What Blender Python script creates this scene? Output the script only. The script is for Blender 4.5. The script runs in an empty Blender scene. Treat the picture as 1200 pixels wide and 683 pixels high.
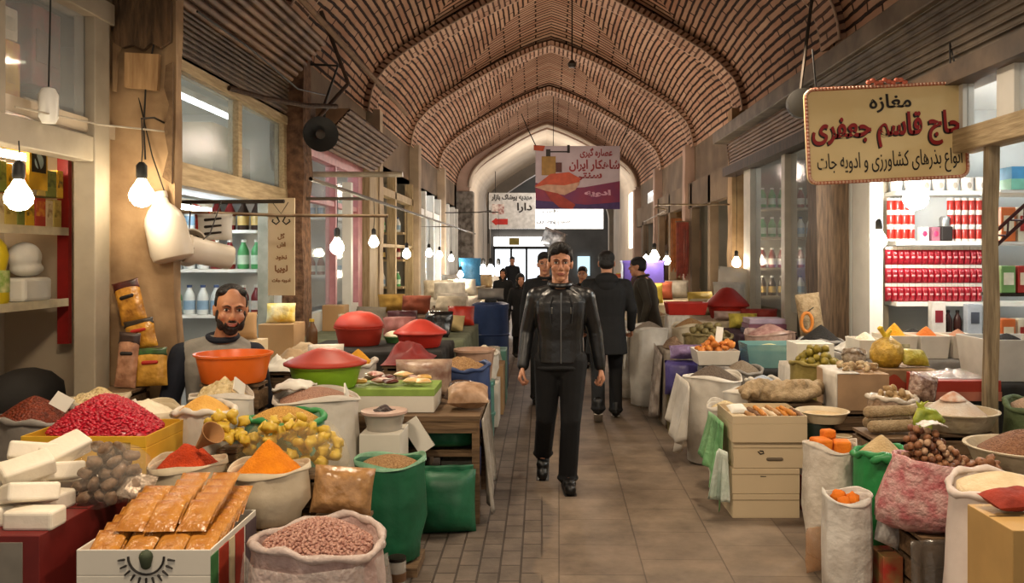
import bpy, bmesh, math, random
from mathutils import Vector, Matrix, noise
PI = math.pi
sc = bpy.context.scene
COL = sc.collection
# ------------------------------------------------------------------ camera
CAM_H = 1.56
cd = bpy.data.cameras.new('camera'); cam = bpy.data.objects.new('camera', cd); COL.objects.link(cam)
cam.location = (0, 0, CAM_H); cam.rotation_euler = (PI/2, 0, 0)
cd.sensor_width = 36; cd.lens = 30.0; cd.shift_x = -35/1200; cd.shift_y = -41.5/1200
cd.clip_start = 0.05; cd.clip_end = 200
sc.camera = cam
# ------------------------------------------------------------------ world + exposure
wd = bpy.data.worlds.new('world'); sc.world = wd; wd.use_nodes = True
bg = wd.node_tree.nodes['Background']; bg.inputs[0].default_value = (1.0, 0.90, 0.78, 1); bg.inputs[1].default_value = 0.36
vs = sc.view_settings; vs.view_transform = 'Standard'; vs.look = 'None'; vs.gamma = 1; vs.use_curve_mapping = False; vs.exposure = 0.5
WARM = (1.0, 0.80, 0.58); COOL = (0.86, 0.95, 1.0)
BULB = 1.0           # master of all the bare bulbs
# unseen fill lights added over the near stalls, the vault and the far end
def area(loc, rot, size, energy, col):
    l = bpy.data.lights.new('lamp', 'AREA'); l.energy = energy; l.color = col; l.shape = 'RECTANGLE'; l.size = size[0]; l.size_y = size[1]
    o = bpy.data.objects.new('lamp', l); COL.objects.link(o); o.location = loc; o.rotation_euler = rot; return o  # bare added light, no lamp body built for it
def point(loc, energy, col, r=0.08):
    l = bpy.data.lights.new('lamp', 'POINT'); l.energy = energy; l.color = col; l.shadow_soft_size = r
    o = bpy.data.objects.new('lamp', l); COL.objects.link(o); o.location = loc; return o  # added light without a fixture
NEAR = 1.0  # strength of the fill lights added over the near stalls
area((-1.2, 2.4, 3.0), (0, 0, 0), (.35, .35), 50*NEAR, WARM)
area((1.5, 2.6, 3.0), (0, 0, 0), (.35, .35), 44*NEAR, WARM)
area((-1.15, 6.0, 2.95), (0, 0, 0), (.3, .3), 26*NEAR, WARM)
area((1.4, 5.6, 3.0), (0, 0, 0), (.3, .3), 30*NEAR, WARM)
VAULT = 0.98  # strength of the unseen lights added to brighten the vault
point((0.3, 13.2, 3.3), 56*VAULT, (1.0, .80, .66), .2)
point((0.3, 17.6, 3.3), 52*VAULT, (1.0, .80, .66), .2)
point((0.3, 36.0, 4.6), 260, (.95, .97, 1.0), .3)  # unseen light added to brighten the far hall
point((0.3, 26.6, 3.4), 90, (1.0, .90, .78), .2)  # unseen light added for the passage and the white sign
point((0.3, 21.8, 3.2), 48*VAULT, (1.0, .82, .68), .2)
# ------------------------------------------------------------------ helpers
FPX, CX, CY = 1000.0, 635.0, 300.0
def wx(px, Y): return (px-CX)*Y/FPX
def wz(py, Y): return CAM_H-(py-CY)*Y/FPX
def lin(c):
    if isinstance(c, str):
        c = c.lstrip('#'); c = tuple(int(c[i:i+2], 16)/255 for i in (0, 2, 4))
    return tuple(x/12.92 if x <= .04045 else ((x+.055)/1.055)**2.4 for x in c)
_M = {}
def _new(name):
    m = bpy.data.materials.new(name); m.use_nodes = True
    nt = m.node_tree; return m, nt, nt.nodes['Principled BSDF']
def mat(name, c='#888888', rough=.65, var=.12, scale=9., bump=0., bscale=30., metal=0., trans=0., alpha=1., spec=.4, c2=None, sheen=0., stretch=None):
    """plain surface: colour broken up by noise, optional bump"""
    if name in _M: return _M[name]
    m, nt, b = _new(name); N, L = nt.nodes, nt.links
    c = lin(c); c2l = lin(c2) if c2 else tuple(x*(1-2.2*var) for x in c)
    tc = N.new('ShaderNodeTexCoord'); src = tc.outputs['Object']
    if stretch:
        mp = N.new('ShaderNodeMapping'); mp.inputs['Scale'].default_value = stretch; L.new(src, mp.inputs[0]); src = mp.outputs[0]
    nz = N.new('ShaderNodeTexNoise'); nz.inputs['Scale'].default_value = scale; nz.inputs['Detail'].default_value = 5; L.new(src, nz.inputs['Vector'])
    rp = N.new('ShaderNodeValToRGB'); rp.color_ramp.elements[0].position = .34; rp.color_ramp.elements[1].position = .66
    rp.color_ramp.elements[0].color = (*c2l, 1); rp.color_ramp.elements[1].color = (*c, 1)
    L.new(nz.outputs['Fac'], rp.inputs[0]); L.new(rp.outputs[0], b.inputs['Base Color'])
    b.inputs['Roughness'].default_value = rough; b.inputs['Metallic'].default_value = metal; b.inputs['Specular IOR Level'].default_value = spec
    b.inputs['Transmission Weight'].default_value = trans; b.inputs['Alpha'].default_value = alpha; b.inputs['Sheen Weight'].default_value = sheen
    if bump:
        n2 = N.new('ShaderNodeTexNoise'); n2.inputs['Scale'].default_value = bscale; n2.inputs['Detail'].default_value = 4; L.new(src, n2.inputs['Vector'])
        bp = N.new('ShaderNodeBump'); bp.inputs['Strength'].default_value = min(1, bump); bp.inputs['Distance'].default_value = .02
        L.new(n2.outputs['Fac'], bp.inputs['Height']); L.new(bp.outputs[0], b.inputs['Normal'])
    _M[name] = m; return m
def grain(name, c1, c2, scale=120., rough=.7, bump=1., dist=.008):
    """heaped seeds, beans and flakes: one shade per cell"""
    if name in _M: return _M[name]
    m, nt, b = _new(name); N, L = nt.nodes, nt.links
    tc = N.new('ShaderNodeTexCoord'); vo = N.new('ShaderNodeTexVoronoi'); vo.inputs['Scale'].default_value = scale
    L.new(tc.outputs['Object'], vo.inputs['Vector'])
    sp = N.new('ShaderNodeSeparateColor'); L.new(vo.outputs['Color'], sp.inputs[0])
    mx = N.new('ShaderNodeMix'); mx.data_type = 'RGBA'; mx.inputs[6].default_value = (*lin(c1), 1); mx.inputs[7].default_value = (*lin(c2), 1)
    L.new(sp.outputs[0], mx.inputs[0]); L.new(mx.outputs[2], b.inputs['Base Color'])
    b.inputs['Roughness'].default_value = rough; b.inputs['Specular IOR Level'].default_value = .3
    bp = N.new('ShaderNodeBump'); bp.invert = True; bp.inputs['Strength'].default_value = bump; bp.inputs['Distance'].default_value = dist
    L.new(vo.outputs['Distance'], bp.inputs['Height']); L.new(bp.outputs[0], b.inputs['Normal'])
    _M[name] = m; return m
def glow(name, col, strength):
    if name in _M: return _M[name]
    m, nt, b = _new(name)
    b.inputs['Base Color'].default_value = (*col, 1); b.inputs['Emission Color'].default_value = (*col, 1); b.inputs['Emission Strength'].default_value = strength
    _M[name] = m; return m
def film(name, c='#ffffff', alpha=.22, rough=.12, bump=.6, bscale=14.):
    """clear wrinkled plastic"""
    return mat(name, c, rough=rough, var=0, alpha=alpha, bump=bump, bscale=bscale, spec=.9)
def wood(name, c, c2, axis=2, rough=.7, bump=.35):
    s = [14, 14, 14]; s[axis] = 1.2
    return mat(name, c, rough=rough, c2=c2, scale=3.5, bump=bump, bscale=6, stretch=tuple(s))

class MB:
    def __init__(s): s.v = []; s.f = []; s.m = []; s.i = 0
    def add(s, vs, fs, M=None):
        n = len(s.v)
        s.v += [tuple(M @ Vector(p)) for p in vs] if M is not None else [tuple(p) for p in vs]
        s.f += [tuple(n+k for k in f) for f in fs]; s.m += [s.i]*len(fs); return s
    def box(s, x0, x1, y0, y1, z0, z1, M=None):
        return s.add([(x0,y0,z0),(x1,y0,z0),(x1,y1,z0),(x0,y1,z0),(x0,y0,z1),(x1,y0,z1),(x1,y1,z1),(x0,y1,z1)],
                     [(0,3,2,1),(4,5,6,7),(0,1,5,4),(1,2,6,5),(2,3,7,6),(3,0,4,7)], M)
    def cbox(s, c, d, M=None):
        return s.box(c[0]-d[0]/2, c[0]+d[0]/2, c[1]-d[1]/2, c[1]+d[1]/2, c[2]-d[2]/2, c[2]+d[2]/2, M)
    def ell(s, c, r, seg=14, rings=9, M=None):
        if not hasattr(r, '__len__'): r = (r, r, r)
        vs = [(c[0], c[1], c[2]-r[2])]; fs = []
        for i in range(1, rings):
            a = -PI/2+PI*i/rings
            for j in range(seg):
                t = 2*PI*j/seg; vs.append((c[0]+r[0]*math.cos(a)*math.cos(t), c[1]+r[1]*math.cos(a)*math.sin(t), c[2]+r[2]*math.sin(a)))
        vs.append((c[0], c[1], c[2]+r[2])); top = len(vs)-1
        for j in range(seg):
            k = (j+1) % seg; fs.append((0, 1+k, 1+j)); fs.append((top, 1+(rings-2)*seg+j, 1+(rings-2)*seg+k))
            for i in range(rings-2): fs.append((1+i*seg+j, 1+i*seg+k, 1+(i+1)*seg+k, 1+(i+1)*seg+j))
        return s.add(vs, fs, M)
    def tube(s, pts, r, seg=8, closed=False, M=None, flat=1.0):
        pts = [Vector(p) for p in pts]; n = len(pts)
        rs = list(r) if hasattr(r, '__len__') else [r]*n
        vs = []; fs = []; prev = None
        for i, p in enumerate(pts):
            if closed: d = pts[(i+1) % n]-pts[i-1]
            else: d = pts[min(i+1, n-1)]-pts[max(i-1, 0)]
            d = d.normalized() if d.length > 1e-9 else Vector((0, 0, 1))
            if prev is None:
                u = d.cross(Vector((0, 0, 1)));
                if u.length < 1e-3: u = d.cross(Vector((1, 0, 0)))
            else: u = prev-d*prev.dot(d)
            u.normalize(); w = d.cross(u); prev = u
            for j in range(seg):
                t = 2*PI*j/seg; vs.append(p+u*(rs[i]*math.cos(t))+w*(rs[i]*flat*math.sin(t)))
        for i in range(n if closed else n-1):
            for j in range(seg):
                a, b = i*seg+j, i*seg+(j+1) % seg; c, d2 = ((i+1) % n)*seg+(j+1) % seg, ((i+1) % n)*seg+j
                fs.append((a, b, c, d2))
        if not closed:
            fs.append(tuple(reversed(range(seg)))); fs.append(tuple(range((n-1)*seg, n*seg)))
        return s.add(vs, fs, M)
    def cap(s, a, b, ra, rb, seg=12, M=None):
        """tapered limb with round ends"""
        a, b = Vector(a), Vector(b); d = b-a; L = d.length; d = d/L if L > 1e-9 else Vector((0, 0, 1))
        pts, rs = [], []
        for k in (-.98, -.75, -.4, 0): pts.append(a+d*(ra*k)); rs.append(ra*math.sqrt(max(0, 1-k*k)))
        for k in (0, .4, .75, .98): pts.append(b+d*(rb*k)); rs.append(rb*math.sqrt(max(0, 1-k*k)))
        return s.tube(pts, rs, seg, M=M)
    def lathe(s, prof, seg=24, fn=None, M=None, close=True):
        """prof: (r, z) from the bottom outward; r == 0 ends close to a point"""
        vs = []; fs = []; idx = []
        for (r, z) in prof:
            if r <= 1e-6: idx.append([len(vs)]); vs.append((0, 0, z) if fn is None else fn(0, 0, z))
            else:
                row = []
                for j in range(seg):
                    t = 2*PI*j/seg; row.append(len(vs)); vs.append((r*math.cos(t), r*math.sin(t), z) if fn is None else fn(t, r, z))
                idx.append(row)
        for a, b in zip(idx, idx[1:]):
            for j in range(seg):
                k = (j+1) % seg
                if len(a) == 1 and len(b) == 1: continue
                if len(a) == 1: fs.append((a[0], b[k], b[j]))
                elif len(b) == 1: fs.append((a[j], a[k], b[0]))
                else: fs.append((a[j], a[k], b[k], b[j]))
        if close:
            if len(idx[0]) > 1: fs.append(tuple(reversed(idx[0])))
            if len(idx[-1]) > 1: fs.append(tuple(idx[-1]))
        return s.add(vs, fs, M)
    def poly(s, pts, t, M=None):
        """outline in local XZ, thickness t along Y (front at y = 0)"""
        n = len(pts); vs = [(x, 0, z) for x, z in pts]+[(x, t, z) for x, z in pts]
        fs = [tuple(range(n)), tuple(reversed(range(n, 2*n)))]+[(i, n+i, n+(i+1) % n, (i+1) % n) for i in range(n)]
        return s.add(vs, fs, M)
    def grid(s, fn, nx, ny, M=None, closed=False):
        vs = [fn(i/nx, j/ny) for j in range(ny+1) for i in range(nx+1)]
        fs = [(j*(nx+1)+i, j*(nx+1)+i+1, (j+1)*(nx+1)+i+1, (j+1)*(nx+1)+i) for j in range(ny) for i in range(nx)]
        return s.add(vs, fs, M)
    def mesh(s, name, smooth=True):
        me = bpy.data.meshes.new(name); me.from_pydata(s.v, [], s.f)
        if any(s.m):
            for p, k in zip(me.polygons, s.m): p.material_index = k
        bm = bmesh.new(); bm.from_mesh(me); bmesh.ops.recalc_face_normals(bm, faces=bm.faces); bm.to_mesh(me); bm.free()
        if smooth:
            me.polygons.foreach_set('use_smooth', [True]*len(me.polygons))
            if smooth != 'all': me.set_sharp_from_angle(angle=math.radians(42))
        me.update(); return me
    def build(s, name, m, parent=None, loc=None, rz=0, smooth=True, bevel=0):
        o = bpy.data.objects.new(name, s.mesh(name, smooth))
        for x in (m if isinstance(m, (list, tuple)) else [m]): o.data.materials.append(x)
        COL.objects.link(o)
        if parent is not None: o.parent = parent
        if loc is not None: o.location = loc
        if rz: o.rotation_euler = (0, 0, rz)
        if bevel:
            bv = o.modifiers.new('b', 'BEVEL'); bv.width = bevel; bv.segments = 2; bv.limit_method = 'ANGLE'; bv.angle_limit = math.radians(40)
        return o
def tag(o, label, cat, group=None, kind=None):
    if label: o['label'] = label
    if cat: o['category'] = cat
    if group: o['group'] = group
    if kind: o['kind'] = kind
    return o
def thing(name, label, cat, loc=(0,0,0), rz=0, group=None):
    o = bpy.data.objects.new(name, None); COL.objects.link(o); o.location = loc; o.rotation_euler = (0, 0, rz); o.empty_display_size = .05
    return tag(o, label, cat, group)
def struct(o): o['kind'] = 'structure'; return o
def dup(o, loc=None, rz=None, label=None, group=None, parent=None, rot=None, scale=None):
    c = o.copy(); COL.objects.link(c)
    if parent is not None: c.parent = parent
    if loc is not None: c.location = loc
    if rz is not None: c.rotation_euler = (0, 0, rz)
    if rot is not None: c.rotation_euler = rot
    if scale is not None: c.scale = scale
    if label: c['label'] = label
    if group: c['group'] = group
    for ch in list(o.children): dup(ch, parent=c)
    return c
def rotM(rx=0, ry=0, rz=0, loc=(0,0,0)):
    return Matrix.Translation(loc) @ Matrix.Rotation(rz, 4, 'Z') @ Matrix.Rotation(ry, 4, 'Y') @ Matrix.Rotation(rx, 4, 'X')
def nz(x, y, z, s=1.0): return noise.noise(Vector((x*s, y*s, z*s)))
# ------------------------------------------------------------------ Persian writing (joined letter forms, laid out from right to left)
_F = {}
for ch, b, n in [('ا',0xFE8D,2),('ب',0xFE8F,4),('ت',0xFE95,4),('ج',0xFE9D,4),('ح',0xFEA1,4),('خ',0xFEA5,4),('د',0xFEA9,2),('ذ',0xFEAB,2),('ر',0xFEAD,2),('ز',0xFEAF,2),
                 ('س',0xFEB1,4),('ش',0xFEB5,4),('ص',0xFEB9,4),('ع',0xFEC9,4),('غ',0xFECD,4),('ف',0xFED1,4),('ق',0xFED5,4),('ک',0xFB8E,4),('گ',0xFB92,4),('ل',0xFEDD,4),
                 ('م',0xFEE1,4),('ن',0xFEE5,4),('و',0xFEED,2),('ه',0xFEE9,4),('ی',0xFBFC,4),('پ',0xFB56,4),('چ',0xFB7A,4)]:
    _F[ch] = [chr(b+i) if i < n else None for i in range(4)]
def fa(t):
    out = []
    for i, c in enumerate(t):
        if c not in _F: out.append(c); continue
        p = i > 0 and t[i-1] in _F and _F[t[i-1]][2] is not None
        n = i < len(t)-1 and t[i+1] in _F and _F[c][2] is not None
        out.append(_F[c][3] if p and n else _F[c][1] if p else _F[c][2] if n else c)
    return ''.join(reversed(out))
def writing(t, name, m, parent, loc, size, width=None, rz=0, bold=.0, depth=.002, rot=None, rtl=True, height=None):
    """flat lettering standing in local XZ, facing -Y, as a mesh part"""
    c = bpy.data.curves.new(name, 'FONT'); c.body = fa(t) if rtl else t; c.align_x = 'CENTER'; c.align_y = 'CENTER'; c.size = size; c.extrude = depth; c.offset = bold; c.resolution_u = 3
    tmp = bpy.data.objects.new(name, c); COL.objects.link(tmp)
    me = bpy.data.meshes.new_from_object(tmp.evaluated_get(bpy.context.evaluated_depsgraph_get()))
    bpy.data.objects.remove(tmp)
    xs = [v.co.x for v in me.vertices]; ys = [v.co.y for v in me.vertices]
    if xs:
        k = width/(max(xs)-min(xs)) if width else 1.0; cx = (max(xs)+min(xs))/2; cy = (max(ys)+min(ys))/2
        ky = height/(max(ys)-min(ys)) if height else k
        for v in me.vertices: v.co = ((v.co.x-cx)*k, -v.co.z, (v.co.y-cy)*ky)
    me.materials.clear(); me.materials.append(m)
    o = bpy.data.objects.new(name, me); COL.objects.link(o); o.parent = parent; o.location = loc; o.rotation_euler = rot or (0, 0, rz)
    return o
# =================================================================== STRUCTURE
XL, XR, XA, ZS, ZA = -2.5, 2.88, 0.17, 3.62, 5.55
PROF = [(1,0),(.99,.12),(.955,.235),(.89,.345),(.79,.455),(.66,.565),(.51,.685),(.36,.80),(.21,.898),(.09,.965),(0,1)]
def prof(s):
    s = abs(s)
    for (a, h0), (b, h1) in zip(PROF, PROF[1:]):
        if b <= s <= a: return h0+(h1-h0)*(a-s)/(a-b)
    return 1
def arch_pts(n=36, xl=XL, xr=XR, xa=XA, zs=ZS, za=ZA):
    """points of the pointed arch by even arc length, left spring to right spring, with arc distance from the crown"""
    raw = []
    S = [p[0] for p in PROF]
    fine = []
    for a, b in zip(S, S[1:]):
        for k in range(8): fine.append(a+(b-a)*k/8)
    fine.append(0.0)
    left = [Vector((xa-(xa-xl)*s, 0, zs+(za-zs)*prof(s))) for s in fine]
    right = [Vector((xa+(xr-xa)*s, 0, zs+(za-zs)*prof(s))) for s in reversed(fine)]
    out = []
    for half, sgn in ((left, -1), (right, 1)):
        d = [0]
        for p, q in zip(half, half[1:]): d.append(d[-1]+(q-p).length)
        T = d[-1]
        for i in range(n//2+1):
            t = T*i/(n//2)
            j = max(k for k in range(len(d)) if d[k] <= t+1e-9); j = min(j, len(d)-2)
            f = (t-d[j])/max(d[j+1]-d[j], 1e-9); p = half[j].lerp(half[j+1], f)
            arc = (t-T) if sgn < 0 else t
            if sgn > 0 and i == 0: continue
            out.append((p.x, p.z, arc))
    return out
def brick_vault_mat(name, brick, brick2, joint, mode, wall=False):
    m, nt, b = _new(name); N, L = nt.nodes, nt.links
    uv = N.new('ShaderNodeUVMap'); uv.uv_map = 'UVMap'
    sx = N.new('ShaderNodeSeparateXYZ'); L.new(uv.outputs[0], sx.inputs[0])
    def mth(op, a, bb=None):
        n = N.new('ShaderNodeMath'); n.operation = op
        for k, x in enumerate((a, bb)):
            if x is None: continue
            if isinstance(x, (int, float)): n.inputs[k].default_value = x
            else: L.new(x, n.inputs[k])
        return n.outputs[0]
    u, v = sx.outputs[0], sx.outputs[1]
    au, av = mth('ABSOLUTE', u), mth('ABSOLUTE', v)
    c1 = N.new('ShaderNodeCombineXYZ'); L.new(av, c1.inputs[0]); L.new(au, c1.inputs[1])     # courses across the lane
    c2 = N.new('ShaderNodeCombineXYZ'); L.new(au, c2.inputs[0]); L.new(av, c2.inputs[1])     # courses along the lane
    if mode == 'vault':
        sel = mth('GREATER_THAN', mth('MULTIPLY', av, .98), mth('ADD', au, .18))
    else: sel = mth('GREATER_THAN', av, -1.0)
    mv = N.new('ShaderNodeMix'); mv.data_type = 'VECTOR'; L.new(sel, mv.inputs[0]); L.new(c1.outputs[0], mv.inputs[4]); L.new(c2.outputs[0], mv.inputs[5])
    nzv = N.new('ShaderNodeTexNoise'); nzv.inputs['Scale'].default_value = 6; L.new(mv.outputs[1], nzv.inputs['Vector'])
    dv = N.new('ShaderNodeVectorMath'); dv.operation = 'MULTIPLY_ADD'; L.new(nzv.outputs['Color'], dv.inputs[0]); dv.inputs[1].default_value = (.03, .022, 0); L.new(mv.outputs[1], dv.inputs[2])
    bk = N.new('ShaderNodeTexBrick'); L.new(dv.outputs[0], bk.inputs['Vector']); bk.inputs['Scale'].default_value = 1.0
    bk.inputs['Brick Width'].default_value = .62; bk.inputs['Row Height'].default_value = .088; bk.inputs['Mortar Size'].default_value = .017; bk.inputs['Mortar Smooth'].default_value = .35
    bk.inputs['Color1'].default_value = (*lin(brick), 1); bk.inputs['Color2'].default_value = (*lin(brick2), 1); bk.inputs['Mortar'].default_value = (*lin(joint), 1)
    tc = N.new('ShaderNodeTexCoord'); n2 = N.new('ShaderNodeTexNoise'); n2.inputs['Scale'].default_value = .9; n2.inputs['Detail'].default_value = 6; L.new(tc.outputs['Object'], n2.inputs['Vector'])
    rp = N.new('ShaderNodeValToRGB'); rp.color_ramp.elements[0].position = .3; rp.color_ramp.elements[0].color = (.62, .56, .52, 1); rp.color_ramp.elements[1].position = .62; rp.color_ramp.elements[1].color = (1, 1, 1, 1)
    L.new(n2.outputs['Fac'], rp.inputs[0])
    mx = N.new('ShaderNodeMix'); mx.data_type = 'RGBA'; mx.blend_type = 'MULTIPLY'; mx.inputs[0].default_value = 1; L.new(bk.outputs['Color'], mx.inputs[6]); L.new(rp.outputs[0], mx.inputs[7])
    L.new(mx.outputs[2], b.inputs['Base Color']); b.inputs['Roughness'].default_value = .9; b.inputs['Specular IOR Level'].default_value = .15
    bp = N.new('ShaderNodeBump'); bp.invert = True; bp.inputs['Strength'].default_value = 1; bp.inputs['Distance'].default_value = .05; L.new(bk.outputs['Fac'], bp.inputs['Height']); L.new(bp.outputs[0], b.inputs['Normal'])
    return m
M_VAULT = brick_vault_mat('vault_brick', '#c6a388', '#b58a70', '#38261c', 'vault')
M_RIB = brick_vault_mat('rib_brick', '#cbab93', '#bd957c', '#5c4334', 'rib')
M_PLAST = mat('plaster', '#b9a58c', rough=.92, var=.16, scale=2.2, bump=.25, bscale=9)
M_PLASTP = mat('plaster_pink', '#b99c8a', rough=.92, var=.13, scale=1.6, bump=.2, bscale=7)
M_BRN = mat('plaster_brown', '#7d6a55', rough=.9, var=.2, scale=1.7, bump=.3, bscale=8)
M_PIER = mat('old_plaster', '#a98c68', rough=.9, c2='#7a5f42', scale=3.2, bump=.8, bscale=5)
M_STONE = mat('grey_stone', '#8b8379', rough=.95, c2='#4e463d', scale=7, bump=1, bscale=11)
M_DARKW = wood('dark_wood', '#4a3526', '#2a1c13', 2)
M_PINE = wood('pale_wood', '#b8a37f', '#94805e', 1)
M_PINEZ = wood('pale_wood_upright', '#b8a37f', '#94805e', 2)
M_PINEX = wood('pale_wood_cross', '#b8a37f', '#94805e', 0)
M_PAINT = mat('cream_paint', '#c9c2b2', rough=.55, var=.08, scale=5)
M_WHITE = mat('white_paint', '#dedcd4', rough=.5, var=.05, scale=5)
M_GREYB = mat('grey_beige_frame', '#9d927f', rough=.6, var=.1, scale=5)
M_PINK = mat('pink_paint', '#c98a90', rough=.5, var=.1)
M_SHUT = mat('shutter_brown', '#8a6a50', rough=.6, c2='#5e4634', scale=4, bump=.1)
M_SHUTD = mat('shutter_dark', '#6a5743', rough=.6, c2='#42352a', scale=4, bump=.1)
M_SHUTG = mat('shutter_greige', '#7d7060', rough=.65, c2='#574b3d', scale=4)
M_METAL = mat('dark_metal', '#3a332c', rough=.5, metal=.6, var=.15)
M_PIPE = mat('old_pipe', '#8b7a62', rough=.5, metal=.3, c2='#5b4630')
M_GLASS = mat('window_glass', '#dfe8ea', rough=.06, var=0, alpha=.16, spec=.8)
M_BLACK = mat('black_rubber', '#15130f', rough=.6, var=.05)

# ---- the floor: small setts along the stalls, bigger worn slabs in the middle
def floor_mat():
    m, nt, b = _new('paving'); N, L = nt.nodes, nt.links
    tc = N.new('ShaderNodeTexCoord'); src = tc.outputs['Object']
    def bricks(w, h, mort, c1, c2, mo, rot):
        mp = N.new('ShaderNodeMapping'); mp.inputs['Rotation'].default_value = (0, 0, rot); L.new(src, mp.inputs[0])
        k = N.new('ShaderNodeTexBrick'); L.new(mp.outputs[0], k.inputs['Vector']); k.inputs['Scale'].default_value = 1
        k.inputs['Brick Width'].default_value = w; k.inputs['Row Height'].default_value = h; k.inputs['Mortar Size'].default_value = mort; k.inputs['Mortar Smooth'].default_value = .3
        k.inputs['Color1'].default_value = (*lin(c1), 1); k.inputs['Color2'].default_value = (*lin(c2), 1); k.inputs['Mortar'].default_value = (*lin(mo), 1); return k
    a = bricks(.21, .105, .006, '#726860', '#655c54', '#463e38', PI/2)
    c = bricks(.44, .42, .004, '#86796b', '#776a5e', '#655a50', PI/2+.02)
    sx = N.new('ShaderNodeSeparateXYZ'); L.new(src, sx.inputs[0])
    n1 = N.new('ShaderNodeTexNoise'); n1.inputs['Scale'].default_value = 1.1; n1.inputs['Detail'].default_value = 3; L.new(src, n1.inputs['Vector'])
    ma = N.new('ShaderNodeMath'); ma.operation = 'MULTIPLY_ADD'; L.new(n1.outputs['Fac'], ma.inputs[0]); ma.inputs[1].default_value = .5; L.new(sx.outputs[0], ma.inputs[2])
    st = N.new('ShaderNodeMapRange'); st.inputs['From Min'].default_value = .24; st.inputs['From Max'].default_value = .28; L.new(ma.outputs[0], st.inputs['Value'])
    mx = N.new('ShaderNodeMix'); mx.data_type = 'RGBA'; L.new(st.outputs[0], mx.inputs[0]); L.new(a.outputs['Color'], mx.inputs[6]); L.new(c.outputs['Color'], mx.inputs[7])
    mf = N.new('ShaderNodeMix'); mf.data_type = 'FLOAT'; L.new(st.outputs[0], mf.inputs[0]); L.new(a.outputs['Fac'], mf.inputs[2]); L.new(c.outputs['Fac'], mf.inputs[3])
    n2 = N.new('ShaderNodeTexNoise'); n2.inputs['Scale'].default_value = 2.6; n2.inputs['Detail'].default_value = 8; n2.inputs['Roughness'].default_value = .65; L.new(src, n2.inputs['Vector'])
    rp = N.new('ShaderNodeValToRGB'); rp.color_ramp.elements[0].position = .3; rp.color_ramp.elements[0].color = (.46, .43, .40, 1); rp.color_ramp.elements[1].position = .68; rp.color_ramp.elements[1].color = (1.12, 1.06, .98, 1)
    L.new(n2.outputs['Fac'], rp.inputs[0])
    m2 = N.new('ShaderNodeMix'); m2.data_type = 'RGBA'; m2.blend_type = 'MULTIPLY'; m2.inputs[0].default_value = 1; L.new(mx.outputs[2], m2.inputs[6]); L.new(rp.outputs[0], m2.inputs[7])
    L.new(m2.outputs[2], b.inputs['Base Color']); b.inputs['Roughness'].default_value = .62; b.inputs['Specular IOR Level'].default_value = .3
    sm = N.new('ShaderNodeMath'); sm.operation = 'MULTIPLY_ADD'; L.new(mf.outputs[0], sm.inputs[0]); sm.inputs[1].default_value = -.6; L.new(n2.outputs['Fac'], sm.inputs[2])
    bp = N.new('ShaderNodeBump'); bp.inputs['Strength'].default_value = .6; bp.inputs['Distance'].default_value = .015; L.new(sm.outputs[0], bp.inputs['Height']); L.new(bp.outputs[0], b.inputs['Normal'])
    return m
struct(MB().box(-4.6, 5.2, -.5, 46, -.1, 0).build('floor', floor_mat(), smooth=False))

# ---- vault: domed bays of brick between transverse ribs
BAYS = [.6, 4.9, 8.3, 12.2, 16.1, 20.4, 25.0]
def add_uv(o, uvs):
    ul = o.data.uv_layers.new(name='UVMap')
    for p in o.data.polygons:
        for li in p.loop_indices: ul.data[li].uv = uvs[o.data.loops[li].vertex_index]
AP = arch_pts(44)
mb = MB(); uvs = []
for y0, y1 in zip(BAYS, BAYS[1:]):
    ny = 16; n0 = len(mb.v); vs = []; fs = []
    for j in range(ny+1):
        t = j/ny; y = y0+(y1-y0)*t; lift = .46*math.sin(PI*t)**.8 if 0 < t < 1 else 0
        for (x, z, arc) in AP:
            h = max(0.0, (z-ZS)/(ZA-ZS)); vs.append((x, y, z+lift*(.25+.75*h)*(h**.5))); uvs.append((y-(y0+y1)/2, arc))
    w = len(AP)
    for j in range(ny):
        for i in range(w-1): fs.append((j*w+i, j*w+i+1, (j+1)*w+i+1, (j+1)*w+i))
    mb.add(vs, fs)
o = mb.build('ceiling', M_VAULT, smooth='all'); add_uv(o, uvs); struct(o)
M_EDGE = mat('rib_edge_plaster', '#c7ad97', rough=.9, var=.15, scale=3)
for k, yb in enumerate(BAYS[1:-1]):
    mb = MB(); uvs = []; w = len(AP)
    hw = .24; dn = .085
    sec = [(-hw, -.02), (-hw, dn), (hw, dn), (hw, -.02)]
    vs = []; cs = []
    for (x, z, arc) in AP:
        d = Vector((x-.19, z-(ZS-.6))).normalized()
        for (dy, dd) in sec: vs.append((x-d.x*dd, yb+dy, z-d.y*dd)); uvs.append((dy+.26, arc))
    fs = []
    for i in range(w-1):
        for q in range(3): fs.append((i*4+q, i*4+q+1, (i+1)*4+q+1, (i+1)*4+q))
    mb.add(vs, fs); mb.m = [0]*len(mb.f)
    o = mb.build('trim_%d' % (k+1), M_RIB, smooth=False); add_uv(o, uvs); struct(o)
    e = MB()
    for dy in (-hw-.012, hw+.012):
        pts = []
        for (x, z, arc) in AP:
            d = Vector((x-.19, z-(ZS-.6))).normalized(); pts.append((x-d.x*(dn-.01), yb+dy, z-d.y*(dn-.01)))
        e.tube(pts, .014, 6)
    eo = e.build('edging', M_EDGE, o)
# ---- side walls above the shops
mb = MB(); mb.box(XL-.2, XL, .6, 25, 2.92, ZS+.04); mb.box(XL-.2, XL, 24.4, 25.6, 0, 3.7); struct(mb.build('wall_left', M_BRN, smooth=False))
mb = MB(); mb.box(XR, XR+.2, .6, 25, 2.92, ZS+.04); struct(mb.build('wall_right', M_BRN, smooth=False))
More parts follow.
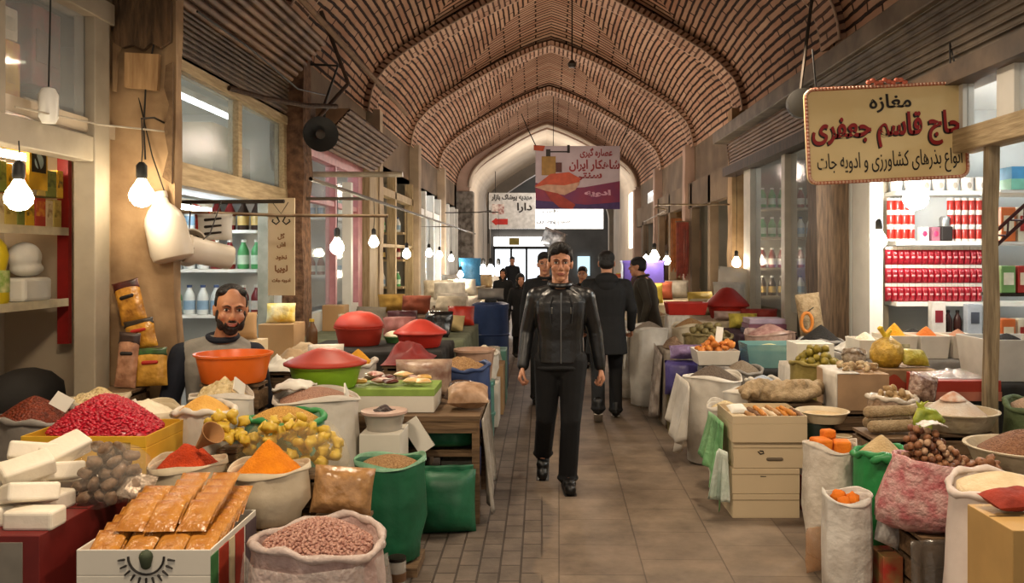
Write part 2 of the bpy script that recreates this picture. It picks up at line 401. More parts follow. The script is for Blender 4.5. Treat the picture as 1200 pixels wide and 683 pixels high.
# ---- piers
tn = 20
def pier(x0, x1, y0, y1, z1, m, rough=.02, seed=0):
    global tn
    b = MB(); nzs = 14
    ring = []
    per = [(x0,y0),((x0+x1)/2,y0),(x1,y0),(x1,(y0+y1)/2),(x1,y1),((x0+x1)/2,y1),(x0,y1),(x0,(y0+y1)/2)]
    vs = []; fs = []; cx, cy = (x0+x1)/2, (y0+y1)/2
    for j in range(nzs+1):
        z = z1*j/nzs
        for (x, y) in per:
            k = rough*nz(x*3+seed, y*3, z*2.3)*2; vs.append((x+(x-cx)*k*3, y+(y-cy)*k*3, z))
    for j in range(nzs):
        for q in range(8): fs.append((j*8+q, j*8+(q+1) % 8, (j+1)*8+(q+1) % 8, (j+1)*8+q))
    b.add(vs, fs); o = struct(b.build('trim_%d' % tn, m)); tn += 1; return o
LP = [5.0, 8.2, 12.2, 16.1, 20.4]
M_PIERZ = wood('weathered_post', '#6f5a45', '#45362a', 2, bump=.6)
p0 = pier(-2.55, -2.15, 5.0, 5.10, 3.66, M_PIER, .03, 1)
pier(-2.6, -2.29, 8.2, 8.46, 3.66, mat('brick_pier', '#7a5a42', rough=.95, c2='#4b3324', scale=14, bump=1, bscale=22), .04, 4)
for y in LP[2:]: pier(-2.6, -2.32, y, y+.3, 3.66, M_PLAST, .02, y)
pier(2.58, 2.95, 8.0, 8.3, 3.3, M_PIERZ, .03, 2)
for y in (12.1, 16.1, 20.4): pier(2.7, 3.0, y, y+.3, 3.66, M_PLASTP if y > 13 else M_PIER, .02, y)
# broken wood and torn plaster on the first pier: a dark timber post beside it and a patch of board on its face
struct(MB().box(-2.66, -2.545, 5.0, 5.2, 0, 3.3).build('trim_40', M_DARKW, smooth=False))
# ---- end wall with the plastered pointed arch, the passage behind it and the dark hall beyond
def arch_wall(name, y0, y1, op, outer, m, m2):
    xl, xr, xa, zs, za = op; P = arch_pts(40, xl, xr, xa, zs, za)
    P = [(xl, 0, 0)]+P+[(xr, 0, 0)]
    b = MB(); n = len(P)
    ox0, ox1, oz = outer
    for y in (y0, y1):
        vs = [(x, y, z) for x, z, a in P]+[(x, y, oz) for x, z, a in P]
        b.add(vs, [(i, i+1, n+i+1, n+i) for i in range(n-1)])
        b.box(ox0, xl, y-.001, y+.001, 0, oz); b.box(xr, ox1, y-.001, y+.001, 0, oz)
    b.i = 1
    b.add([(x, y0, z) for x, z, a in P]+[(x, y1, z) for x, z, a in P], [(i, i+1, n+i+1, n+i) for i in range(n-1)])
    return struct(b.build(name, [m, m2], smooth=False))
E1 = (-2.12, 2.76, .15, 3.45, 5.27)
M_CREAM = mat('pale_plaster', '#d8c8b4', rough=.9, var=.07, scale=1.5)
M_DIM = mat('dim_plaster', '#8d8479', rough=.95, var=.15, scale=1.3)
arch_wall('wall_end', 25.0, 25.45, E1, (-3.2, 3.4, 6.2), M_PLASTP, M_CREAM)
# raised moulding round the arch
mb = MB(); P = arch_pts(40, *E1); mb.tube([(x, 24.97, z+.12) for x, z, a in P], .13, 8, flat=.5); struct(mb.build('trim_50', M_CREAM))
# grey rubble jamb under the arch's foot
struct(MB().box(-2.5, -2.02, 24.9, 25.5, 0, 3.45).build('trim_51', M_STONE, smooth=False))
struct(MB().box(2.7, 2.95, 24.9, 25.4, 0, 3.5).build('trim_52', M_PLASTP, smooth=False))
mb = MB(); n = len(P)
mb.add([(x, y, z+.06) for y in (25.45, 33) for x, z, a in P], [(i, i+1, n+i+1, n+i) for i in range(n-1)])
mb.box(-2.2, -2.12, 25.45, 33, 0, 3.55); mb.box(2.76, 2.84, 25.45, 25.6, 0, 3.55); mb.box(2.76, 2.84, 27.2, 33, 0, 3.55); mb.box(2.76, 2.84, 25.6, 27.2, 0, 1.8)
struct(mb.build('wall_passage', M_CREAM, smooth=False))
o = struct(MB().box(2.80, 2.82, 25.6, 27.2, 1.8, 3.55).build('window_1', glow('daylight_pane', (1, .98, .93), 3.0), smooth=False))
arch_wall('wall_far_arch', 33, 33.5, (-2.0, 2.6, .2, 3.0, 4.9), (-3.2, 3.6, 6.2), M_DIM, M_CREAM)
mb = MB(); mb.box(-5, 6, 42, 42.2, 0, 6.2); mb.box(-5, -4.8, 33.5, 42, 0, 6.2); mb.box(5.8, 6, 33.5, 42, 0, 6.2); mb.box(-5, 6, 33.5, 42, 6.2, 6.3)
struct(mb.build('wall_hall', mat('hall_grey', '#6d6760', rough=.95, var=.15, scale=1), smooth=False))
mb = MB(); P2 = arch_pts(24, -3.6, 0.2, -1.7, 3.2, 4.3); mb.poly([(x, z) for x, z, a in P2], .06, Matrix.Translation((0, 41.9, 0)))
struct(mb.build('trim_53', mat('dark_arch_panel', '#2b2622', rough=.95, var=.1), smooth=False))  # flat dark arched panel on the hall wall
# lit shop front at the far end
mb = MB(); mb.box(-2.35, .35, 41.75, 41.9, 2.05, 2.5)
o = struct(mb.build('trim_54', glow('lit_fascia', (1, .98, .95), 2.2), smooth=False))
MB().box(-1.6, -1.1, 41.72, 41.75, 2.1, 2.45).build('yellow_panel', mat('fascia_yellow', '#b89a3a', rough=.5), o, smooth=False)
o = struct(MB().box(-2.3, .3, 41.8, 41.88, 0.1, 1.9).build('window_2', glow('lit_window_far', (.86, .93, 1.0), .9), smooth=False))
mb = MB()
for x in (-2.34, -1.5, -.75, .3): mb.box(x-.05, x+.05, 41.7, 41.8, 0, 1.98)
mb.box(-2.4, .4, 41.7, 41.8, 1.9, 2.04); mb.box(-2.4, .4, 41.7, 41.8, .0, .3)
mb.build('window_frame', mat('far_frame', '#4e4a45', rough=.6), o, smooth=False)
o = struct(MB().box(1.75, 2.35, 41.8, 41.9, .6, 1.55).build('window_3', glow('monitor_blue', (.55, .75, .85), .8), smooth=False))  # blue-lit monitor right of the far shop front

# ---- shop rooms behind the piers
def shop(side, y0, y1, depth, m, z1=2.92, loft=None, name=None):
    s = -1 if side == 'left' else 1
    xf = XL if s < 0 else XR; xb = xf+s*depth
    b = MB(); a, c = min(xf, xb), max(xf, xb)
    b.box(min(xb, xb+s*.08), max(xb, xb+s*.08), y0-.1, y1+.1, 0, z1)
    b.box(a, c, y0-.1, y0, 0, z1); b.box(a, c, y1, y1+.1, 0, z1)
    b.box(a, c, y0, y1, z1, z1+.06)
    if loft: b.box(a, c, y0, y1, loft, loft+.08)
    return struct(b.build(name, m, smooth=False))
M_SH0 = mat('shop_tile', '#b5a58e', rough=.4, var=.06, scale=2)
M_SHW = mat('shop_white', '#c9ccca', rough=.7, var=.06, scale=2)
M_SHG = mat('shop_grey', '#8f8a7f', rough=.7, var=.12, scale=2)
M_SHO = mat('shop_ochre', '#8a6a44', rough=.8, var=.15, scale=2)
shop('left', 2.4, 5.56, 1.0, M_SH0, loft=2.24, name='wall_left_shop_1')
shop('left', 5.72, 8.2, 1.5, M_SHW, loft=2.06, name='wall_left_shop_2')
shop('left', 8.45, 12.2, 1.4, M_SHW, name='wall_left_shop_3')
shop('left', 12.5, 16.1, 1.3, M_SHG, name='wall_left_shop_4')
shop('left', 16.4, 20.4, 1.3, M_SHW, name='wall_left_shop_5')
shop('left', 20.7, 24.6, 1.3, M_SHG, name='wall_left_shop_6')
shop('right', 1.5, 7.95, 2.4, M_SHW, name='wall_right_shop_1')
shop('right', 8.25, 12.1, 1.4, M_SHG, name='wall_right_shop_2')
shop('right', 12.4, 16.1, 1.4, M_SHG, name='wall_right_shop_3')
shop('right', 16.4, 20.4, 1.3, M_SHO, name='wall_right_shop_4')
shop('right', 20.7, 24.6, 1.3, M_SHG, name='wall_right_shop_5')
def strip_lamp(loc, L, label, e, col=COOL, axis=1):
    t = thing('fluorescent_lamp', label, 'lamp', loc)
    d = Vector((0, 0, 0)); d[axis] = L/2
    MB().tube([-d, d], .02, 8).build('tube', glow('tube_%.1f_%.2f' % (e, col[0]), col, e), t)
    b = MB(); b.box(-.03 if axis else -L/2, .03 if axis else L/2, -L/2 if axis else -.03, L/2 if axis else .03, .02, .07); b.build('housing', M_WHITE, t, smooth=False)
    return t
strip_lamp((-3.1, 4.6, 2.15), 1.3, 'lamp tube over the packet shelves of the nearest shop', 34, (1, .84, .62))
strip_lamp((-3.0, 6.9, 1.97), 1.6, 'cool lamp tube under the loft behind the bearded vendor', 36)
strip_lamp((-2.8, 6.85, 2.80), 1.9, 'lamp tube inside the loft with the blue-grey panes', 9)
strip_lamp((-3.2, 10.2, 2.83), 1.6, 'lamp tube inside the pink-framed shop', 34)
strip_lamp((-3.1, 14.3, 2.83), 1.4, 'lamp tube in the shop with wooden shelving', 14, (1, .8, .55))
strip_lamp((-3.1, 18.4, 2.83), 1.8, 'lamp tube in the white-posted shop', 30)
strip_lamp((3.75, 5.4, 2.8), 1.8, 'lamp tube over the shop of red tins', 60)
strip_lamp((4.3, 6.8, 2.8), 1.2, 'second lamp tube over the shop of red tins, nearer its back wall', 30)
strip_lamp((3.6, 10.2, 2.83), 1.6, 'lamp tube in the shop of green bottles', 18)
strip_lamp((3.6, 14.3, 2.83), 1.4, 'lamp tube in the shop past the plaster pier', 14, (1, .85, .65))
strip_lamp((3.6, 18.4, 2.83), 1.4, 'lamp tube in the orange-lit shop', 28, (1, .6, .3))

# ---- shop fronts, left
def pane(name_n, x, y0, y1, z0, z1, m=None):
    return struct(MB().box(x-.004, x+.004, y0, y1, z0, z1).build('window_%d' % name_n, m or M_GLASS, smooth=False))
# nearest shop: plaster beam, painted post, glazing above with things behind it
b = MB(); b.box(-2.58, -2.47, 2.4, 4.78, 2.08, 2.22); b.box(-2.58, -2.46, 4.70, 4.86, .0, 2.95); b.box(-2.56, -2.48, 3.86, 3.95, 2.2, 2.95); b.box(-2.6, -2.45, 2.4, 4.9, 2.88, 3.0)
struct(b.build('trim_60', M_GREYB, smooth=False, bevel=.006))
struct(MB().box(-2.62, -2.52, 4.87, 4.99, 0, 2.9).build('trim_61', M_PIER, smooth=False))
pane(4, -2.52, 2.4, 4.7, 2.22, 2.88)
# second shop: loft window of two lights and shutter housing
b = MB(); y0, y1 = 5.35, 8.2
b.box(-2.56, -2.44, y0, y1, 2.04, 2.2)
for y, w in ((5.37, .05), (6.9, .08), (8.1, .18)): b.box(-2.54, -2.45, y, y+w, 2.2, 2.88)
b.box(-2.56, -2.44, y0, y1, 2.82, 2.9)
struct(b.build('trim_62', M_PINE, smooth=False, bevel=.006))
pane(5, -2.5, 5.4, 8.1, 2.2, 2.82, mat('loft_glass', '#b9c9cc', rough=.16, var=.1, alpha=.30, spec=.12))
b = MB(); b.box(-2.54, -2.44, 7.62, 7.78, 0, 2.04); b.box(-2.56, -2.42, 5.35, 5.45, 0, 2.04)
struct(b.build('trim_63', mat('grey_green_post', '#8c8f84', rough=.6, var=.15), smooth=False, bevel=.005))
def corrugated(name, label, pts, y0, y1, n, m, amp=.012, cat='shutter'):
    """slats running along the lane: cross-section from pts[0] to pts[-1] in XZ"""
    secs = []
    tot = []
    for (a, c) in zip(pts, pts[1:]):
        k = max(2, int(n*(Vector(c)-Vector(a)).length/sum((Vector(q)-Vector(p)).length for p, q in zip(pts, pts[1:]))))
        d = (Vector(c)-Vector(a)).normalized(); nn = Vector((d.y, -d.x))
        for i in range(k*8+1):
            t = i/(k*8); ph = (i % 8); off = (-amp, amp*.7, amp, amp*1.1, amp*1.1, amp, amp*.7, -amp)[ph]
            p = Vector(a).lerp(Vector(c), t)+nn*off; secs.append(p)
    vs = [(p.x, y, p.y) for y in (y0, y1) for p in secs]; k = len(secs)
    b2 = MB(); b2.add(vs, [(i, i+1, k+i+1, k+i) for i in range(k-1)])
    vs2 = [(p.x, y, p.y) for y in (y0, y1) for p in (Vector(pts[0]), Vector(pts[-1]), Vector((pts[0][0], pts[-1][1])))]
    b2.add(vs2, [(0, 1, 2), (3, 5, 4), (1, 4, 5, 2), (0, 2, 5, 3)])
    o = b2.build(name, m, smooth=False); return tag(o, label, cat)
corrugated('roller_shutter', 'dark rolled-up slat shutter over the loft window', [(-2.44, 2.92), (-2.42, 3.28)], 5.35, 8.15, 9, M_SHUTD)
corrugated('shutter_hood', 'brown slatted hood sloping out above the loft window', [(-2.40, 3.22), (-2.05, 3.60)], 4.6, 8.1, 8, M_SHUT, .022, 'hood')
corrugated('shutter_hood', 'pale slatted hood over the pink-framed shop', [(-2.36, 2.72), (-2.0, 3.1)], 8.9, 11.9, 9, mat('shutter_tan', '#7c5d42', rough=.7, c2='#5c432e', scale=4), .016, 'hood')
# third shop: pink frame
b = MB()
b.box(-2.55, -2.43, 8.47, 12.2, 2.62, 2.76); b.box(-2.55, -2.43, 8.47, 8.6, 0, 2.62); b.box(-2.55, -2.43, 10.05, 10.13, 0, 2.62); b.box(-2.56, -2.42, 11.25, 11.5, 0, 2.62)
b.box(-2.54, -2.44, 8.6, 11.3, 2.14, 2.2)
struct(b.build('trim_64', M_PINK, smooth=False, bevel=.005))
pane(6, -2.5, 8.6, 11.25, 1.0, 2.62)
struct(MB().box(-2.52, -2.42, 8.6, 11.25, 0, .95).build('trim_65', M_WHITE, smooth=False))
struct(MB().box(-2.56, -2.34, 11.6, 12.2, 0, 2.9).build('trim_66', M_PINEZ, smooth=False))
# farther shop fronts
b = MB()
for y in (12.55, 14.1, 15.95): b.box(-2.56, -2.42, y, y+.12, 0, 2.9)
b.box(-2.56, -2.42, 12.5, 16.1, 2.5, 2.62); b.box(-2.56, -2.42, 12.5, 16.1, 1.7, 1.75)
struct(b.build('trim_67', M_PINEZ, smooth=False))
b = MB()
for y in (16.4, 17.6, 18.9, 20.2): b.box(-2.56, -2.40, y, y+.16, 0, 2.9)
b.box(-2.56, -2.42, 16.4, 20.4, 2.4, 2.52)
for y in (20.7, 22.0, 23.4, 24.3): b.box(-2.56, -2.40, y, y+.16, 0, 2.9)
struct(b.build('trim_68', M_WHITE, smooth=False))
pane(7, -2.5, 16.5, 20.2, .9, 2.4)
# ---- shop fronts, right
b = MB(); b.box(2.55, 2.7, 3.2, 5.35, 2.2, 2.34); b.box(2.56, 2.68, 3.2, 3.3, 0, 2.9)
struct(b.build('trim_70', M_PINE, smooth=False, bevel=.006))
b = MB(); b.box(2.59, 2.66, 5.25, 5.40, 2.34, 2.62); b.box(2.59, 2.66, 4.68, 4.86, 2.34, 2.72); b.box(2.59, 2.66, 4.0, 4.2, 2.34, 2.75)
struct(b.build('trim_71', M_WHITE, smooth=False))
pane(8, 2.62, 3.3, 5.25, 2.34, 2.74)
corrugated('roller_shutter', 'greige slat shutter housing above the yellow hanging sign', [(2.60, 2.72), (2.48, 3.14)], 3.4, 7.9, 9, M_SHUTG, .014)
struct(MB().box(2.5, 2.75, 3.4, 8.0, 2.62, 2.74).build('trim_72', M_SHUTD, smooth=False))
struct(MB().box(2.42, 2.9, 3.4, 12.1, 3.14, 3.3).build('trim_73', M_SHUTG, smooth=False, bevel=.01))
corrugated('roller_shutter', 'brown slat shutter above the shop of green bottles', [(2.64, 2.78), (2.6, 3.14)], 8.35, 12.0, 8, M_SHUT, .014)
struct(MB().box(2.56, 2.75, 8.3, 12.1, 2.68, 2.8).build('trim_74', M_DARKW, smooth=False))
struct(MB().box(2.88, 3.0, 7.5, 7.92, 0, 2.9).build('trim_75', M_WHITE, smooth=False, bevel=.005))
struct(MB().box(3.02, 3.14, 7.72, 7.9, 0, 2.9).build('trim_76', M_GREYB, smooth=False, bevel=.005))
b = MB()
for y, w in ((8.32, .12), (9.35, .14), (10.9, .35)): b.box(2.66, 2.8, y, y+w, 0, 2.68)
struct(b.build('trim_77', M_PAINT, smooth=False, bevel=.005))
pane(9, 2.73, 8.44, 10.9, .95, 2.68)
b = MB()
for y in (12.45, 14.0, 15.7): b.box(2.76, 2.9, y, y+.2, 0, 2.9)
b.box(2.76, 2.9, 12.4, 16.1, 2.45, 2.92)
for y in (16.45, 18.4, 20.1): b.box(2.76, 2.9, y, y+.2, 0, 2.9)
b.box(2.76, 2.9, 16.4, 20.4, 2.5, 2.92); b.box(2.76, 2.9, 20.7, 24.9, 2.4, 2.92); b.box(2.76, 2.9, 20.7, 21.0, 0, 2.5); b.box(2.76, 2.9, 23.2, 23.5, 0, 2.5)
struct(b.build('trim_78', M_BRN, smooth=False))
o = struct(MB().box(2.85, 2.87, 21.4, 23.0, 2.5, 3.25).build('window_10', mat('dull_pane', '#a9b0b0', rough=.2, var=.1), smooth=False))
# small-brick column facing beside the third pier
# =================================================================== PEOPLE
def fused(name, mb, voxel, mats, parent=None, smooth=3, cut=None):
    """closed forms melted into one continuous surface; cut drops everything below a height"""
    me = mb.mesh(name); o = bpy.data.objects.new(name, me); COL.objects.link(o)
    r = o.modifiers.new('r', 'REMESH'); r.mode = 'VOXEL'; r.voxel_size = voxel; r.use_smooth_shade = True
    s = o.modifiers.new('s', 'SMOOTH'); s.factor = .5; s.iterations = smooth
    m2 = bpy.data.meshes.new_from_object(o.evaluated_get(bpy.context.evaluated_depsgraph_get()))
    o.modifiers.clear(); o.data = m2; bpy.data.meshes.remove(me)
    m2.materials.clear()
    for x in (mats if isinstance(mats, (list, tuple)) else [mats]): m2.materials.append(x)
    m2.polygons.foreach_set('use_smooth', [True]*len(m2.polygons))
    if parent is not None: o.parent = parent
    return o
M_SKIN = mat('skin', '#c08a68', rough=.5, c2='#a8735a', scale=14, bump=.05, bscale=60)
M_SKIN2 = mat('skin_tan', '#bb8560', rough=.5, c2='#a06c50', scale=14, bump=.05, bscale=60)
M_LIP = mat('lips', '#9a5a4c', rough=.45, var=.05)
M_EYEW = mat('eye_white', '#d8d0c6', rough=.2, var=0)
M_IRIS = mat('iris', '#1c110b', rough=.15, var=0)
M_HAIR = mat('black_hair', '#14100d', rough=.55, c2='#080605', scale=60, bump=.6, bscale=80)
M_BEARD = mat('dark_beard', '#2a1e17', rough=.75, c2='#1a120d', scale=60, bump=.6, bscale=90)
M_LEATH = mat('black_leather', '#1a1b1d', rough=.34, c2='#101113', scale=6, bump=.5, bscale=10, spec=.55)
M_CLOTH = mat('black_cloth', '#121315', rough=.85, var=.1, bump=.2, bscale=12)
M_TROU = mat('black_trousers', '#0d0d0f', rough=.85, var=.1, bump=.3, bscale=9)
M_SHOE = mat('black_shoe', '#0e0d0c', rough=.4, var=.1)
M_SOLE = mat('pale_sole', '#b5aea2', rough=.7, var=.1)
M_ZIP = mat('zip_metal', '#8a8a88', rough=.3, metal=.9, var=.05)
def V(*a): return Vector(a)
def hand(b, w, d, inward, fwd, s=1.0, curl=1.0):
    d = d.normalized(); n = inward-d*inward.dot(d); n.normalize(); a = d.cross(n); a = a if a.dot(fwd) > 0 else -a
    K = []
    for k, off in enumerate((.027, .009, -.009, -.027)):
        L = (.078, .082, .078, .070)[k]*s
        p0 = w+d*.008*s+a*off*.6*s; p1 = w+d*L+a*off*s
        b.cap(p0, p1, .0135*s, .0115*s, 8); K.append(p1)
    fl = ((.038, .023, .019), (.042, .026, .02), (.039, .024, .019), (.030, .019, .017))
    for k, p in enumerate(K):
        ang = 0
        for q, (L, da) in enumerate(zip(fl[k], (.55*curl, .85*curl, .55*curl))):
            ang += da*(1+.08*k); dr = d*math.cos(ang)+n*math.sin(ang); p2 = p+dr*L*s
            b.cap(p, p2, (.0092-.0008*q)*s, (.0086-.0009*q)*s, 8); p = p2
    t0 = w+d*.022*s+a*.022*s; t1 = t0+(d*.7+a*.55+n*.35).normalized()*.036*s; t2 = t1+(d*.9+a*.15+n*.5).normalized()*.03*s; t3 = t2+(d*.75-a*.1+n*.65).normalized()*.022*s
    b.cap(t0, t1, .014*s, .0115*s, 8); b.cap(t1, t2, .0108*s, .0095*s, 8); b.cap(t2, t3, .0095*s, .008*s, 8)
def head_forms(b, M, jaw=1.0):
    b.ell((0, .014, .030), (.073, .092, .088), 20, 14, M)
    b.ell((0, -.018, -.040), (.058*jaw, .066, .072), 18, 12, M)
    b.ell((0, -.055, -.094), (.028*jaw, .026, .022), 12, 8, M)
    b.ell((0, -.03, -.075), (.045*jaw, .046, .034), 12, 8, M)
    for s in (-1, 1):
        b.ell((s*.040, -.058, -.028), (.022, .022, .022), 10, 8, M)                       # cheek
        b.ell((s*.030, -.070, .030), (.026, .018, .010), 10, 8, M)                        # brow
        b.ell((s*.074, .012, -.008), (.011, .020, .031), 10, 8, M)                        # ear
        b.ell((s*.078, .018, .004), (.010, .016, .018), 8, 6, M)
        b.ell((s*.011, -.094, -.032), (.009, .010, .008), 8, 6, M)                        # nostril
    b.tube([M @ Vector(p) for p in ((0, -.078, .026), (0, -.090, .004), (0, -.104, -.022), (0, -.100, -.036))], [.008, .009, .0125, .010], 8)
    b.ell((0, -.079, -.058), (.026, .012, .014), 10, 8, M)
def face_parts(root, M, brow='#14100d', smile=0):
    for s in (-1, 1):
        e = MB().ell((s*.030, -.0765, .010), (.0135, .009, .0075), 10, 8, M).build('eye', M_EYEW, root)
        MB().ell((s*.030, -.0845, .010), (.0062, .003, .0066), 10, 6, M).build('iris', M_IRIS, e)
        MB().tube([M @ Vector(p) for p in ((s*.016, -.0855, .0135), (s*.030, -.0875, .019), (s*.045, -.080, .013))], .0018, 6).build('eyelid', M_HAIR, e)
        MB().tube([M @ Vector(p) for p in ((s*.012, -.0895, .027), (s*.028, -.0905, .034), (s*.047, -.078, .028))], [.0035, .0045, .002], 6, flat=.8).build('eyebrow', M_HAIR, root)
    b = MB(); w = .025+.006*smile; u = .006*smile
    b.tube([M @ Vector(p) for p in ((-w, -.078, -.060+u), (-.012, -.0905, -.058), (0, -.0925, -.059), (.012, -.0905, -.058), (w, -.078, -.060+u))], [.002, .0045, .004, .0045, .002], 8); b.build('upper_lip', M_LIP, root); b = MB()
    b.tube([M @ Vector(p) for p in ((-w*.85, -.078, -.063+u), (-.010, -.089, -.0665), (.010, -.089, -.0665), (w*.85, -.078, -.063+u))], [.002, .0055, .0055, .002], 8)
    b.build('lower_lip', M_LIP, root)
BASE = dict(head=V(0,0,1.49), tilt=(0,0,0), neck=V(0,.012,1.335), sho=(V(-.165,.012,1.295), V(.165,.012,1.295)), elb=(V(-.222,.03,1.03), V(.222,.03,1.03)),
            wri=(V(-.242,-.03,.80), V(.242,-.03,.80)), hip=(V(-.085,0,.84), V(.085,0,.84)), kne=(V(-.09,-.02,.455), V(.09,-.02,.455)),
            ank=(V(-.09,.03,.075), V(.09,.03,.075)), toe=(V(-.10,-.15,.035), V(.10,-.15,.035)))
def torso(b, pelvis, neck, sho, g, hem=None, grow=0.0):
    """chest, waist and hips as one tapering oval form with sloping shoulders"""
    up = neck-pelvis; secs = [(-.02, .158, .118), (.12, .152, .112), (.30, .148, .108), (.50, .158, .116), (.68, .170, .122), (.80, .172, .118), (.90, .140, .096), (.97, .085, .075)]
    if hem is not None and hem < pelvis.z-.05: secs = [((hem-pelvis.z)/up.z, .175, .14)]+secs[1:]
    vs = []; n = 20
    for (t, rx, ry) in secs:
        c = pelvis+up*t
        for k in range(n):
            a = 2*PI*k/n; ca, sa = math.cos(a), math.sin(a); q = 2/2.5
            vs.append((c.x+(rx*g+grow)*abs(ca)**q*(1 if ca > 0 else -1), c.y+(ry*g+grow)*abs(sa)**q*(1 if sa > 0 else -1), c.z))
    m = len(secs)
    b.add(vs, [(i*n+k, i*n+(k+1) % n, (i+1)*n+(k+1) % n, (i+1)*n+k) for i in range(m-1) for k in range(n)]+[tuple(reversed(range(n))), tuple(range((m-1)*n, m*n))])
    for s in (0, 1):
        sg = -1 if s == 0 else 1
        b.cap(neck+V(sg*.05, .0, -.03), sho[s]+V(-sg*.012, 0, -.018), .052+grow, .060+grow, 14)
def person(label, loc, rz=0, scale=1.0, J=None, top=None, legs=None, skin=None, hair='short', vox=.005, coat=.80, hood=False, curl=1.0, group=None, face=True, jaw=1.0, hands=True, girth=1.0):
    j = dict(BASE); j.update(J or {}); top = top or M_CLOTH; legs = legs or M_TROU; skin = skin or M_SKIN
    r = thing('person', label, 'person', loc, rz, group); r.scale = (scale,)*3
    HM = Matrix.Translation(j['head']) @ rotM(*j['tilt'])
    pelvis = (j['hip'][0]+j['hip'][1])/2; neck = j['neck']; chest = pelvis.lerp(neck, .66); waist = pelvis.lerp(neck, .32)
    # --- body: one continuous surface under the clothes
    b = MB(); head_forms(b, HM, jaw)
    b.cap(neck-V(0,0,.03), HM @ V(0, .018, -.06), .058, .052, 14)
    b.ell(chest, (.135, .09, .17)); b.ell(waist, (.115, .082, .15)); b.ell(pelvis, (.125, .085, .10)); 
    for s in (0, 1):
        b.cap(j['sho'][s]*.9+neck*.1-V(0,0,.045), j['elb'][s], .038, .033); b.cap(neck-V(0,0,.06), j['sho'][s]*.9+neck*.1-V(0,0,.045), .04, .038); b.cap(j['elb'][s], j['wri'][s], .035, .024)
        b.cap(j['hip'][s], j['kne'][s], .065, .045); b.cap(j['kne'][s], j['ank'][s], .042, .028); b.cap(j['ank'][s], j['toe'][s], .026, .018)
        if hands: hand(b, j['wri'][s], j['wri'][s]-j['elb'][s]*.35-V(j['wri'][s].x*.6, j['wri'][s].y*.5, j['elb'][s].z*.5), V(1 if s == 0 else -1, .15, 0), V(0, -1, 0), 1.0, curl)
    fused('body', b, vox, skin, r, 2)
    if face: face_parts(r, HM, smile=1 if hair == 'receding' else 0)
    # --- hair
    b = MB()
    if hair == 'short':
        b.ell((0, .024, .072), (.083, .090, .074), 18, 12, HM); b.ell((0, .050, .012), (.076, .064, .080), 16, 10, HM)
        for k in range(11): a = -.9+1.8*k/10; b.ell((.068*math.sin(a), -.060*math.cos(a)-.006, .100+.007*((k*7) % 3)-.016*abs(math.sin(a))+.010*math.sin(a)), (.020, .022, .022+.009*(k % 2)), 8, 6, HM)
        for s in (-1, 1): b.ell((s*.072, -.008, .040), (.012, .022, .034), 8, 6, HM)
    elif hair == 'receding':
        b.ell((0, .034, .066), (.077, .082, .064), 18, 12, HM); b.ell((0, .056, .012), (.076, .056, .074), 16, 10, HM)
        for s in (-1, 1): b.ell((s*.071, .012, .036), (.010, .026, .036), 8, 6, HM); b.ell((s*.045, -.012, .090), (.028, .035, .02), 8, 6, HM)
    elif hair == 'cap':
        b.ell((0, .012, .052), (.083, .100, .075), 18, 12, HM); b.ell((0, .045, .0), (.078, .068, .062), 16, 10, HM)
    elif hair == 'scarf':
        b.ell((0, .022, .030), (.090, .100, .105), 18, 12, HM); b.ell((0, .035, -.09), (.10, .085, .09), 16, 10, HM)
    fused('hair' if hair != 'scarf' else 'headscarf', b, vox*1.3, M_HAIR if hair != 'scarf' else M_CLOTH, r, 2)
    # --- jacket or coat
    b = MB(); g = girth
    hem = coat
    torso(b, pelvis, neck, j['sho'], g, hem)
    for s in (0, 1):
        b.cap(j['sho'][s]-V(0,0,.018), j['elb'][s], .062, .050); b.cap(j['elb'][s], j['elb'][s].lerp(j['wri'][s], .93), .052, .041)
        for k in range(3):                                                                       # creases at the elbow
            p = j['elb'][s].lerp(j['wri'][s], .08+.13*k); b.ell(p, (.053-.003*k, .053-.003*k, .011), 12, 6)
    fused('jacket', b, max(.007, vox*1.3), top, r, 3)
    b = MB(); c = neck+V(0, -.004, .012)
    b.tube([c+V(.070*math.cos(t), .066*math.sin(t), .012*math.sin(t)+.008) for t in [2*PI*k/20 for k in range(20)]], .016, 8, closed=True)
    b.build('collar', top, r)
    if hood:
        b = MB(); b.ell(neck+V(0, .075, .005), (.115, .07, .065), 16, 10); b.ell(neck+V(0, .09, -.06), (.095, .055, .075), 14, 10); fused('hood', b, .01, top, r, 3)
    # --- trousers and shoes
    b = MB(); b.ell(pelvis-V(0,0,.015), (.15*g, .115*g, .11), 16, 10)
    for s in (0, 1):
        b.cap(j['hip'][s], j['kne'][s], .098, .070); b.cap(j['kne'][s], j['ank'][s]-V(0,0,.005), .068, .064); b.ell(j['ank'][s]-V(0,0,.012), (.074, .076, .030))
        p = j['kne'][s].lerp(j['ank'][s], .8); b.ell(p, (.062, .062, .02), 12, 6); b.ell(j['kne'][s].lerp(j['ank'][s], .15), (.07, .07, .018), 12, 6)
    fused('trousers', b, max(.008, vox*1.4), legs, r, 3)
    for s in (0, 1):
        a, t = j['ank'][s], j['toe'][s]; d = (t-a); d.normalize()
        heel = a-V(0, 0, .028)+V(d.x, d.y, 0)*-.03
        b = MB(); b.cap(heel, t, .043, .038, 12); b.cap(a+V(0,0,.045), heel, .054, .046, 12); b.ell(a.lerp(t, .6)+V(0,0,.005), (.046, .06, .036))
        sh = fused('shoe', b, .008, M_SHOE, r, 2)
        so = MB(); u = V(0,0,1)-d*d.z; u.normalize(); q = [heel-u*.038, t-u*.033+d*.03]; so.tube(q, [.044, .042], 12, flat=.18); so.build('sole', M_SOLE if coat < .79 else M_SHOE, sh)
    return r, HM, j
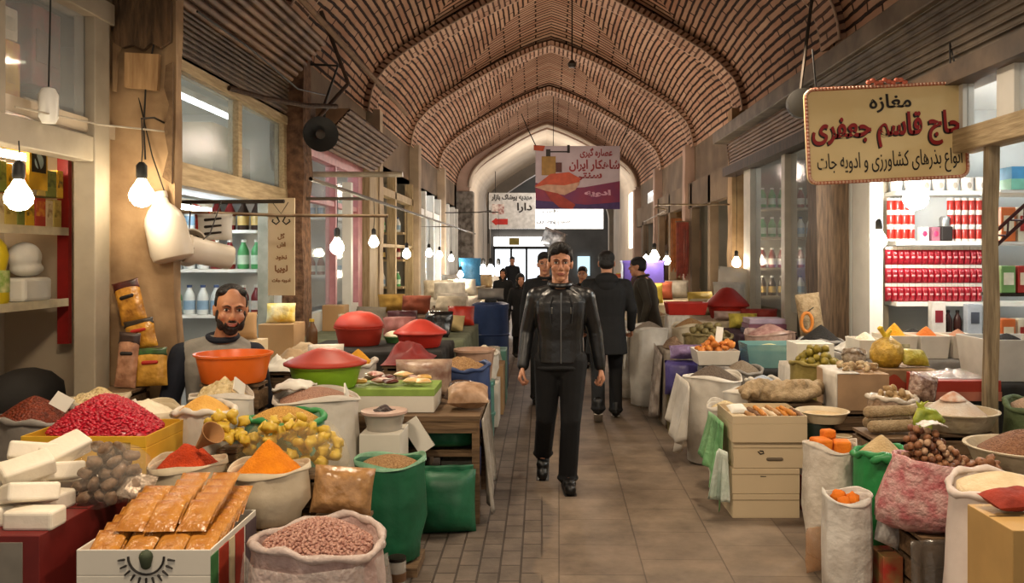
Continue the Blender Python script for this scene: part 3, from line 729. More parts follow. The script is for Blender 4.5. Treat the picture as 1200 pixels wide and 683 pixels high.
# the boy walking up the lane
r, HM, j = person('boy in a black leather jacket walking towards us along the lane', (.128, 5.74, 0), 0, 1.015,
    dict(head=V(-.005, -.03, 1.487), tilt=(.05, 0, .02), neck=V(-.005, -.01, 1.335), sho=(V(-.165, .0, 1.288), V(.165, .0, 1.288)), elb=(V(-.225, .05, 1.03), V(.228, .045, 1.03)), wri=(V(-.252, -.03, .802), V(.262, .03, .792)),
         hip=(V(-.082, .01, .845), V(.082, -.01, .845)), kne=(V(-.098, .02, .47), V(.062, -.07, .458)), ank=(V(-.118, .30, .175), V(.045, .0, .082)), toe=(V(-.122, .18, .045), V(.058, -.18, .036))),
    top=M_LEATH, hair='short', vox=.0042, curl=1.35)
b = MB(); b.tube([V(-.002, -.128, 1.30), V(-.002, -.136, 1.18), V(-.002, -.128, 1.0), V(-.002, -.122, .84)], .005, 6); b.build('zipper', M_ZIP, r)
for s in (-1, 1):
    b = MB(); b.cap(V(s*.062, -.13, 1.2), V(s*.062, -.13, 1.165), .0055, .0055, 8); b.build('snap', M_ZIP, r)
    b = MB(); b.tube([V(s*.058, -.128, 1.275), V(s*.075, -.135, 1.21), V(s*.066, -.133, 1.10)], .0045, 6); b.build('seam', M_LEATH, r)
b = MB(); b.tube([V(.155*math.cos(t), .118*math.sin(t), .805+.004*math.sin(3*t)) for t in [2*PI*k/24 for k in range(24)]], .014, 8, closed=True); b.build('waistband', M_CLOTH, r)
# the man walking away
person('man in a hooded black coat walking away, seen from behind', (.625, 8.25, 0), PI-.05, 1.0,
    dict(sho=(V(-.185, .012, 1.30), V(.185, .012, 1.30)), elb=(V(-.245, .04, 1.05), V(.245, .02, 1.05)), wri=(V(-.24, -.08, .85), V(.24, -.09, .85)),
         kne=(V(-.09, -.12, .47), V(.085, .05, .46)), ank=(V(-.09, -.02, .085), V(.085, .34, .16)), toe=(V(-.1, -.2, .04), V(.085, .21, .045))),
    hair='cap', vox=.008, coat=.62, hood=True, girth=1.18, face=False)
# bearded vendor sitting among his sacks
M_VEST = mat('grey_vest', '#8b867d', rough=.9, var=.1, bump=.3, bscale=30); M_NAVY = mat('navy_sleeve', '#181c28', rough=.85, var=.12)
r, HM, j = person('bearded vendor in a grey vest smiling behind the orange bowl', (-1.90, 5.03, -.29), .34, 1.16,
    dict(head=V(.055, -.07, 1.325), tilt=(.10, .06, .12), neck=V(.015, -.01, 1.165), sho=(V(-.175, .0, 1.12), V(.165, .0, 1.11)), elb=(V(-.235, -.04, .87), V(.21, -.06, .86)), wri=(V(-.19, -.13, .72), V(.15, -.14, .72)),
         hip=(V(-.09, .02, .70), V(.09, .02, .70)), kne=(V(-.09, -.12, .47), V(.09, -.12, .47)), ank=(V(-.09, -.05, .33), V(.09, -.05, .33)), toe=(V(-.09, -.14, .295), V(.09, -.14, .295))),
    top=M_NAVY, skin=M_SKIN2, hair='receding', vox=.005, coat=.80, jaw=1.12)
b = MB(); pelvis = V(0, .02, .70); neck = V(.015, -.01, 1.165)
torso(b, pelvis, neck, (V(-.135, .0, 1.125), V(.125, .0, 1.115)), 1.0, None, .012)
fused('vest', b, .008, M_VEST, r, 3)
b = MB(); b.ell((.02, -.075, 1.02), (.045, .075, .12), 12, 10);  fused('striped_shirt', b, .006, mat('striped_shirt', '#b9a58e', rough=.85, c2='#5d4234', scale=20, stretch=(3, 3, .1)), r, 2)
b = MB()
b.ell((0, -.052, -.092), (.036, .034, .03), 12, 8, HM); b.ell((0, -.076, -.082), (.026, .018, .014), 10, 8, HM); b.ell((0, -.088, -.0465), (.026, .010, .006), 10, 6, HM)
for s in (-1, 1): b.ell((s*.045, -.035, -.065), (.022, .034, .036), 10, 8, HM); b.ell((s*.062, -.008, -.03), (.012, .022, .034), 10, 8, HM); b.ell((s*.030, -.079, -.066), (.007, .010, .018), 8, 6, HM)
fused('beard', b, .005, M_BEARD, r, 1)
t = thing('stool', 'dark wooden stool under the bearded vendor', 'stool', (-1.98, 5.32, 0))
b = MB(); b.box(-.14, .14, -.12, .14, .40, .43); b.build('seat', M_DARKW, t, smooth=False)
for x in (-1, 1):
    for y in (-1, 1): MB().tube([(x*.11, y*.1+.01, 0), (x*.10, y*.09+.01, .40)], .018, 8).build('leg', M_DARKW, t)
# people farther along
person('man in dark clothes walking close behind the boy, half hidden by him', (.03, 9.2, 0), 0, .985, dict(kne=(V(-.09, -.08, .46), V(.09, .05, .46)), ank=(V(-.09, -.12, .08), V(.09, .2, .13)), toe=(V(-.09, -.28, .036), V(.09, .06, .04))), vox=.009)
person('person in a dark coat and headscarf far down the lane, beyond the blue drum', (-.33, 13.2, 0), .2, .80, hair='scarf', vox=.014, coat=.4, hands=False, face=False)
person('person in black walking far down the lane just behind the boy', (.57, 12.0, 0), -.2, .87, vox=.014)
person('small person in a dark coat and scarf beside the far stall of white bundles', (-.75, 16.4, 0), 0, .82, hair='scarf', vox=.014, coat=.4, hands=False, face=False)
person('person in a dark coat far off under the white hanging sign', (-.85, 24.5, 0), 0, .95, vox=.016, coat=.5, hands=False, face=False)
M_OLIVE = mat('dark_olive_jacket', '#332d22', rough=.8, var=.15)
person('person in a dark olive jacket leaning over the red trough', (1.27, 10.1, 0), -1.9, .98, dict(head=V(.02, -.14, 1.46), neck=V(.0, -.07, 1.33), sho=(V(-.19, -.05, 1.285), V(.19, -.05, 1.285))), top=M_OLIVE, hair='cap', vox=.009, coat=.6, girth=1.15)
M_MAROON = mat('maroon_jacket', '#3b1a1a', rough=.85, var=.15)
person('person in a maroon jacket behind the red trough, farther from us', (1.36, 11.9, 0), -1.2, .96, top=M_MAROON, hair='cap', vox=.011, hands=False, face=False)
# =================================================================== BUILDERS FOR THE GOODS
M_JUTE = mat('jute', '#a89272', rough=.95, c2='#8a7556', scale=30, bump=.6, bscale=90)
M_WSACK = mat('white_sack', '#d3ccc0', rough=.75, c2='#b5ada0', scale=5, bump=.35, bscale=9)
M_CSACK = mat('cream_sack', '#cdbfa6', rough=.8, c2='#b0a186', scale=5, bump=.35, bscale=9)
M_GSACK = mat('green_sack', '#1d6342', rough=.5, c2='#164e34', scale=5, bump=.5, bscale=7)
M_GBRT = mat('bright_green_sack', '#2a8a48', rough=.45, c2='#1f6d38', scale=4, bump=.6, bscale=6)
M_GREYS = mat('grey_sack', '#8d8780', rough=.85, c2='#6e6860', scale=5, bump=.35, bscale=9)
M_BRSACK = mat('brown_sack', '#6f5a48', rough=.9, c2='#54432f', scale=6, bump=.35, bscale=9)
M_PSACK = mat('pink_woven_sack', '#bfa39a', rough=.6, c2='#9c7f77', scale=16, bump=.5, bscale=40)
M_CARD = mat('cardboard', '#b08d63', rough=.85, var=.08, scale=3)
M_CARDB = mat('beige_carton', '#cbb795', rough=.7, var=.05, scale=2)
M_CARDW = mat('white_carton', '#d8d2c4', rough=.6, var=.05, scale=3)
M_CRATE = wood('crate_wood', '#7a6044', '#54402c', 0)
M_INK = mat('dark_ink', '#2a2622', rough=.7, var=.05)
M_RED = mat('red_plastic', '#b0281c', rough=.5, var=.08)
M_PAPER = mat('white_paper', '#dcd8cc', rough=.8, var=.04)
M_FILM = film('clear_film')
M_FILMD = film('clear_film_dense', '#efe9df', .34)
_rs = random.Random(5)
def wobble(seed, amt=.04):
    r = random.Random(seed); a, b, c, d = [r.uniform(0, 6.28) for _ in range(4)]
    return lambda t, z: 1+amt*math.sin(2*t+a+z*2)+amt*.7*math.sin(3*t+b-z*3)+amt*.35*math.sin(7*t+c)+amt*.2*math.sin(13*t+d)
def heap(name, label, m, loc, rx, ry, dz, wob=None, base=.0, power=1.4, lump=.0, lscale=30., seed=0, seg=40, cat='produce', tip=(0, 0), kind='stuff', group=None, flat=.0):
    """a mound of loose goods: rounded cone standing in its sack, bowl or box"""
    prof_ = [(0, 0), (1, 0), (1, base)]
    n = 9
    for k in range(1, n): q = 1-k/n; prof_.append((q, base+dz*(1-max(0, (q-flat)/(1-flat))**power)))
    prof_.append((0, base+dz))
    def fn(t, r, z):
        w = wob(t, .0) if wob else 1
        f = max(0, (z-base)/dz) if dz else 0
        x, y = rx*r*w*math.cos(t)+tip[0]*f, ry*r*w*math.sin(t)+tip[1]*f
        if lump and z > base: z += lump*nz(x+seed, y, z, lscale)*1.2+lump*.8*nz(x, y+seed, z, lscale*.37)
        return (x, y, z)
    o = MB().lathe(prof_, seg, fn).build(name, m, loc=loc, smooth='all')
    return tag(o, label, cat, group, kind)
def sack(label, x, y, z0, r, h, m, seed, ry=None, fill=None, rim='roll', name='sack', lean=(0, 0), group=None, taper=.86, amt=.045, rimm=None, folds=True, bulge=1.05):
    """open sack with a rolled lip; fill = (name, label, material, height, power, lump)"""
    ry = ry or r; k = ry/r; w = wobble(seed, amt)
    t0 = thing(name, label, 'sack', (x, y, z0), 0, group)
    d = min(.06, h*.3)
    zz = [(0, .0), (taper*.8, 0), (taper, .015), (taper*1.02, h*.2), (bulge, h*.45), (1.03*bulge/1.05, h*.7), (.985, h*.9), (1.0, h-.012), (.985, h), (.95, h-.004), (.93, h-.02), (.92, h-d), (0, h-d)]
    rr = random.Random(seed)
    ph = [rr.uniform(0, 6.28) for _ in range(3)]
    def fn(t, q, z):
        f = 1.0
        if folds and q > .3 and z < h*.95: f = 1+(.018 if z < h*.7 else .006)*math.sin(9*t+ph[0]+3*z/h)*math.sin(PI*min(1, z/h))+.012*math.sin(17*t+ph[1])
        zl = z+(min(h, .6)*.03*math.sin(2*t+ph[2]) if z > h-.05 else 0)
        a = z/h
        return (r*q*w(t, 0)*f*math.cos(t)+lean[0]*a, r*k*q*w(t, 0)*f*math.sin(t)+lean[1]*a, zl)
    MB().lathe(zz, 44, fn).build('bag', m, t0, smooth='all')
    def rimpt(t, q=1.0, dz=0): return ((r*q*w(t, 0))*math.cos(t)+lean[0], (r*k*q*w(t, 0))*math.sin(t)+lean[1], h+min(h, .6)*.03*math.sin(2*t+ph[2])+dz)
    if rim == 'roll':
        pts = [rimpt(2*PI*i/40, .985, -.008+.006*math.sin(5*i)) for i in range(40)]
        MB().tube(pts, [.015+.004*math.sin(i*1.7+seed) for i in range(40)], 8, closed=True).build('rolled_rim', rimm or m, t0, smooth='all')
    elif rim == 'loose':
        b = MB(); vs = []; n = 60
        for j in range(4):
            for i in range(n):
                t = 2*PI*i/n; q = .97+.022*j+.02*j/3*math.sin(6*t+ph[1]); vs.append(rimpt(t, q, (-.005, .012, .016, -.004)[j]*(1+.6*math.sin(3*t+ph[0]))))
        for j in range(3):
            for i in range(n): b.f.append((j*n+i, j*n+(i+1) % n, (j+1)*n+(i+1) % n, (j+1)*n+i)); b.m.append(0)
        b.v = [tuple(p) for p in vs]; b.build('loose_lip', rimm or m, t0, smooth='all')
    if fill:
        fl = list(fill)+[1.4, 0.0][len(fill)-4:] if len(fill) < 6 else list(fill)
        heap(fl[0], fl[1], fl[2], (x+lean[0]*(1-d/h), y+lean[1]*(1-d/h), z0+h-d+.001), min(r*.86, r*.985-.026), min(r*.86, r*.985-.026)*k, fl[3]+d*.3, w, base=d*.8, power=fl[4], lump=fl[5], seed=seed)
    return t0
def carton(label, x0, x1, y0, y1, z0, z1, m, name='carton', open_top=True, flaps=True, group=None, inner=.07, cat='box', rz=0):
    """cardboard box; open ones have flaps and a floor just under the goods"""
    t = thing(name, label, cat, ((x0+x1)/2, (y0+y1)/2, z0), rz, group); w, d, h = x1-x0, y1-y0, z1-z0; q = .006
    b = MB()
    if open_top:
        b.box(-w/2, w/2, -d/2, d/2, 0, h-inner); b.box(-w/2, w/2, -d/2, -d/2+q, h-inner, h); b.box(-w/2, w/2, d/2-q, d/2, h-inner, h)
        b.box(-w/2, -w/2+q, -d/2+q, d/2-q, h-inner, h); b.box(w/2-q, w/2, -d/2+q, d/2-q, h-inner, h)
    else: b.box(-w/2, w/2, -d/2, d/2, 0, h)
    b.build('box_body', m, t, smooth=False, bevel=.003)
    if not open_top:
        b = MB(); b.box(-w/2+.002, w/2-.002, -.0015, .0015, h, h+.002); b.build('tape', M_INK, t, smooth=False)
    return t
def crate(for_what, x0, x1, y0, y1, z1, z0=0):
    """slatted wooden crate that goods stand on"""
    t = thing('wooden_crate', 'slatted wooden crate holding up '+for_what, 'crate', ((x0+x1)/2, (y0+y1)/2, z0)); w, d, h = x1-x0, y1-y0, z1-z0-.002
    b = MB(); b.box(-w/2, w/2, -d/2, d/2, h-.015, h); b.build('top_board', M_CRATE, t, smooth=False); b = MB(); b.box(-w/2+.01, w/2-.01, -d/2+.01, d/2-.01, 0, .012); b.build('base_board', M_CRATE, t, smooth=False)
    n = max(2, int(h/.11)); b = MB()
    for k in range(n):
        z = .015+(h-.03)*k/n; hh = (h-.03)/n*.82
        b.box(-w/2, w/2, -d/2, -d/2+.012, z, z+hh); b.box(-w/2, w/2, d/2-.012, d/2, z, z+hh); b.box(-w/2, -w/2+.012, -d/2+.012, d/2-.012, z, z+hh); b.box(w/2-.012, w/2, -d/2+.012, d/2-.012, z, z+hh)
    for sx in (-1, 1):
        for sy in (-1, 1): b.cbox((sx*(w/2-.025), sy*(d/2-.025), h/2), (.025, .025, h-.03))
    b.build('slat', M_CRATE, t, smooth=False); return t
def basin(label, x, y, z0, r, h, m, name='basin', cat='basin', lid=None, group=None):
    t = thing(name, label, cat, (x, y, z0), 0, group)
    MB().lathe([(0, 0), (r*.80, 0), (r*.84, .01), (r*.98, h*.9), (r*1.04, h*.93), (r*1.05, h), (r*.97, h), (r*.93, h*.88), (r*.79, .02), (0, .02)], 36).build('bowl', m, t)
    if lid:
        lm, lh, style = lid
        if style == 'dome': p = [(0, h+.001), (r*1.0, h+.001), (r*1.02, h+.012), (r*.97, h+lh*.28), (r*.82, h+lh*.62), (r*.5, h+lh*.9), (r*.1, h+lh), (0, h+lh)]
        else: p = [(0, h+.001), (r*1.12, h+.001), (r*1.13, h+.014), (r*.95, h+lh*.32), (r*.6, h+lh*.66), (r*.42, h+lh*.84), (r*.25, h+lh*.95), (0, h+lh)]
        w = wobble(3, .01)
        MB().lathe(p, 36, lambda a, q, z: (q*math.cos(a)*w(a, z), q*math.sin(a)*w(a, z), z)).build('cover', lm, t, smooth='all')
    return t
def pillow_mb(w, h, t, nx=14, ny=12, wr=.25, seed=0, M=None, seam=.03, b=None):
    """stuffed bag in local XZ, standing on z = 0, thickness along Y, pinched seams top and bottom"""
    b = b or MB()
    def prof_(u, v):
        a = max(0, 1-abs(2*u-1)**3); c = max(0, 1-abs(2*v-1)**4); return (a**.6)*(c**.7)
    for sgn in (-1, 1):
        def fn(u, v):
            q = prof_(u, v); x = (u-.5)*w*(1-.07*math.sin(PI*v)*0+.04*(2*v-1)**2); z = v*h
            k = wr*t*nz(x*9+seed, z*9, sgn+seed, 1.0)*(.4+q)
            return (x, sgn*(t/2*q+abs(k)*.5*q)+k*.15, z)
        b.grid(fn, nx, ny, M)
    return b
def pouch(name, label, cat, loc, w, h, t, m, seed=0, rot=(0, 0, 0), group=None, band=None, fin=True):
    o = thing(name, label, cat, loc, 0, group); o.rotation_euler = rot
    pb = pillow_mb(w, h, t, seed=seed); pb.build('pack', m, o, smooth='all')
    R = rotM(*rot) if False else o.rotation_euler.to_matrix(); o.location.z += .002-min((R @ Vector(p)).z for p in pb.v)
    if fin:
        b = MB(); b.box(-w/2*1.03, w/2*1.03, -.0015, .0015, -.004, .012) if False else b.box(-w/2*1.03, w/2*1.03, -.0015, .0015, h-.006, h+.012); b.build('sealed_edge', m if band is None else band, o, smooth=False)
    if band is not None:
        def fn(u, v):
            x = (u-.5)*w*.8; z = h*(.66+.24*v); a = max(0, 1-abs(2*(x/w+.5)-1)**3)**.6; c = max(0, 1-abs(2*(z/h)-1)**4)**.7
            return (x, -(t/2*a*c*1.12+.003), z)
        MB().grid(fn, 8, 4).build('printed_label', band, o, smooth='all')
    return o
def drape(name, label, cat, top, bottom, m, seed, t=.006, nx=18, ny=12, amp=.02, group=None):
    """hanging cloth or film: top and bottom polylines"""
    T = [Vector(p) for p in top]; B = [Vector(p) for p in bottom]
    def along(P, u):
        k = min(int(u*(len(P)-1)), len(P)-2); return P[k].lerp(P[k+1], u*(len(P)-1)-k)
    def fn(u, v):
        a, c = along(T, u), along(B, u); p = a.lerp(c, v); d = along(T, min(1, u+.02))-along(T, max(0, u-.02)); n = Vector((-d.y, d.x, 0)); n = n.normalized() if n.length > 1e-6 else Vector((1, 0, 0))
        return tuple(p+n*(amp*math.sin(u*21+seed)*v+amp*.5*math.sin(u*37+seed*2)*v))
    o = MB().grid(fn, nx*2, ny).build(name, m, smooth='all'); s = o.modifiers.new('s', 'SOLIDIFY'); s.thickness = t
    return tag(o, label, cat, group)
def lump_mesh(name, r, seed, m, amt=.25, seg=10, rings=7, squash=(1, 1, 1)):
    b = MB(); b.ell((0, 0, 0), (r*squash[0], r*squash[1], r*squash[2]), seg, rings)
    b.v = [tuple(Vector(p)*(1+amt*nz(p[0]*40+seed, p[1]*40, p[2]*40))) for p in b.v]
    me = b.mesh(name, 'all'); me.materials.append(m); return me
def relax(sp, d, n=80):
    """push crowded lumps apart until they only touch"""
    P = [Vector(p) for p in sp]; z0 = min(p.z for p in P)
    for _ in range(n):
        for i in range(len(P)):
            for k in range(i):
                q = P[i]-P[k]; L = q.length
                if L < d:
                    if L < 1e-6: q = Vector((.01, .003, .01)); L = q.length
                    q *= (d-L)/L*.5; P[i] += q; P[k] -= q
                    P[i].z = max(P[i].z, z0); P[k].z = max(P[k].z, z0)
    return P
def strew(name, label, cat, group, meshes, spots, seed=0, tilt=1.0, gap=0):
    """many small like things, each an object of its own"""
    r = random.Random(seed); out = []
    if gap: spots = relax(spots, gap)
    for i, p in enumerate(spots):
        o = bpy.data.objects.new(name, meshes[i % len(meshes)]); COL.objects.link(o); o.location = p
        o.rotation_euler = (r.uniform(-tilt, tilt), r.uniform(-tilt, tilt), r.uniform(0, 6.28)); tag(o, label, cat, group); out.append(o)
    return out
def bottle(name, label, loc, r, h, m, capm, neck=.4, cat='bottle', lab=None, group=None, shape='bottle'):
    t = thing(name, label, cat, loc, 0, group)
    if shape == 'bottle': p = [(0, 0), (r*.92, 0), (r, .01), (r, h*.55), (r*.93, h*.64), (r*.6, h*.78), (r*neck, h*.86), (r*neck, h*.92), (0, h*.92)]
    elif shape == 'squash': p = [(0, 0), (r*.9, 0), (r, .02), (r*.97, h*.38), (r*.74, h*.47), (r*.86, h*.56), (r*.97, h*.68), (r*.8, h*.82), (r*.4, h*.92), (r*.3, h*.95), (0, h*.95)]
    else: p = [(0, 0), (r*.95, 0), (r, .012), (r, h*.84), (r*.93, h*.88), (r*.9, h*.9), (0, h*.9)]
    MB().lathe(p, 18).build('body', m, t)
    cr = r*neck*1.15 if shape == 'bottle' else (r*.32 if shape == 'squash' else r*.97)
    MB().lathe([(0, h*.92-.002 if shape != 'jar' else h*.885), (cr, h*.92-.002 if shape != 'jar' else h*.885), (cr, h), (0, h)], 16).build('lid', capm, t)
    if lab: MB().lathe([(r*1.012, h*.16), (r*1.015, h*.17), (r*1.015, h*.46), (r*1.012, h*.47)], 18, close=False).build('label_band', lab, t)
    return t
# =================================================================== LEFT STALLS
G_BEAN = mat('pinto_bean', '#b08674', rough=.45, c2='#8a5c4e', scale=60, spec=.5)
G_BARB = mat('barberry', '#c0142f', rough=.3, c2='#920d20', scale=70, spec=.6)
G_REDB = grain('red_brown_seed', '#7a2f14', '#4d1a0c', 90, .5, 1)
G_PAPR = mat('paprika', '#c23f10', rough=.95, c2='#a8330c', scale=25, bump=.7, bscale=120)
G_TURM = mat('turmeric', '#e0850f', rough=.95, c2='#cf7409', scale=25, bump=.5, bscale=120)
G_WHITE = mat('white_flour', '#e6dcc6', rough=.95, c2='#d6cab0', scale=12, bump=.5, bscale=60)
G_YELP = mat('yellow_powder', '#dcab57', rough=.95, c2='#cf9a45', scale=14, bump=.5, bscale=90)
G_CREAM = grain('cream_crumb', '#d9c69c', '#bfa878', 60, .9, 1, .012)
G_GOLD = grain('golden_grain', '#d7a652', '#bf8a38', 160, .7, 1)
G_TAN = grain('tan_grain', '#b58e60', '#8f6a42', 150, .7, 1)
G_PINKT = grain('pink_tan_seed', '#b98f78', '#a07560', 170, .7, 1)
G_GREYB = grain('grey_brown_seed', '#6f6052', '#54473b', 170, .8, 1)
G_DATE = mat('dark_dates', '#2f1710', rough=.35, c2='#1c0d08', scale=30, bump=1, bscale=40)
G_BLACK = mat('black_tea', '#1d1815', rough=.9, c2='#120e0c', scale=60, bump=.8, bscale=90)
G_SUGAR = mat('yellow_rock_sugar', '#dfc04a', rough=.4, c2='#cba630', scale=22, trans=.2, bump=.2, bscale=20)
G_LIME = mat('dried_lime', '#7d6248', rough=.6, c2='#55402d', scale=25, bump=.4, bscale=40)
G_SOAP = mat('white_soap', '#e3dac8', rough=.6, c2='#d6ccb8', scale=6, bump=.1, bscale=30)
G_CHIP = mat('amber_packet', '#c4893a', rough=.25, c2='#98581e', scale=9, bump=.8, bscale=22, spec=.7)
M_YBOX = mat('yellow_carton', '#d3a52c', rough=.6, c2='#bb8f22', scale=4)
def beans_heap(name, label, m, loc, r, dz, n, size, base=.0, seed=1, cat='produce', wob=None, tip=(0, 0)):
    rr = random.Random(seed); b = MB()
    def surf(q, t):
        w = wob(t, 0) if wob else 1; f = max(0, 1-q**1.5)
        return Vector((r*q*w*math.cos(t)+tip[0]*f, r*q*w*math.sin(t)+tip[1]*f, base+dz*f))
    b.lathe([(0, 0), (1, 0), (1, base)]+[(1-k/8, -1) for k in range(1, 8)]+[(0, -2)], 36, lambda t, q, z: tuple(surf(q, t)) if z < 0 else (surf(q, t).x, surf(q, t).y, z))
    b.v = [(p[0], p[1], base+dz if p[2] == -2 else p[2]) for p in b.v]
    for i in range(n):
        q = math.sqrt((i+.5)/n)*.985; t = i*2.39996+rr.uniform(-.12, .12); p = surf(q, t)
        b.ell((0, 0, 0), (size*1.35, size*.85, size*.8), 6, 4, Matrix.Translation(p+Vector((0, 0, size*.25))) @ rotM(rr.uniform(-.7, .7), rr.uniform(-.7, .7), rr.uniform(0, 6.28)))
    o = b.build(name, m, loc=loc, smooth='all'); return tag(o, label, cat, None, 'stuff')

# ---- the sack of pinto beans at the very front
bean_sack = sack('pale pink plastic sack heaped with speckled pinto beans, largest in front', -.81, 3.1, 0, .235, .545, M_PSACK, 11, rimm=mat('clear_lip', '#cdbab0', rough=.25, var=.1, alpha=.75, bump=.6, bscale=30), taper=.9)
beans_heap('bean_heap', 'speckled pinto beans in the pale pink sack', G_BEAN, (-.81, 3.1, .487), .196, .085, 1000, .0076, base=.03, seed=4, wob=wobble(11, .045))
wr_ = drape('plastic_wrap', None, None, [(-.81+.262*math.cos(a), 3.1+.262*math.sin(a), .50) for a in (3.3, 4.0, 4.7, 5.4, 6.1)], [(-.81+.285*math.cos(a), 3.1+.285*math.sin(a), .30) for a in (3.3, 4.0, 4.7, 5.4, 6.1)], film('wrap_film', '#ded2c8', .22, .2, 1, 30), 3, t=.002, amp=.008)
wr_.parent = bean_sack; wr_.matrix_parent_inverse = Matrix.Translation((.81, -3.1, 0))
# ---- carton printed with the eye, full of amber packets and dried limes
crate('the carton with the printed eye', -1.60, -1.15, 2.98, 3.40, .22)
t = carton('white carton printed with a dark sun-like eye and striped end', -1.61, -1.145, 2.95, 3.42, .222, .545, M_CARDW, inner=.09)
b = MB(); cx, cz = .01, .245
b.tube([(cx+.062*math.cos(a), -.237, cz+.055+.062*math.sin(a)) for a in [PI+PI*k/14 for k in range(15)]], .004, 6)
b.build('printed_arc', M_INK, t)
b = MB()
for k in range(11):
    a = PI+PI*(k+.5)/11; b.cap((cx+.078*math.cos(a), -.2355, cz+.055+.078*math.sin(a)), (cx+.098*math.cos(a), -.2355, cz+.055+.098*math.sin(a)), .0045, .003, 6)
b.build('printed_lashes_mark', M_INK, t)
b = MB(); b.cap((cx, -.236, cz+.028), (cx, -.236, cz+.055), .018, .024, 12); b.build('printed_emblem', mat('green_ink', '#3c4631', rough=.7), t)
for k, (y0, y1, c) in enumerate(((-.235, -.17, '#3f7a45'), (-.16, -.07, '#b03a24'), (-.06, -.01, '#d8c8a0'), (.0, .09, '#a8341f'), (.11, .23, '#5c4c50'))):
    MB().box(.2325, .235, y0, y1, .005, .30).build('stripe', mat('stripe_%d' % k, c, rough=.6), t, smooth=False)
rr = random.Random(8); k = 0
CHIP = [pillow_mb(.105, .16, .020, seed=s, wr=.6).mesh('amber', 'all') for s in (1, 5, 9)]
M_SEAL = mat('gold_seal', '#d9ab5c', rough=.25, var=.1, spec=.7)
for q in CHIP: q.materials.append(G_CHIP)
def amber(p, rot):  # leaning back on one another like shingles
    global k
    o = bpy.data.objects.new('snack_packet', CHIP[k % 3]); COL.objects.link(o); o.location = p; o.rotation_euler = rot; k += 1
    tag(o, 'glossy amber packet of dried fruit leather piled on the eye-printed carton', 'packet', 'amber packets on the eye-printed carton')
for x, y0, z, n_ in ((-1.545, 2.965, .490, 5), (-1.433, 2.968, .490, 7), (-1.321, 2.962, .490, 7), (-1.209, 2.97, .490, 7), (-1.49, 3.07, .570, 3), (-1.377, 3.065, .570, 5), (-1.264, 3.07, .570, 5)):
    for i in range(n_): amber((x, y0+.054*i, z+.012*i), (-1.09, rr.uniform(-.015, .015), rr.uniform(-.02, .02)+.05*math.sin(x*40)))
LIME = [lump_mesh('lime', .026, s, G_LIME, .35, 10, 7, (1.35, .9, .85)) for s in (1, 2, 3)]
sp = []
for lay, (nn, z) in enumerate(((14, .635), (12, .67), (9, .705), (6, .74), (3, .77))):
    R = .098*(1-.13*lay)
    for i in range(nn): q = math.sqrt((i+.5)/nn); a = i*2.4+lay; sp.append((-1.70+R*1.2*q*math.cos(a), 3.36+R*q*math.sin(a), z))
strew('dried_lime', 'wrinkled brown dried lime in the clear bag beside the amber packets', 'dried lime', 'dried limes heaped in the clear bag', LIME, sp, 3, gap=.056)
b = MB()
w = wobble(21, .07)
b.lathe([(.125, .0), (.15, .05), (.145, .10), (.12, .15), (.085, .19), (.04, .205)], 30, lambda a, q, z: (1.15*q*w(a, z)*math.cos(a), q*w(a, z*8)*math.sin(a), z+.012*math.sin(5*a)), close=False)
o = b.build('clear_bag', film('lime_film', '#e8dccb', .10, .1, 1, 22), loc=(-1.70, 3.36, .606), smooth='all'); tag(o, 'crumpled clear plastic bag around the brown dried limes', 'bag')
pouch('foil_bag', 'small crinkled foil and clear bag leaning on the dried limes', 'bag', (-1.585, 3.30, .60), .12, .11, .045, mat('foil_clear', '#b9a690', rough=.15, var=.2, metal=.4, bump=1, bscale=26), 4, (-.9, .3, .3))
# ---- dark red box with a grey panel, white soap slabs on top
crate('the dark red box of soap slabs', -2.14, -1.74, 2.95, 3.55, .34)
t = carton('dark red carton with a grey framed panel under the white slabs', -2.14, -1.725, 2.93, 3.56, .342, .60, mat('maroon_carton', '#6d1c18', rough=.5, var=.1), open_top=False)
b = MB(); b.box(-.19, .15, -.320, -.315, .03, .235); b.build('grey_panel', mat('grey_panel', '#7d776c', rough=.5, c2='#55504a', scale=4), t, smooth=False)
b = MB(); b.box(-.19, .14, -.324, -.32, .04, .075); b.build('dark_print', M_INK, t, smooth=False)
SL = MB(); SL.box(-.088, .088, -.05, .05, -.034, .034); me = SL.mesh('slab', False); me.materials.append(G_SOAP)
sl = [(-1.98,3.04,.632,.1,0),(-1.80,3.03,.632,-.5,.0),(-2.0,3.22,.632,.4,.0),(-1.86,3.22,.632,.9,0),(-1.95,3.42,.632,.2,0),(-1.90,3.52,.632,-.3,0),(-2.06,3.1,.70,.8,.25),(-1.86,3.10,.70,.35,-.3),(-1.98,3.26,.71,-.3,.3),(-1.89,3.33,.72,.5,-.25),(-1.93,3.20,.765,.25,.35),(-2.05,3.36,.72,.1,.2),(-1.90,3.40,.79,.6,.45),(-2.0,3.36,.79,.0,-.3)]
for x, y, z, rz, tl in sl:
    o = bpy.data.objects.new('soap_slab', me); COL.objects.link(o); o.location = (x, y, z); o.rotation_euler = (tl, -tl*.6, rz+.5)
    bv = o.modifiers.new('b', 'BEVEL'); bv.width = .012; bv.segments = 3
    tag(o, 'white slab of soap tumbled on the dark red carton', 'soap', 'white soap slabs on the dark red carton')
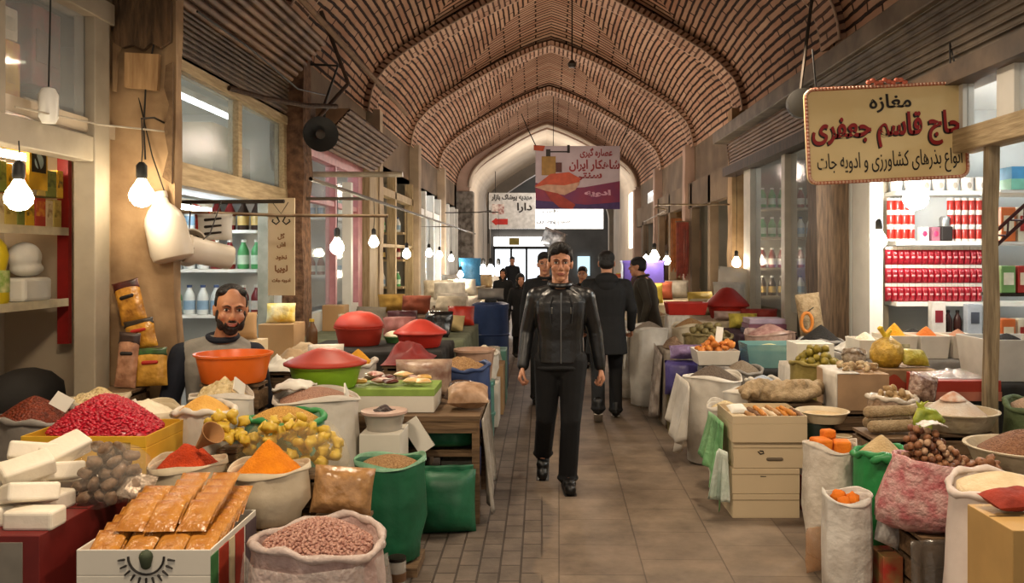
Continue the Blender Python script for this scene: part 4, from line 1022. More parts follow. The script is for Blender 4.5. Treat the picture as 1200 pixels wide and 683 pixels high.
# ---- yellow carton of barberries
crate('the yellow carton of barberries', -2.19, -1.68, 3.62, 3.98, .60)
t = carton('yellow printed carton heaped with crimson barberries', -2.20, -1.67, 3.60, 3.99, .602, .80, M_YBOX, inner=.05)
b = MB(); b.box(-.04, .20, -.199, -.196, .145, .172); b.build('print_strip', mat('olive_ink', '#8c6f1e', rough=.6), t, smooth=False)
b = MB(); b.box(.03, .16, -.199, -.196, .02, .11); b.build('picture_panel', mat('ochre_panel', '#b9832c', rough=.6, c2='#5a4a22', scale=16), t, smooth=False)
b = MB(); b.cap((-.12, -.196, .03), (-.03, -.196, .06), .03, .014, 8); b.build('printed_leaf', mat('leaf_ink', '#5c6b2c', rough=.6), t)
def rect_w(t, z): c, s = abs(math.cos(t)), abs(math.sin(t)); return 1/((c**3+s**3)**(1/3))
o = beans_heap('barberry_heap', 'crimson dried barberries mounded in the yellow carton', G_BARB, (0, 0, 0), .17, .155, 1300, .0078, base=.035, seed=9, wob=rect_w); o.location = (-1.935, 3.795, .753); o.scale = (1.36, .98, 1)
# ---- powders
sack('white cloth bag of red paprika with a paper cone in it', -1.52, 3.66, .45, .15, .22, M_CSACK, 31, rim='loose', fill=('paprika_heap', 'brick red paprika mounded in the cloth bag', G_PAPR, .085, 1.3, .008), name='paprika_bag', taper=.75)
crate('the cloth bag of paprika', -1.66, -1.38, 3.52, 3.81, .45)
b = MB(); b.lathe([(.010, 0), (.034, .08), (.052, .12), (.049, .12), (.031, .08), (.005, .002)], 20, close=False); o = b.build('paper_cone', mat('brown_paper', '#a5784a', rough=.8, var=.1), loc=(-1.46, 3.62, .75)); o.rotation_euler = (.6, .75, .3); tag(o, 'rolled brown paper cone stuck in the red paprika', 'paper cone')
sack('white bag of orange turmeric powder peaked like a cone', -1.17, 3.66, .42, .16, .23, M_CSACK, 32, rim='loose', fill=('turmeric_heap', 'orange turmeric powder in a peaked cone', G_TURM, .12, 1.05, .006), name='turmeric_bag', taper=.8, amt=.03)
crate('the bag of turmeric', -1.31, -1.03, 3.52, 3.8, .42)
# yellow rock sugar: every lump is its own
SUG = [lump_mesh('sugar', .028, s*7, G_SUGAR, .75, 9, 7) for s in (1, 2, 3, 4)]
rr = random.Random(3); sp = []
for i in range(44):
    u = rr.random(); x = -1.34+u*.40; sp.append((x, 3.90+rr.uniform(-.07, .06), .60+.20*math.sin(PI*(.25+.6*u))*rr.random()**.5))
strew('rock_sugar', 'yellow translucent lump of rock sugar behind the turmeric', 'rock sugar', 'yellow rock sugar lumps behind the turmeric', SUG, sp, 4, gap=.060)
sp = [(-1.42+rr.uniform(-.06, .06), 3.88+rr.uniform(-.05, .05), .72+.09*rr.random()) for i in range(14)]
strew('rock_sugar', 'yellow translucent lump of rock sugar next to the paprika', 'rock sugar', 'yellow rock sugar lumps next to the paprika', SUG, sp, 6, gap=.060)
crate('the yellow rock sugar', -1.47, -.93, 3.835, 3.99, .575)
crate('the upper lumps of rock sugar by the paprika', -1.465, -1.37, 3.84, 3.96, .69, .578)
b = MB(); w = wobble(8, .08)
b.lathe([(.23, 0), (.26, .05), (.25, .12), (.18, .2)], 30, lambda a, q, z: (q*w(a, z*9)*math.cos(a), .48*q*w(a, z*5)*math.sin(a), z+.02*math.sin(4*a)), close=False)
o = b.build('clear_bag', film('sugar_film', '#ffe9b0', .10), loc=(-1.14, 3.895, .58), smooth='all'); tag(o, 'open clear plastic bag around the yellow rock sugar', 'bag')
pouch('clear_bag', 'stuffed clear plastic bag of tan crumbs beside the pinto beans', 'bag', (-.87, 3.68, .43), .25, .20, .15, mat('tan_film', '#b08658', rough=.12, c2='#8f6a42', scale=26, bump=.7, bscale=16, spec=.8), 12, (-.25, .12, .2), fin=False)
crate('the clear bag of tan crumbs', -.99, -.75, 3.58, 3.80, .43)
# ---- second and third rows
sack('brown-lipped sack of red-brown seeds beside the shop post', -2.45, 4.12, .25, .20, .54, M_GREYS, 33, fill=('seed_heap', 'red-brown seeds heaped in the sack by the shop post', G_REDB, .09, 1.3))
crate('the sack of red-brown seeds', -2.62, -2.28, 3.95, 4.3, .25)
sack('cream sack of white flour behind the barberries', -1.98, 4.23, .3, .185, .49, M_CSACK, 34, rim='loose', fill=('flour_heap', 'soft white flour in the cream sack', G_WHITE, .05, 1.6, .01))
crate('the cream sack of flour', -2.15, -1.81, 4.05, 4.39, .3)
sack('small sack of pale yellow powder beside the white flour', -1.62, 4.10, .4, .145, .43, M_WSACK, 35, fill=('powder_heap', 'pale yellow powder in the small sack', G_YELP, .055, 1.5))
crate('the small sack of yellow powder', -1.75, -1.49, 3.99, 4.23, .4)
sack('teal-sided plastic sack of golden grain', -1.27, 4.2, .2, .185, .57, mat('teal_film', '#6f9c86', rough=.35, c2='#4d7a66', scale=5, bump=.6, bscale=9), 36, rimm=M_GBRT, fill=('grain_heap', 'golden grain heaped flat in the teal sack', G_GOLD, .045, 1.8))
crate('the teal sack of golden grain', -1.42, -1.12, 4.05, 4.35, .2)
sack('tall white sack of pink-tan seeds with deep folds', -1.235, 4.66, 0, .235, .79, M_WSACK, 37, rim='loose', fill=('seed_heap', 'pink-tan seeds in the tall folded white sack', G_PINKT, .05, 1.6), taper=.95)
sack('sack of cream crumbs in front of the orange bowl', -1.66, 4.43, .3, .165, .54, M_WSACK, 38, rim='loose', fill=('crumb_heap', 'cream dried yoghurt crumbs', G_CREAM, .07, 1.5, .025))
crate('the sack of cream crumbs', -1.8, -1.52, 4.29, 4.57, .3)
r_ = MB()
r_.grid(lambda u, v: (-1.46+.19*u, 4.62+.2*v, .845+.035*math.sin(PI*u)*math.sin(PI*v)+.022*nz(u*4, v*4, 2)), 18, 12)
o = r_.build('folded_sheet', M_PAPER, smooth='all'); o.modifiers.new('s', 'SOLIDIFY').thickness = .012; tag(o, 'crumpled white plastic sheet between the orange bowl and the seeds', 'sheet')
M_ORNG = mat('orange_plastic', '#d9661c', rough=.35, var=.06)
basin('wide orange plastic bowl in front of the bearded vendor', -1.69, 4.68, .875, .20, .155, M_ORNG)
crate('the orange bowl', -1.85, -1.53, 4.61, 4.77, .87)
M_LIMEG = mat('lime_green_plastic', '#86b32a', rough=.35, var=.06)
M_REDC = mat('faded_red_cover', '#b23a26', rough=.5, c2='#96301f', scale=4)
basin('lime green basin with a red cover over its heap', -1.30, 5.13, .775, .215, .135, M_LIMEG, lid=(M_REDC, .10, 'cone'))
crate('the lime green basin', -1.50, -1.22, 4.98, 5.3, .77)
# ---- the green sacks
sack('tall dark green plastic sack of tan grain standing on the paving', -.765, 4.28, .045, .165, .49, M_GSACK, 39, rim='loose', fill=('grain_heap', 'dull tan grain in the tall green sack', G_TAN, .02, 2.0), taper=.85, rimm=mat('pale_green_lip', '#7fae8c', rough=.4, bump=.5))
t = thing('plank', 'low plank under the tall green sack', 'plank', (-.765, 4.28, 0)); MB().box(-.16, .16, -.14, .14, 0, .045).build('board', M_CRATE, t, smooth=False)
bottle('glass_jar', 'small clear jar of brown spice on the paving under the green sack', (-.69, 4.06, 0), .045, .13, film('jar_glass', '#d8d0c4', .4, .08, .1), M_METAL, shape='jar', cat='jar', lab=mat('spice_band', '#6a4a30', rough=.6))
o = thing('sack', 'plump closed green sack leaning at the foot of the wooden table', 'sack', (-.535, 4.82, 0), .12)
pillow_mb(.315, .345, .20, 18, 16, .12, 3).build('bag', M_GSACK, o, smooth='all'); o.rotation_euler = (-.12, 0, .12)
b = MB(); b.grid(lambda u, v: ((u-.5)*.30, -.0+.012*math.sin(u*14), .335+v*.035), 14, 3); s = b.build('gathered_top', M_GSACK, o, smooth='all'); s.modifiers.new('s', 'SOLIDIFY').thickness = .01
# ---- wooden table with lower shelf
t = thing('wooden_table', 'rough wooden table with a lower shelf beside the lane', 'table', (-.78, 5.36, 0))
b = MB(); b.box(-.42, .42, -.40, .40, .595, .63); b.build('tabletop', M_CRATE, t, smooth=False, bevel=.004)
b = MB(); b.box(-.40, .40, -.36, .38, .385, .405); b.build('lower_shelf', M_CRATE, t, smooth=False)
for x in (-1, 1):
    for y in (-1, 1): MB().box(x*.395-.022, x*.395+.022, y*.37-.022, y*.37+.022, 0, .595).build('leg', M_CRATE, t, smooth=False)
b = MB(); b.box(-.40, .40, -.395, -.375, .53, .595); b.build('apron', M_CRATE, t, smooth=False)
o = thing('sack', 'green sack lying open on the lower shelf of the wooden table', 'sack', (-.60, 5.16, .41))
pillow_mb(.40, .145, .22, 18, 12, .2, 8).build('bag', M_GSACK, o, smooth='all'); o.rotation_euler = (0, 0, .05)
b = MB(); b.lathe([(0, .0), (.15, .0), (.15, .012), (.10, .024), (0, .028)], 24, lambda a, q, z: (q*math.cos(a), .45*q*math.sin(a), z+.128)); b.build('grain_showing', G_TAN, o, smooth='all')
carton('cream carton standing under the wooden table', -.62, -.42, 5.25, 5.55, .0, .30, M_CARDW, open_top=False)
drape('cloth', 'pale ragged cloth hanging off the lane end of the wooden table', 'cloth', [(-.352, 4.98, .60), (-.350, 5.3, .61), (-.352, 5.72, .60)], [(-.30, 4.98, .05), (-.31, 5.3, .16), (-.33, 5.72, .12)], mat('ragged_cloth', '#9c9488', rough=.9, c2='#7a7268', scale=8, bump=.5), 4, amp=.018)
# on the table
tgw = carton('green and white carton with snack packs laid across it', -1.16, -.64, 5.06, 5.44, .632, .765, M_CARDW, open_top=False)
MB().box(-.262, .262, -.192, .192, .098, .137).build('lid', mat('lime_print', '#8aa84a', rough=.6), tgw, smooth=False)
PACK = [mat('pack_%d' % i, c, rough=.3, c2=c2, scale=20, bump=.5, bscale=20, spec=.6) for i, (c, c2) in enumerate((('#d9b25a', '#b37a28'), ('#e0d6c6', '#a83a2c'), ('#6a2a20', '#3a1712'), ('#d99a34', '#e8d9b0'), ('#b5a690', '#5a4030')))]
pk = [(-1.10,5.14,0,.2),(-1.0,5.17,1,-.4),(-.90,5.13,2,.5),(-.80,5.16,3,-.2),(-.71,5.14,3,.3),(-1.06,5.29,4,.1),(-.95,5.31,2,.6),(-.84,5.28,1,-.5),(-.73,5.30,0,.2),(-1.0,5.24,1,.9),(-.88,5.23,3,-.7)]
for i, (x, y, c, a) in enumerate(pk):
    pouch('snack_pack', 'small printed snack pack strewn on the green and white carton', 'packet', (x, y, .785+.03*(i > 8)), .092, .07, .03, PACK[c], i, (-1.5, 0, a), 'snack packs on the green and white carton', fin=True)
t = thing('tub', 'clear plastic tub of dark dates on the white box', 'tub', (-.875, 4.74, .60))
MB().lathe([(0, 0), (.095, 0), (.115, .085), (.12, .09), (.112, .09), (.09, .01), (0, .01)], 24).build('wall', film('tub_film', '#cfc8bb', .5, .2, .1), t)
b = MB(); b.lathe([(.118, .088), (.128, .092), (.128, .105), (.116, .105)], 24, close=True); b.build('rim', mat('pale_rim', '#c8a99a', rough=.4), t)
heap('date_heap', 'sticky dark dates in the clear tub', G_DATE, (-.875, 4.74, .614), .078, .078, .05, base=.07, lump=.012)
carton('plain white box beneath the tub of dates', -.985, -.765, 4.60, 4.89, .42, .598, M_CARDW, open_top=False)
crate('the plain white box', -.98, -.775, 4.60, 4.885, .42)
pouch('bag', 'brown paper-like bag of cracked flat bread on the table corner', 'bag', (-.44, 5.10, .635), .24, .19, .12, mat('cracked_tan', '#b8977a', rough=.5, c2='#8a6848', scale=16, bump=.5, bscale=14), 7, (-1.2, 0, .1), fin=False)
pouch('bag', 'dark clear bag of dates between the carton and the flat bread', 'bag', (-.53, 5.36, .635), .18, .16, .10, mat('dark_film', '#33241d', rough=.15, c2='#5a473c', scale=14, bump=.8, bscale=18, spec=.8), 9, (-1.0, 0, -.2), fin=False)
pouch('bag', 'large bag of pinkish dried slices standing at the back of the table', 'bag', (-.78, 5.64, .635), .36, .24, .16, mat('slice_bag', '#b8a08a', rough=.35, c2='#7a5648', scale=10, bump=.6, bscale=12), 10, (-.15, 0, .1), fin=False)
MB_ = MB(); MB_.box(-.05, .05, -.01, .01, 0, .20); o = MB_.build('price_card', M_PAPER, loc=(-.66, 4.93, .44), smooth=False); o.rotation_euler = (-.1, -.6, 0); tag(o, 'white price card leaning on the green sack under the table', 'price card')
# ---- behind the table: drums, covers, basins
M_BLUE = mat('blue_plastic', '#33456f', rough=.45, var=.1)
M_TEALD = mat('teal_drum', '#5c8f82', rough=.45, var=.1)
sack('deep blue plastic sack standing behind the wooden table', -.57, 6.12, 0, .185, .78, M_BLUE, 41, rim='roll', fill=('slice_heap', 'brown dried slices in the deep blue sack', G_TAN, .05, 1.3, .02))
t = thing('drum', 'pale teal plastic drum beside the lane', 'drum', (-.575, 7.3, 0))
MB().lathe([(0, 0), (.155, 0), (.165, .02), (.17, .25), (.165, .45), (.175, .46), (.175, .50), (0, .50)], 28).build('shell', M_TEALD, t)
MB().lathe([(.173, .20), (.18, .205), (.18, .225), (.173, .23)], 28).build('hoop', M_TEALD, t)
t = thing('bucket', 'translucent beige bucket on top of the teal drum', 'bucket', (-.575, 7.3, .502))
MB().lathe([(0, 0), (.14, 0), (.168, .24), (.18, .245), (.18, .265), (.165, .265), (.15, .2), (0, .2)], 28).build('shell', mat('beige_bucket', '#b9957c', rough=.4, var=.1), t)
MB().lathe([(0, .201), (.145, .201), (.10, .235), (0, .245)], 24).build('contents', G_PINKT, t)
M_BLKC = mat('black_cloth_stand', '#221f1c', rough=.9, var=.1)
def clothed_stand(label, x0, x1, y0, y1, z, m, seed=1):
    t = thing('display_stand', label, 'stand', ((x0+x1)/2, (y0+y1)/2, 0)); w, d = x1-x0, y1-y0
    MB().box(-w/2, w/2, -d/2, d/2, 0, z-.012).build('bench', M_CRATE, t, smooth=False)
    b = MB(); n = 80; vs = []
    per = []
    for (a, c) in (((-1,-1),(1,-1)), ((1,-1),(1,1)), ((1,1),(-1,1)), ((-1,1),(-1,-1))):
        for k in range(n//4): u = k/(n//4); per.append((a[0]+(c[0]-a[0])*u, a[1]+(c[1]-a[1])*u))
    for j, (zz, g) in enumerate(((z, -.02), (z-.004, .006), (z-.03, .012), (z*.5, .018), (.04, .026))):
        for i, (px_, py_) in enumerate(per): k = g+.008*math.sin(i*1.3+seed)*(j > 1); vs.append((px_*(w/2+k), py_*(d/2+k), zz))
    b.add(vs, [(j*n+i, j*n+(i+1) % n, (j+1)*n+(i+1) % n, (j+1)*n+i) for j in range(4) for i in range(n)]+[tuple(range(n))])
    b.build('cover_cloth', m, t, smooth='all'); return t
clothed_stand('low stand under a black cloth below the two red basins', -1.90, -.79, 6.62, 7.55, .82, M_BLKC)
M_REDD = mat('red_dome', '#a63222', rough=.55, var=.06)
basin('round red basin with a tall domed red cover', -1.52, 7.1, .823, .20, .15, M_REDD, lid=(M_REDD, .13, 'dome'))
basin('bright red basin with a peaked conical red cover', -.99, 6.95, .823, .19, .105, M_RED, lid=(mat('red_cone', '#b33527', rough=.5, var=.08), .12, 'cone'))
basin('small white and green bowl between the two red basins', -1.24, 7.3, .823, .11, .05, mat('green_bowl', '#5f9a58', rough=.4), lid=(G_WHITE, .05, 'dome'), cat='bowl', name='bowl')
# sheets, mounds and bags between the basins
sack('sack of yellow ground ginger beside the lime green basin', -1.275, 5.92, 0, .125, .83, M_WSACK, 43, fill=('ginger_heap', 'bright yellow ground ginger', mat('ginger', '#d69a2c', rough=.95, c2='#c2841f', scale=14, bump=.5, bscale=70), .08, 1.2))
M_TANC = mat('tan_cloth', '#b59c7c', rough=.95, c2='#9a805f', scale=6, bump=.4)
clothed_stand('stand under a tan cloth behind the lime green basin', -1.95, -1.46, 5.62, 6.5, .80, M_TANC, 2)
def sheet(name, label, cat, x0, x1, y0, y1, z, hgt, m, seed, rot=0):
    b = MB()
    def fn(u, v):
        e = math.sin(PI*u)**.7*math.sin(PI*v)**.7 if 0 < u < 1 and 0 < v < 1 else 0
        return ((u-.5)*(x1-x0), (v-.5)*(y1-y0), e*hgt*(.7+.8*nz(u*3+seed, v*3, seed))+.02*e*nz(u*9, v*9+seed, 1)+.004)
    b.grid(fn, 26, 20); n = len(b.v)
    b.add([(p[0], p[1], 0) for p in b.v], [tuple(reversed(f)) for f in b.f])
    o = b.build(name, m, loc=((x0+x1)/2, (y0+y1)/2, z), rz=rot, smooth='all'); return tag(o, label, cat)
sheet('sackcloth', 'rumpled tan sackcloth spread behind the lime green basin', 'sackcloth', -1.93, -1.48, 5.64, 6.1, .802, .12, M_TANC, 3)
sheet('plastic_sheet', 'dark red plastic sheet bunched over goods by the ginger', 'sheet', -1.12, -.80, 5.9, 6.5, .80, .14, mat('dark_red_sheet', '#7d1d18', rough=.7, var=.15), 5)
crate('the dark red plastic sheet', -1.11, -.82, 5.92, 6.46, .798)
sheet('sackcloth', 'second rumpled sackcloth, beige, in front of the domed red basin', 'sackcloth', -1.92, -1.48, 6.14, 6.48, .802, .13, mat('beige_cloth', '#c2ad8e', rough=.95, c2='#a58f70', scale=6, bump=.4), 8)
# ---- goods along the farther left stalls
M_GRNC = mat('olive_cloth', '#6f735a', rough=.95, c2='#565a44', scale=6, bump=.3)
clothed_stand('long stand under an olive cloth past the red basins', -2.25, -.72, 7.75, 9.6, .80, M_GRNC, 3)
fl = [('bag', 'shiny black plastic bag knotted on the olive stand', -1.0, 8.0, .28, .25, '#1c1a1a', .2), ('bag', 'pinkish bag of dried rose petals on the olive stand', -1.35, 8.1, .30, .18, '#a86a64', .5),
      ('bag', 'cream cloth bag slumped on the olive stand beside the wall', -1.8, 8.2, .36, .2, '#c9b999', .9), ('bag', 'straw coloured bag on the lane side of the olive stand', -.95, 8.55, .34, .16, '#b59d6c', .9),
      ('bag', 'dark plum bag on the olive stand behind the petals', -1.42, 8.75, .3, .2, '#4a2026', .5), ('bag', 'red plastic bag at the far corner of the olive stand', -.88, 9.25, .28, .22, '#b3301f', .35), ('bag', 'dull grey bag at the back of the olive stand', -1.85, 9.1, .34, .22, '#857b6c', .8)]
for i, (n_, lb, x, y, w_, h_, c, ro) in enumerate(fl):
    pouch(n_, lb, 'bag', (x, y, .80), w_, h_, .2, mat('bagcol_%d' % i, c, rough=ro, var=.15, bump=.6, bscale=12), i+20, (-.35, 0, (i*37 % 10)/10-.5), fin=False)
t = thing('drum', 'tall dark blue drum standing farther down the left stalls', 'drum', (-.60, 10.0, 0))
MB().lathe([(0, 0), (.19, 0), (.205, .03), (.215, .5), (.205, .93), (.215, .95), (.215, 1.0), (.16, 1.02), (0, 1.02)], 28).build('shell', M_BLUE, t)
for z in (.3, .65): MB().lathe([(.212, z-.012), (.224, z), (.212, z+.012)], 28).build('hoop', M_BLUE, t)
MB().lathe([(0, 1.02), (.07, 1.02), (.07, 1.05), (0, 1.05)], 16).build('bung', M_BLACK, t)
pouch('bag', 'grey sack slumped over the top of the dark blue drum', 'bag', (-.60, 10.0, 1.05), .30, .13, .2, M_GREYS, 44, fin=False)
clothed_stand('stand under a brown cloth beyond the dark blue drum', -2.25, -.95, 10.3, 12.0, .82, M_BRSACK, 5)
for i, (lb, x, y, c, w_) in enumerate((('ivory bundle nearest us on the brown-clothed stand', -1.15, 10.6, '#cfc2ab', .4), ('rust bundle on the brown-clothed stand', -1.6, 10.8, '#8f4a34', .36), ('white bundle at the far end of the brown-clothed stand', -1.2, 11.5, '#d8d0c2', .42), ('mustard bundle against the pink-framed shop', -1.95, 11.2, '#b08a3f', .36))):
    pouch('bundle', lb, 'bundle', (x, y, .82), w_, .24, .26, mat('bundle_%d' % i, c, rough=.85, var=.15, bump=.5, bscale=10), i+50, (-.3, 0, .3*i-.4), fin=False)
carton('brown carton on the paving beyond the dark blue drum', -.86, -.45, 11.0, 11.5, 0, .42, M_CARD, open_top=False)
carton('smaller tan carton stacked on the brown one', -.83, -.5, 11.02, 11.4, .422, .72, M_CARDB, open_top=False)
sack('white sack of chickpeas past the brown cartons', -.80, 12.4, 0, .25, .75, M_WSACK, 52, fill=('chickpea_heap', 'pale chickpeas in the white sack past the cartons', G_CREAM, .12))
sack('brown sack of lentils next along the far left stalls', -1.35, 12.6, 0, .27, .8, M_BRSACK, 53, fill=('lentil_heap', 'dark lentils in the brown sack', G_GREYB, .12))
sack('grey sack of rice at the far left stalls', -.85, 13.6, 0, .27, .78, M_GREYS, 54, fill=('rice_heap', 'white rice in the grey sack', G_WHITE, .12))
clothed_stand('far stand under a white cloth near the white bundles', -2.2, -1.15, 13.4, 15.6, .85, M_WSACK, 6)
for i, (x, y, lb, c) in enumerate(((-1.5, 13.8, 'white bundle nearest us on the far white stand', '#d8d3c8'), (-1.75, 14.5, 'cream bundle in the middle of the far white stand', '#c8bca6'), (-1.4, 15.2, 'pale bundle at the end of the far white stand', '#cfcabf'))):
    pouch('bundle', lb, 'bundle', (x, y, .85), .5, .3, .3, mat('farb_%d' % i, c, rough=.9, var=.15, bump=.5, bscale=8), i+60, (-.3, 0, .2*i), fin=False)
pouch('bag', 'bright blue plastic bag hung up at the far left stalls', 'bag', (-1.35, 16.0, 1.0), .40, .52, .22, mat('bright_blue_bag', '#3c7fb3', rough=.35, var=.12, bump=.6), 65, fin=False)
sack('white sack on the far left with bags piled behind', -1.35, 16.0, 0, .28, .99, M_CSACK, 66, fill=('bag_padding', 'folded cloth under the bright blue bag', M_WSACK, .005, 2))
for i, (x, y, lb, c) in enumerate(((-1.0, 18.2, 'cream stall front far along on the left', M_CSACK), (-1.1, 21.5, 'last pale stall front before the plaster arch', M_WSACK))):
    clothed_stand(lb, -2.2, x, y, y+1.8, .85, c, 7+i)
    for k in range(3): pouch('bundle', ('first', 'second', 'third')[k]+' bundle on the '+lb, 'bundle', (-1.95+.30*k, y+.4+.35*k, .85), .45, .3, .3, mat('farc_%d' % (i*3+k), ('#d8d3c8', '#a8563c', '#c9b48a', '#b8b0a4', '#8a6a4a', '#d0c4b0')[i*3+k], rough=.9, var=.15), 70+i*3+k, fin=False)
# ---- more of the clutter between the rows
sack('cream sack of pale flakes by the frame post of the nearest shop', -2.36, 4.52, .2, .16, .60, M_CSACK, 131, rim='loose', fill=('flake_heap', 'pale flakes in the cream sack by the frame post', G_CREAM, .05, 1.5, .015))
crate('the cream sack of pale flakes', -2.50, -2.22, 4.38, 4.66, .2)
for i, (x, y, z, rx, ry, lb) in enumerate(((-2.30, 4.06, .845, -.4, .5, 'pale blue card lying on the red-brown seeds'), (-1.98, 4.12, .80, -.5, -.4, 'white card tilted in the white flour'), (-1.55, 4.36, .87, -.3, .6, 'white card stuck in the cream crumbs'), (-1.05, 4.62, .80, -.3, -.5, 'white card at the edge of the tall folded sack'))):
    o = MB().box(-.045, .045, -.004, .004, -.01, .06).build('price_card', M_PAPER, loc=(x, y, z), smooth=False); o.rotation_euler = (rx, ry, i*.6); tag(o, lb, 'price card')
sack('short sack of dark raisins pressed between the white box and the tall green sack', -.76, 4.52, 0, .09, .50, M_BRSACK, 132, fill=('raisin_heap', 'dark raisins in the short brown sack', G_DATE, .02, 1.5, .008)) if False else None
sheet('paper_sheet', 'crumpled white packing paper over the goods at the wall side of the ginger', 'paper', -1.76, -1.56, 5.30, 5.58, .84, .10, M_PAPER, 12)
crate('the crumpled packing paper', -1.75, -1.57, 5.32, 5.56, .838)
pouch('bag', 'white plastic bag of puffed grain behind the orange bowl', 'bag', (-1.38, 5.44, .78), .22, .22, .16, mat('puffed_bag', '#d8d0c2', rough=.4, c2='#b9ae9c', scale=10, bump=.7, bscale=14), 141, (-.3, 0, .2), fin=False)
crate('the white bag of puffed grain', -1.48, -1.24, 5.36, 5.56, .778)
for i, (x, y, h, lb, c) in enumerate(((-2.10, 6.9, 1.02, 'tan carton on the floor by the pink-framed shop', M_CARD), (-2.18, 6.2, .95, 'beige carton under the script board', M_CARDB))): carton(lb, x-.14, x+.14, y-.16, y+.16, 0, h, c, open_top=False)
pouch('bag', 'yellow snack bag standing on the tan carton by the pink-framed shop', 'bag', (-2.10, 6.86, 1.022), .22, .16, .1, mat('yellow_snack', '#d8b93a', rough=.35, c2='#e0d8b0', scale=10, bump=.6), 142, (-.2, 0, .1), fin=False)
pouch('bag', 'brown paper bag folded over on the beige carton under the script board', 'bag', (-2.18, 6.18, .952), .22, .2, .12, M_CARD, 143, (-.2, 0, .4), fin=False)
bottle('bottle', 'yellow-capped brown bottle beside the two red basins', (-1.82, 6.75, .823), .045, .24, mat('brown_glass', '#5f4228', rough=.2), mat('yellow_cap2', '#c9a83a', rough=.3))
t = thing('post', 'yellow-based white post between the shop fronts on the left', 'post', (-2.22, 9.75, 0)); MB().box(-.05, .05, -.05, .05, .45, 2.4).build('upper_shaft', M_WHITE, t, smooth=False); MB().box(-.055, .055, -.055, .055, 0, .45).build('base_block', mat('post_yellow', '#c79a2a', rough=.5), t, smooth=False)
sack('white sack of sumac pressed against the teal drum', -.70, 6.78, 0, .10, .62, M_WSACK, 133, fill=('sumac_heap', 'dark red sumac beside the teal drum', G_REDB, .04, 1.4)) if False else None
for i, (x, y, z, c, lb) in enumerate(((-.52, 8.0, .0, M_CARDW, 'white carton on the paving by the lane side of the olive stand'), (-.50, 8.62, .0, M_CARD, 'brown carton on the paving by the lane side of the olive stand'), (-.50, 9.2, .0, M_TEALD, 'teal box on the paving by the lane side of the olive stand'))): carton(lb, x-.15, x+.12, y-.22, y+.22, z, .40+.08*i, c, open_top=False)
sack('small white sack of chalk on top of the white carton by the lane', -.53, 8.0, .402, .12, .26, M_WSACK, 134, fill=('chalk_heap', 'white lumps in the small white sack by the lane', G_WHITE, .05, 1.3, .02))
pouch('bag', 'crumpled clear bag lying on the brown carton by the lane', 'bag', (-.52, 8.62, .482), .24, .16, .14, film('crumple', '#cfc6b6', .6, .15, 1, 18), 144, (-.6, 0, .3), fin=False)
# =================================================================== RIGHT STALLS
# ---- stack of four cartons at the corner of the stall
for i, (z0, z1, dx, w_, lb) in enumerate(((0, .142, 0, .40, 'bottom cream carton of the stack of four at the stall corner'), (.144, .295, -.004, .405, 'second cream carton from the paving in the stack of four'), (.297, .452, .006, .43, 'third cream carton up, with a dark hand hole and torn print'))):
    t = carton(lb, 1.135+dx, 1.135+dx+w_, 5.08, 5.50, z0, z1, M_CARDB, open_top=False)
    b = MB(); b.box(-w_/2-.002, w_/2+.002, -.2125, -.2085, z1-z0-.035, z1-z0-.032); b.build('lid_line', mat('carton_line', '#8f7d60', rough=.8), t, smooth=False)
    if i == 2:
        b = MB(); b.cap((-.01, -.2105, .055), (.07, -.2105, .055), .010, .010, 10); b.build('hand_hole', mat('hole_dark', '#6f6250', rough=.9), t)
        b = MB(); b.tube([(-.07, -.212, .10), (-.055, -.212, .085), (-.035, -.212, .09), (-.04, -.212, .102), (-.06, -.212, .104)], .004, 6); b.build('torn_print', M_INK, t)
    if i == 1: b = MB(); b.cap((-.03, -.211, .105), (.0, -.211, .104), .003, .002, 6); b.build('print_mark', M_INK, t)
carton('open cream carton on top of the stack, holding cinnamon and dried rolls', 1.13, 1.575, 5.06, 5.50, .454, .612, M_CARDB, inner=.05)
ROLL = [mat('roll_%d' % i, c, rough=.5, c2=c2, scale=18, bump=.4) for i, (c, c2) in enumerate((('#b98f5e', '#8f6539'), ('#d8c9ae', '#b89f78'), ('#c8852f', '#a5631c'), ('#7d5a3c', '#573b26')))]
for i in range(11):
    mb = MB(); mb.cap((0, -.055, 0), (0, .055, 0), .017, .015, 10); mb.ell((0, -.02, .006), (.02, .03, .014), 8, 6)
    o = fused('dried_roll', mb, .006, ROLL[(i*3+i//4) % 4 if i < 9 else 3], smooth=1); o.location = (1.255+.028*i, 5.14+.02*(i % 2), .602+.012*(i % 3)); o.rotation_euler = (.25, 0, .5-.1*(i % 4)); tag(o, 'dried roll lying in the open top carton of the stack', 'dried fruit', 'dried rolls in the open top carton')
pouch('paper_bag', 'white paper packet at the aisle end of the open top carton', 'packet', (1.20, 5.16, .60), .11, .09, .04, M_PAPER, 2, (-1.2, 0, .2), fin=False)
drape('plastic_bag', 'green plastic bag hanging between the cartons and the lane', 'bag', [(1.10, 5.16, .55), (1.09, 5.35, .56), (1.08, 5.50, .56)], [(1.08, 5.14, .02), (1.04, 5.32, .24), (1.02, 5.52, .30)], mat('green_thin_plastic', '#8fc08a', rough=.35, c2='#5f9a62', scale=6, bump=.5), 2, amp=.02)
drape('plastic_bag', 'white plastic bag hanging in front of the green one by the cartons', 'bag', [(1.035, 5.06, .40), (1.06, 5.11, .41), (1.10, 5.05, .40)], [(1.00, 5.06, .12), (1.05, 5.12, .10), (1.11, 5.05, .10)], mat('thin_white_plastic', '#d5dcd2', rough=.35, c2='#aebfae', scale=5, bump=.6), 7, amp=.015)
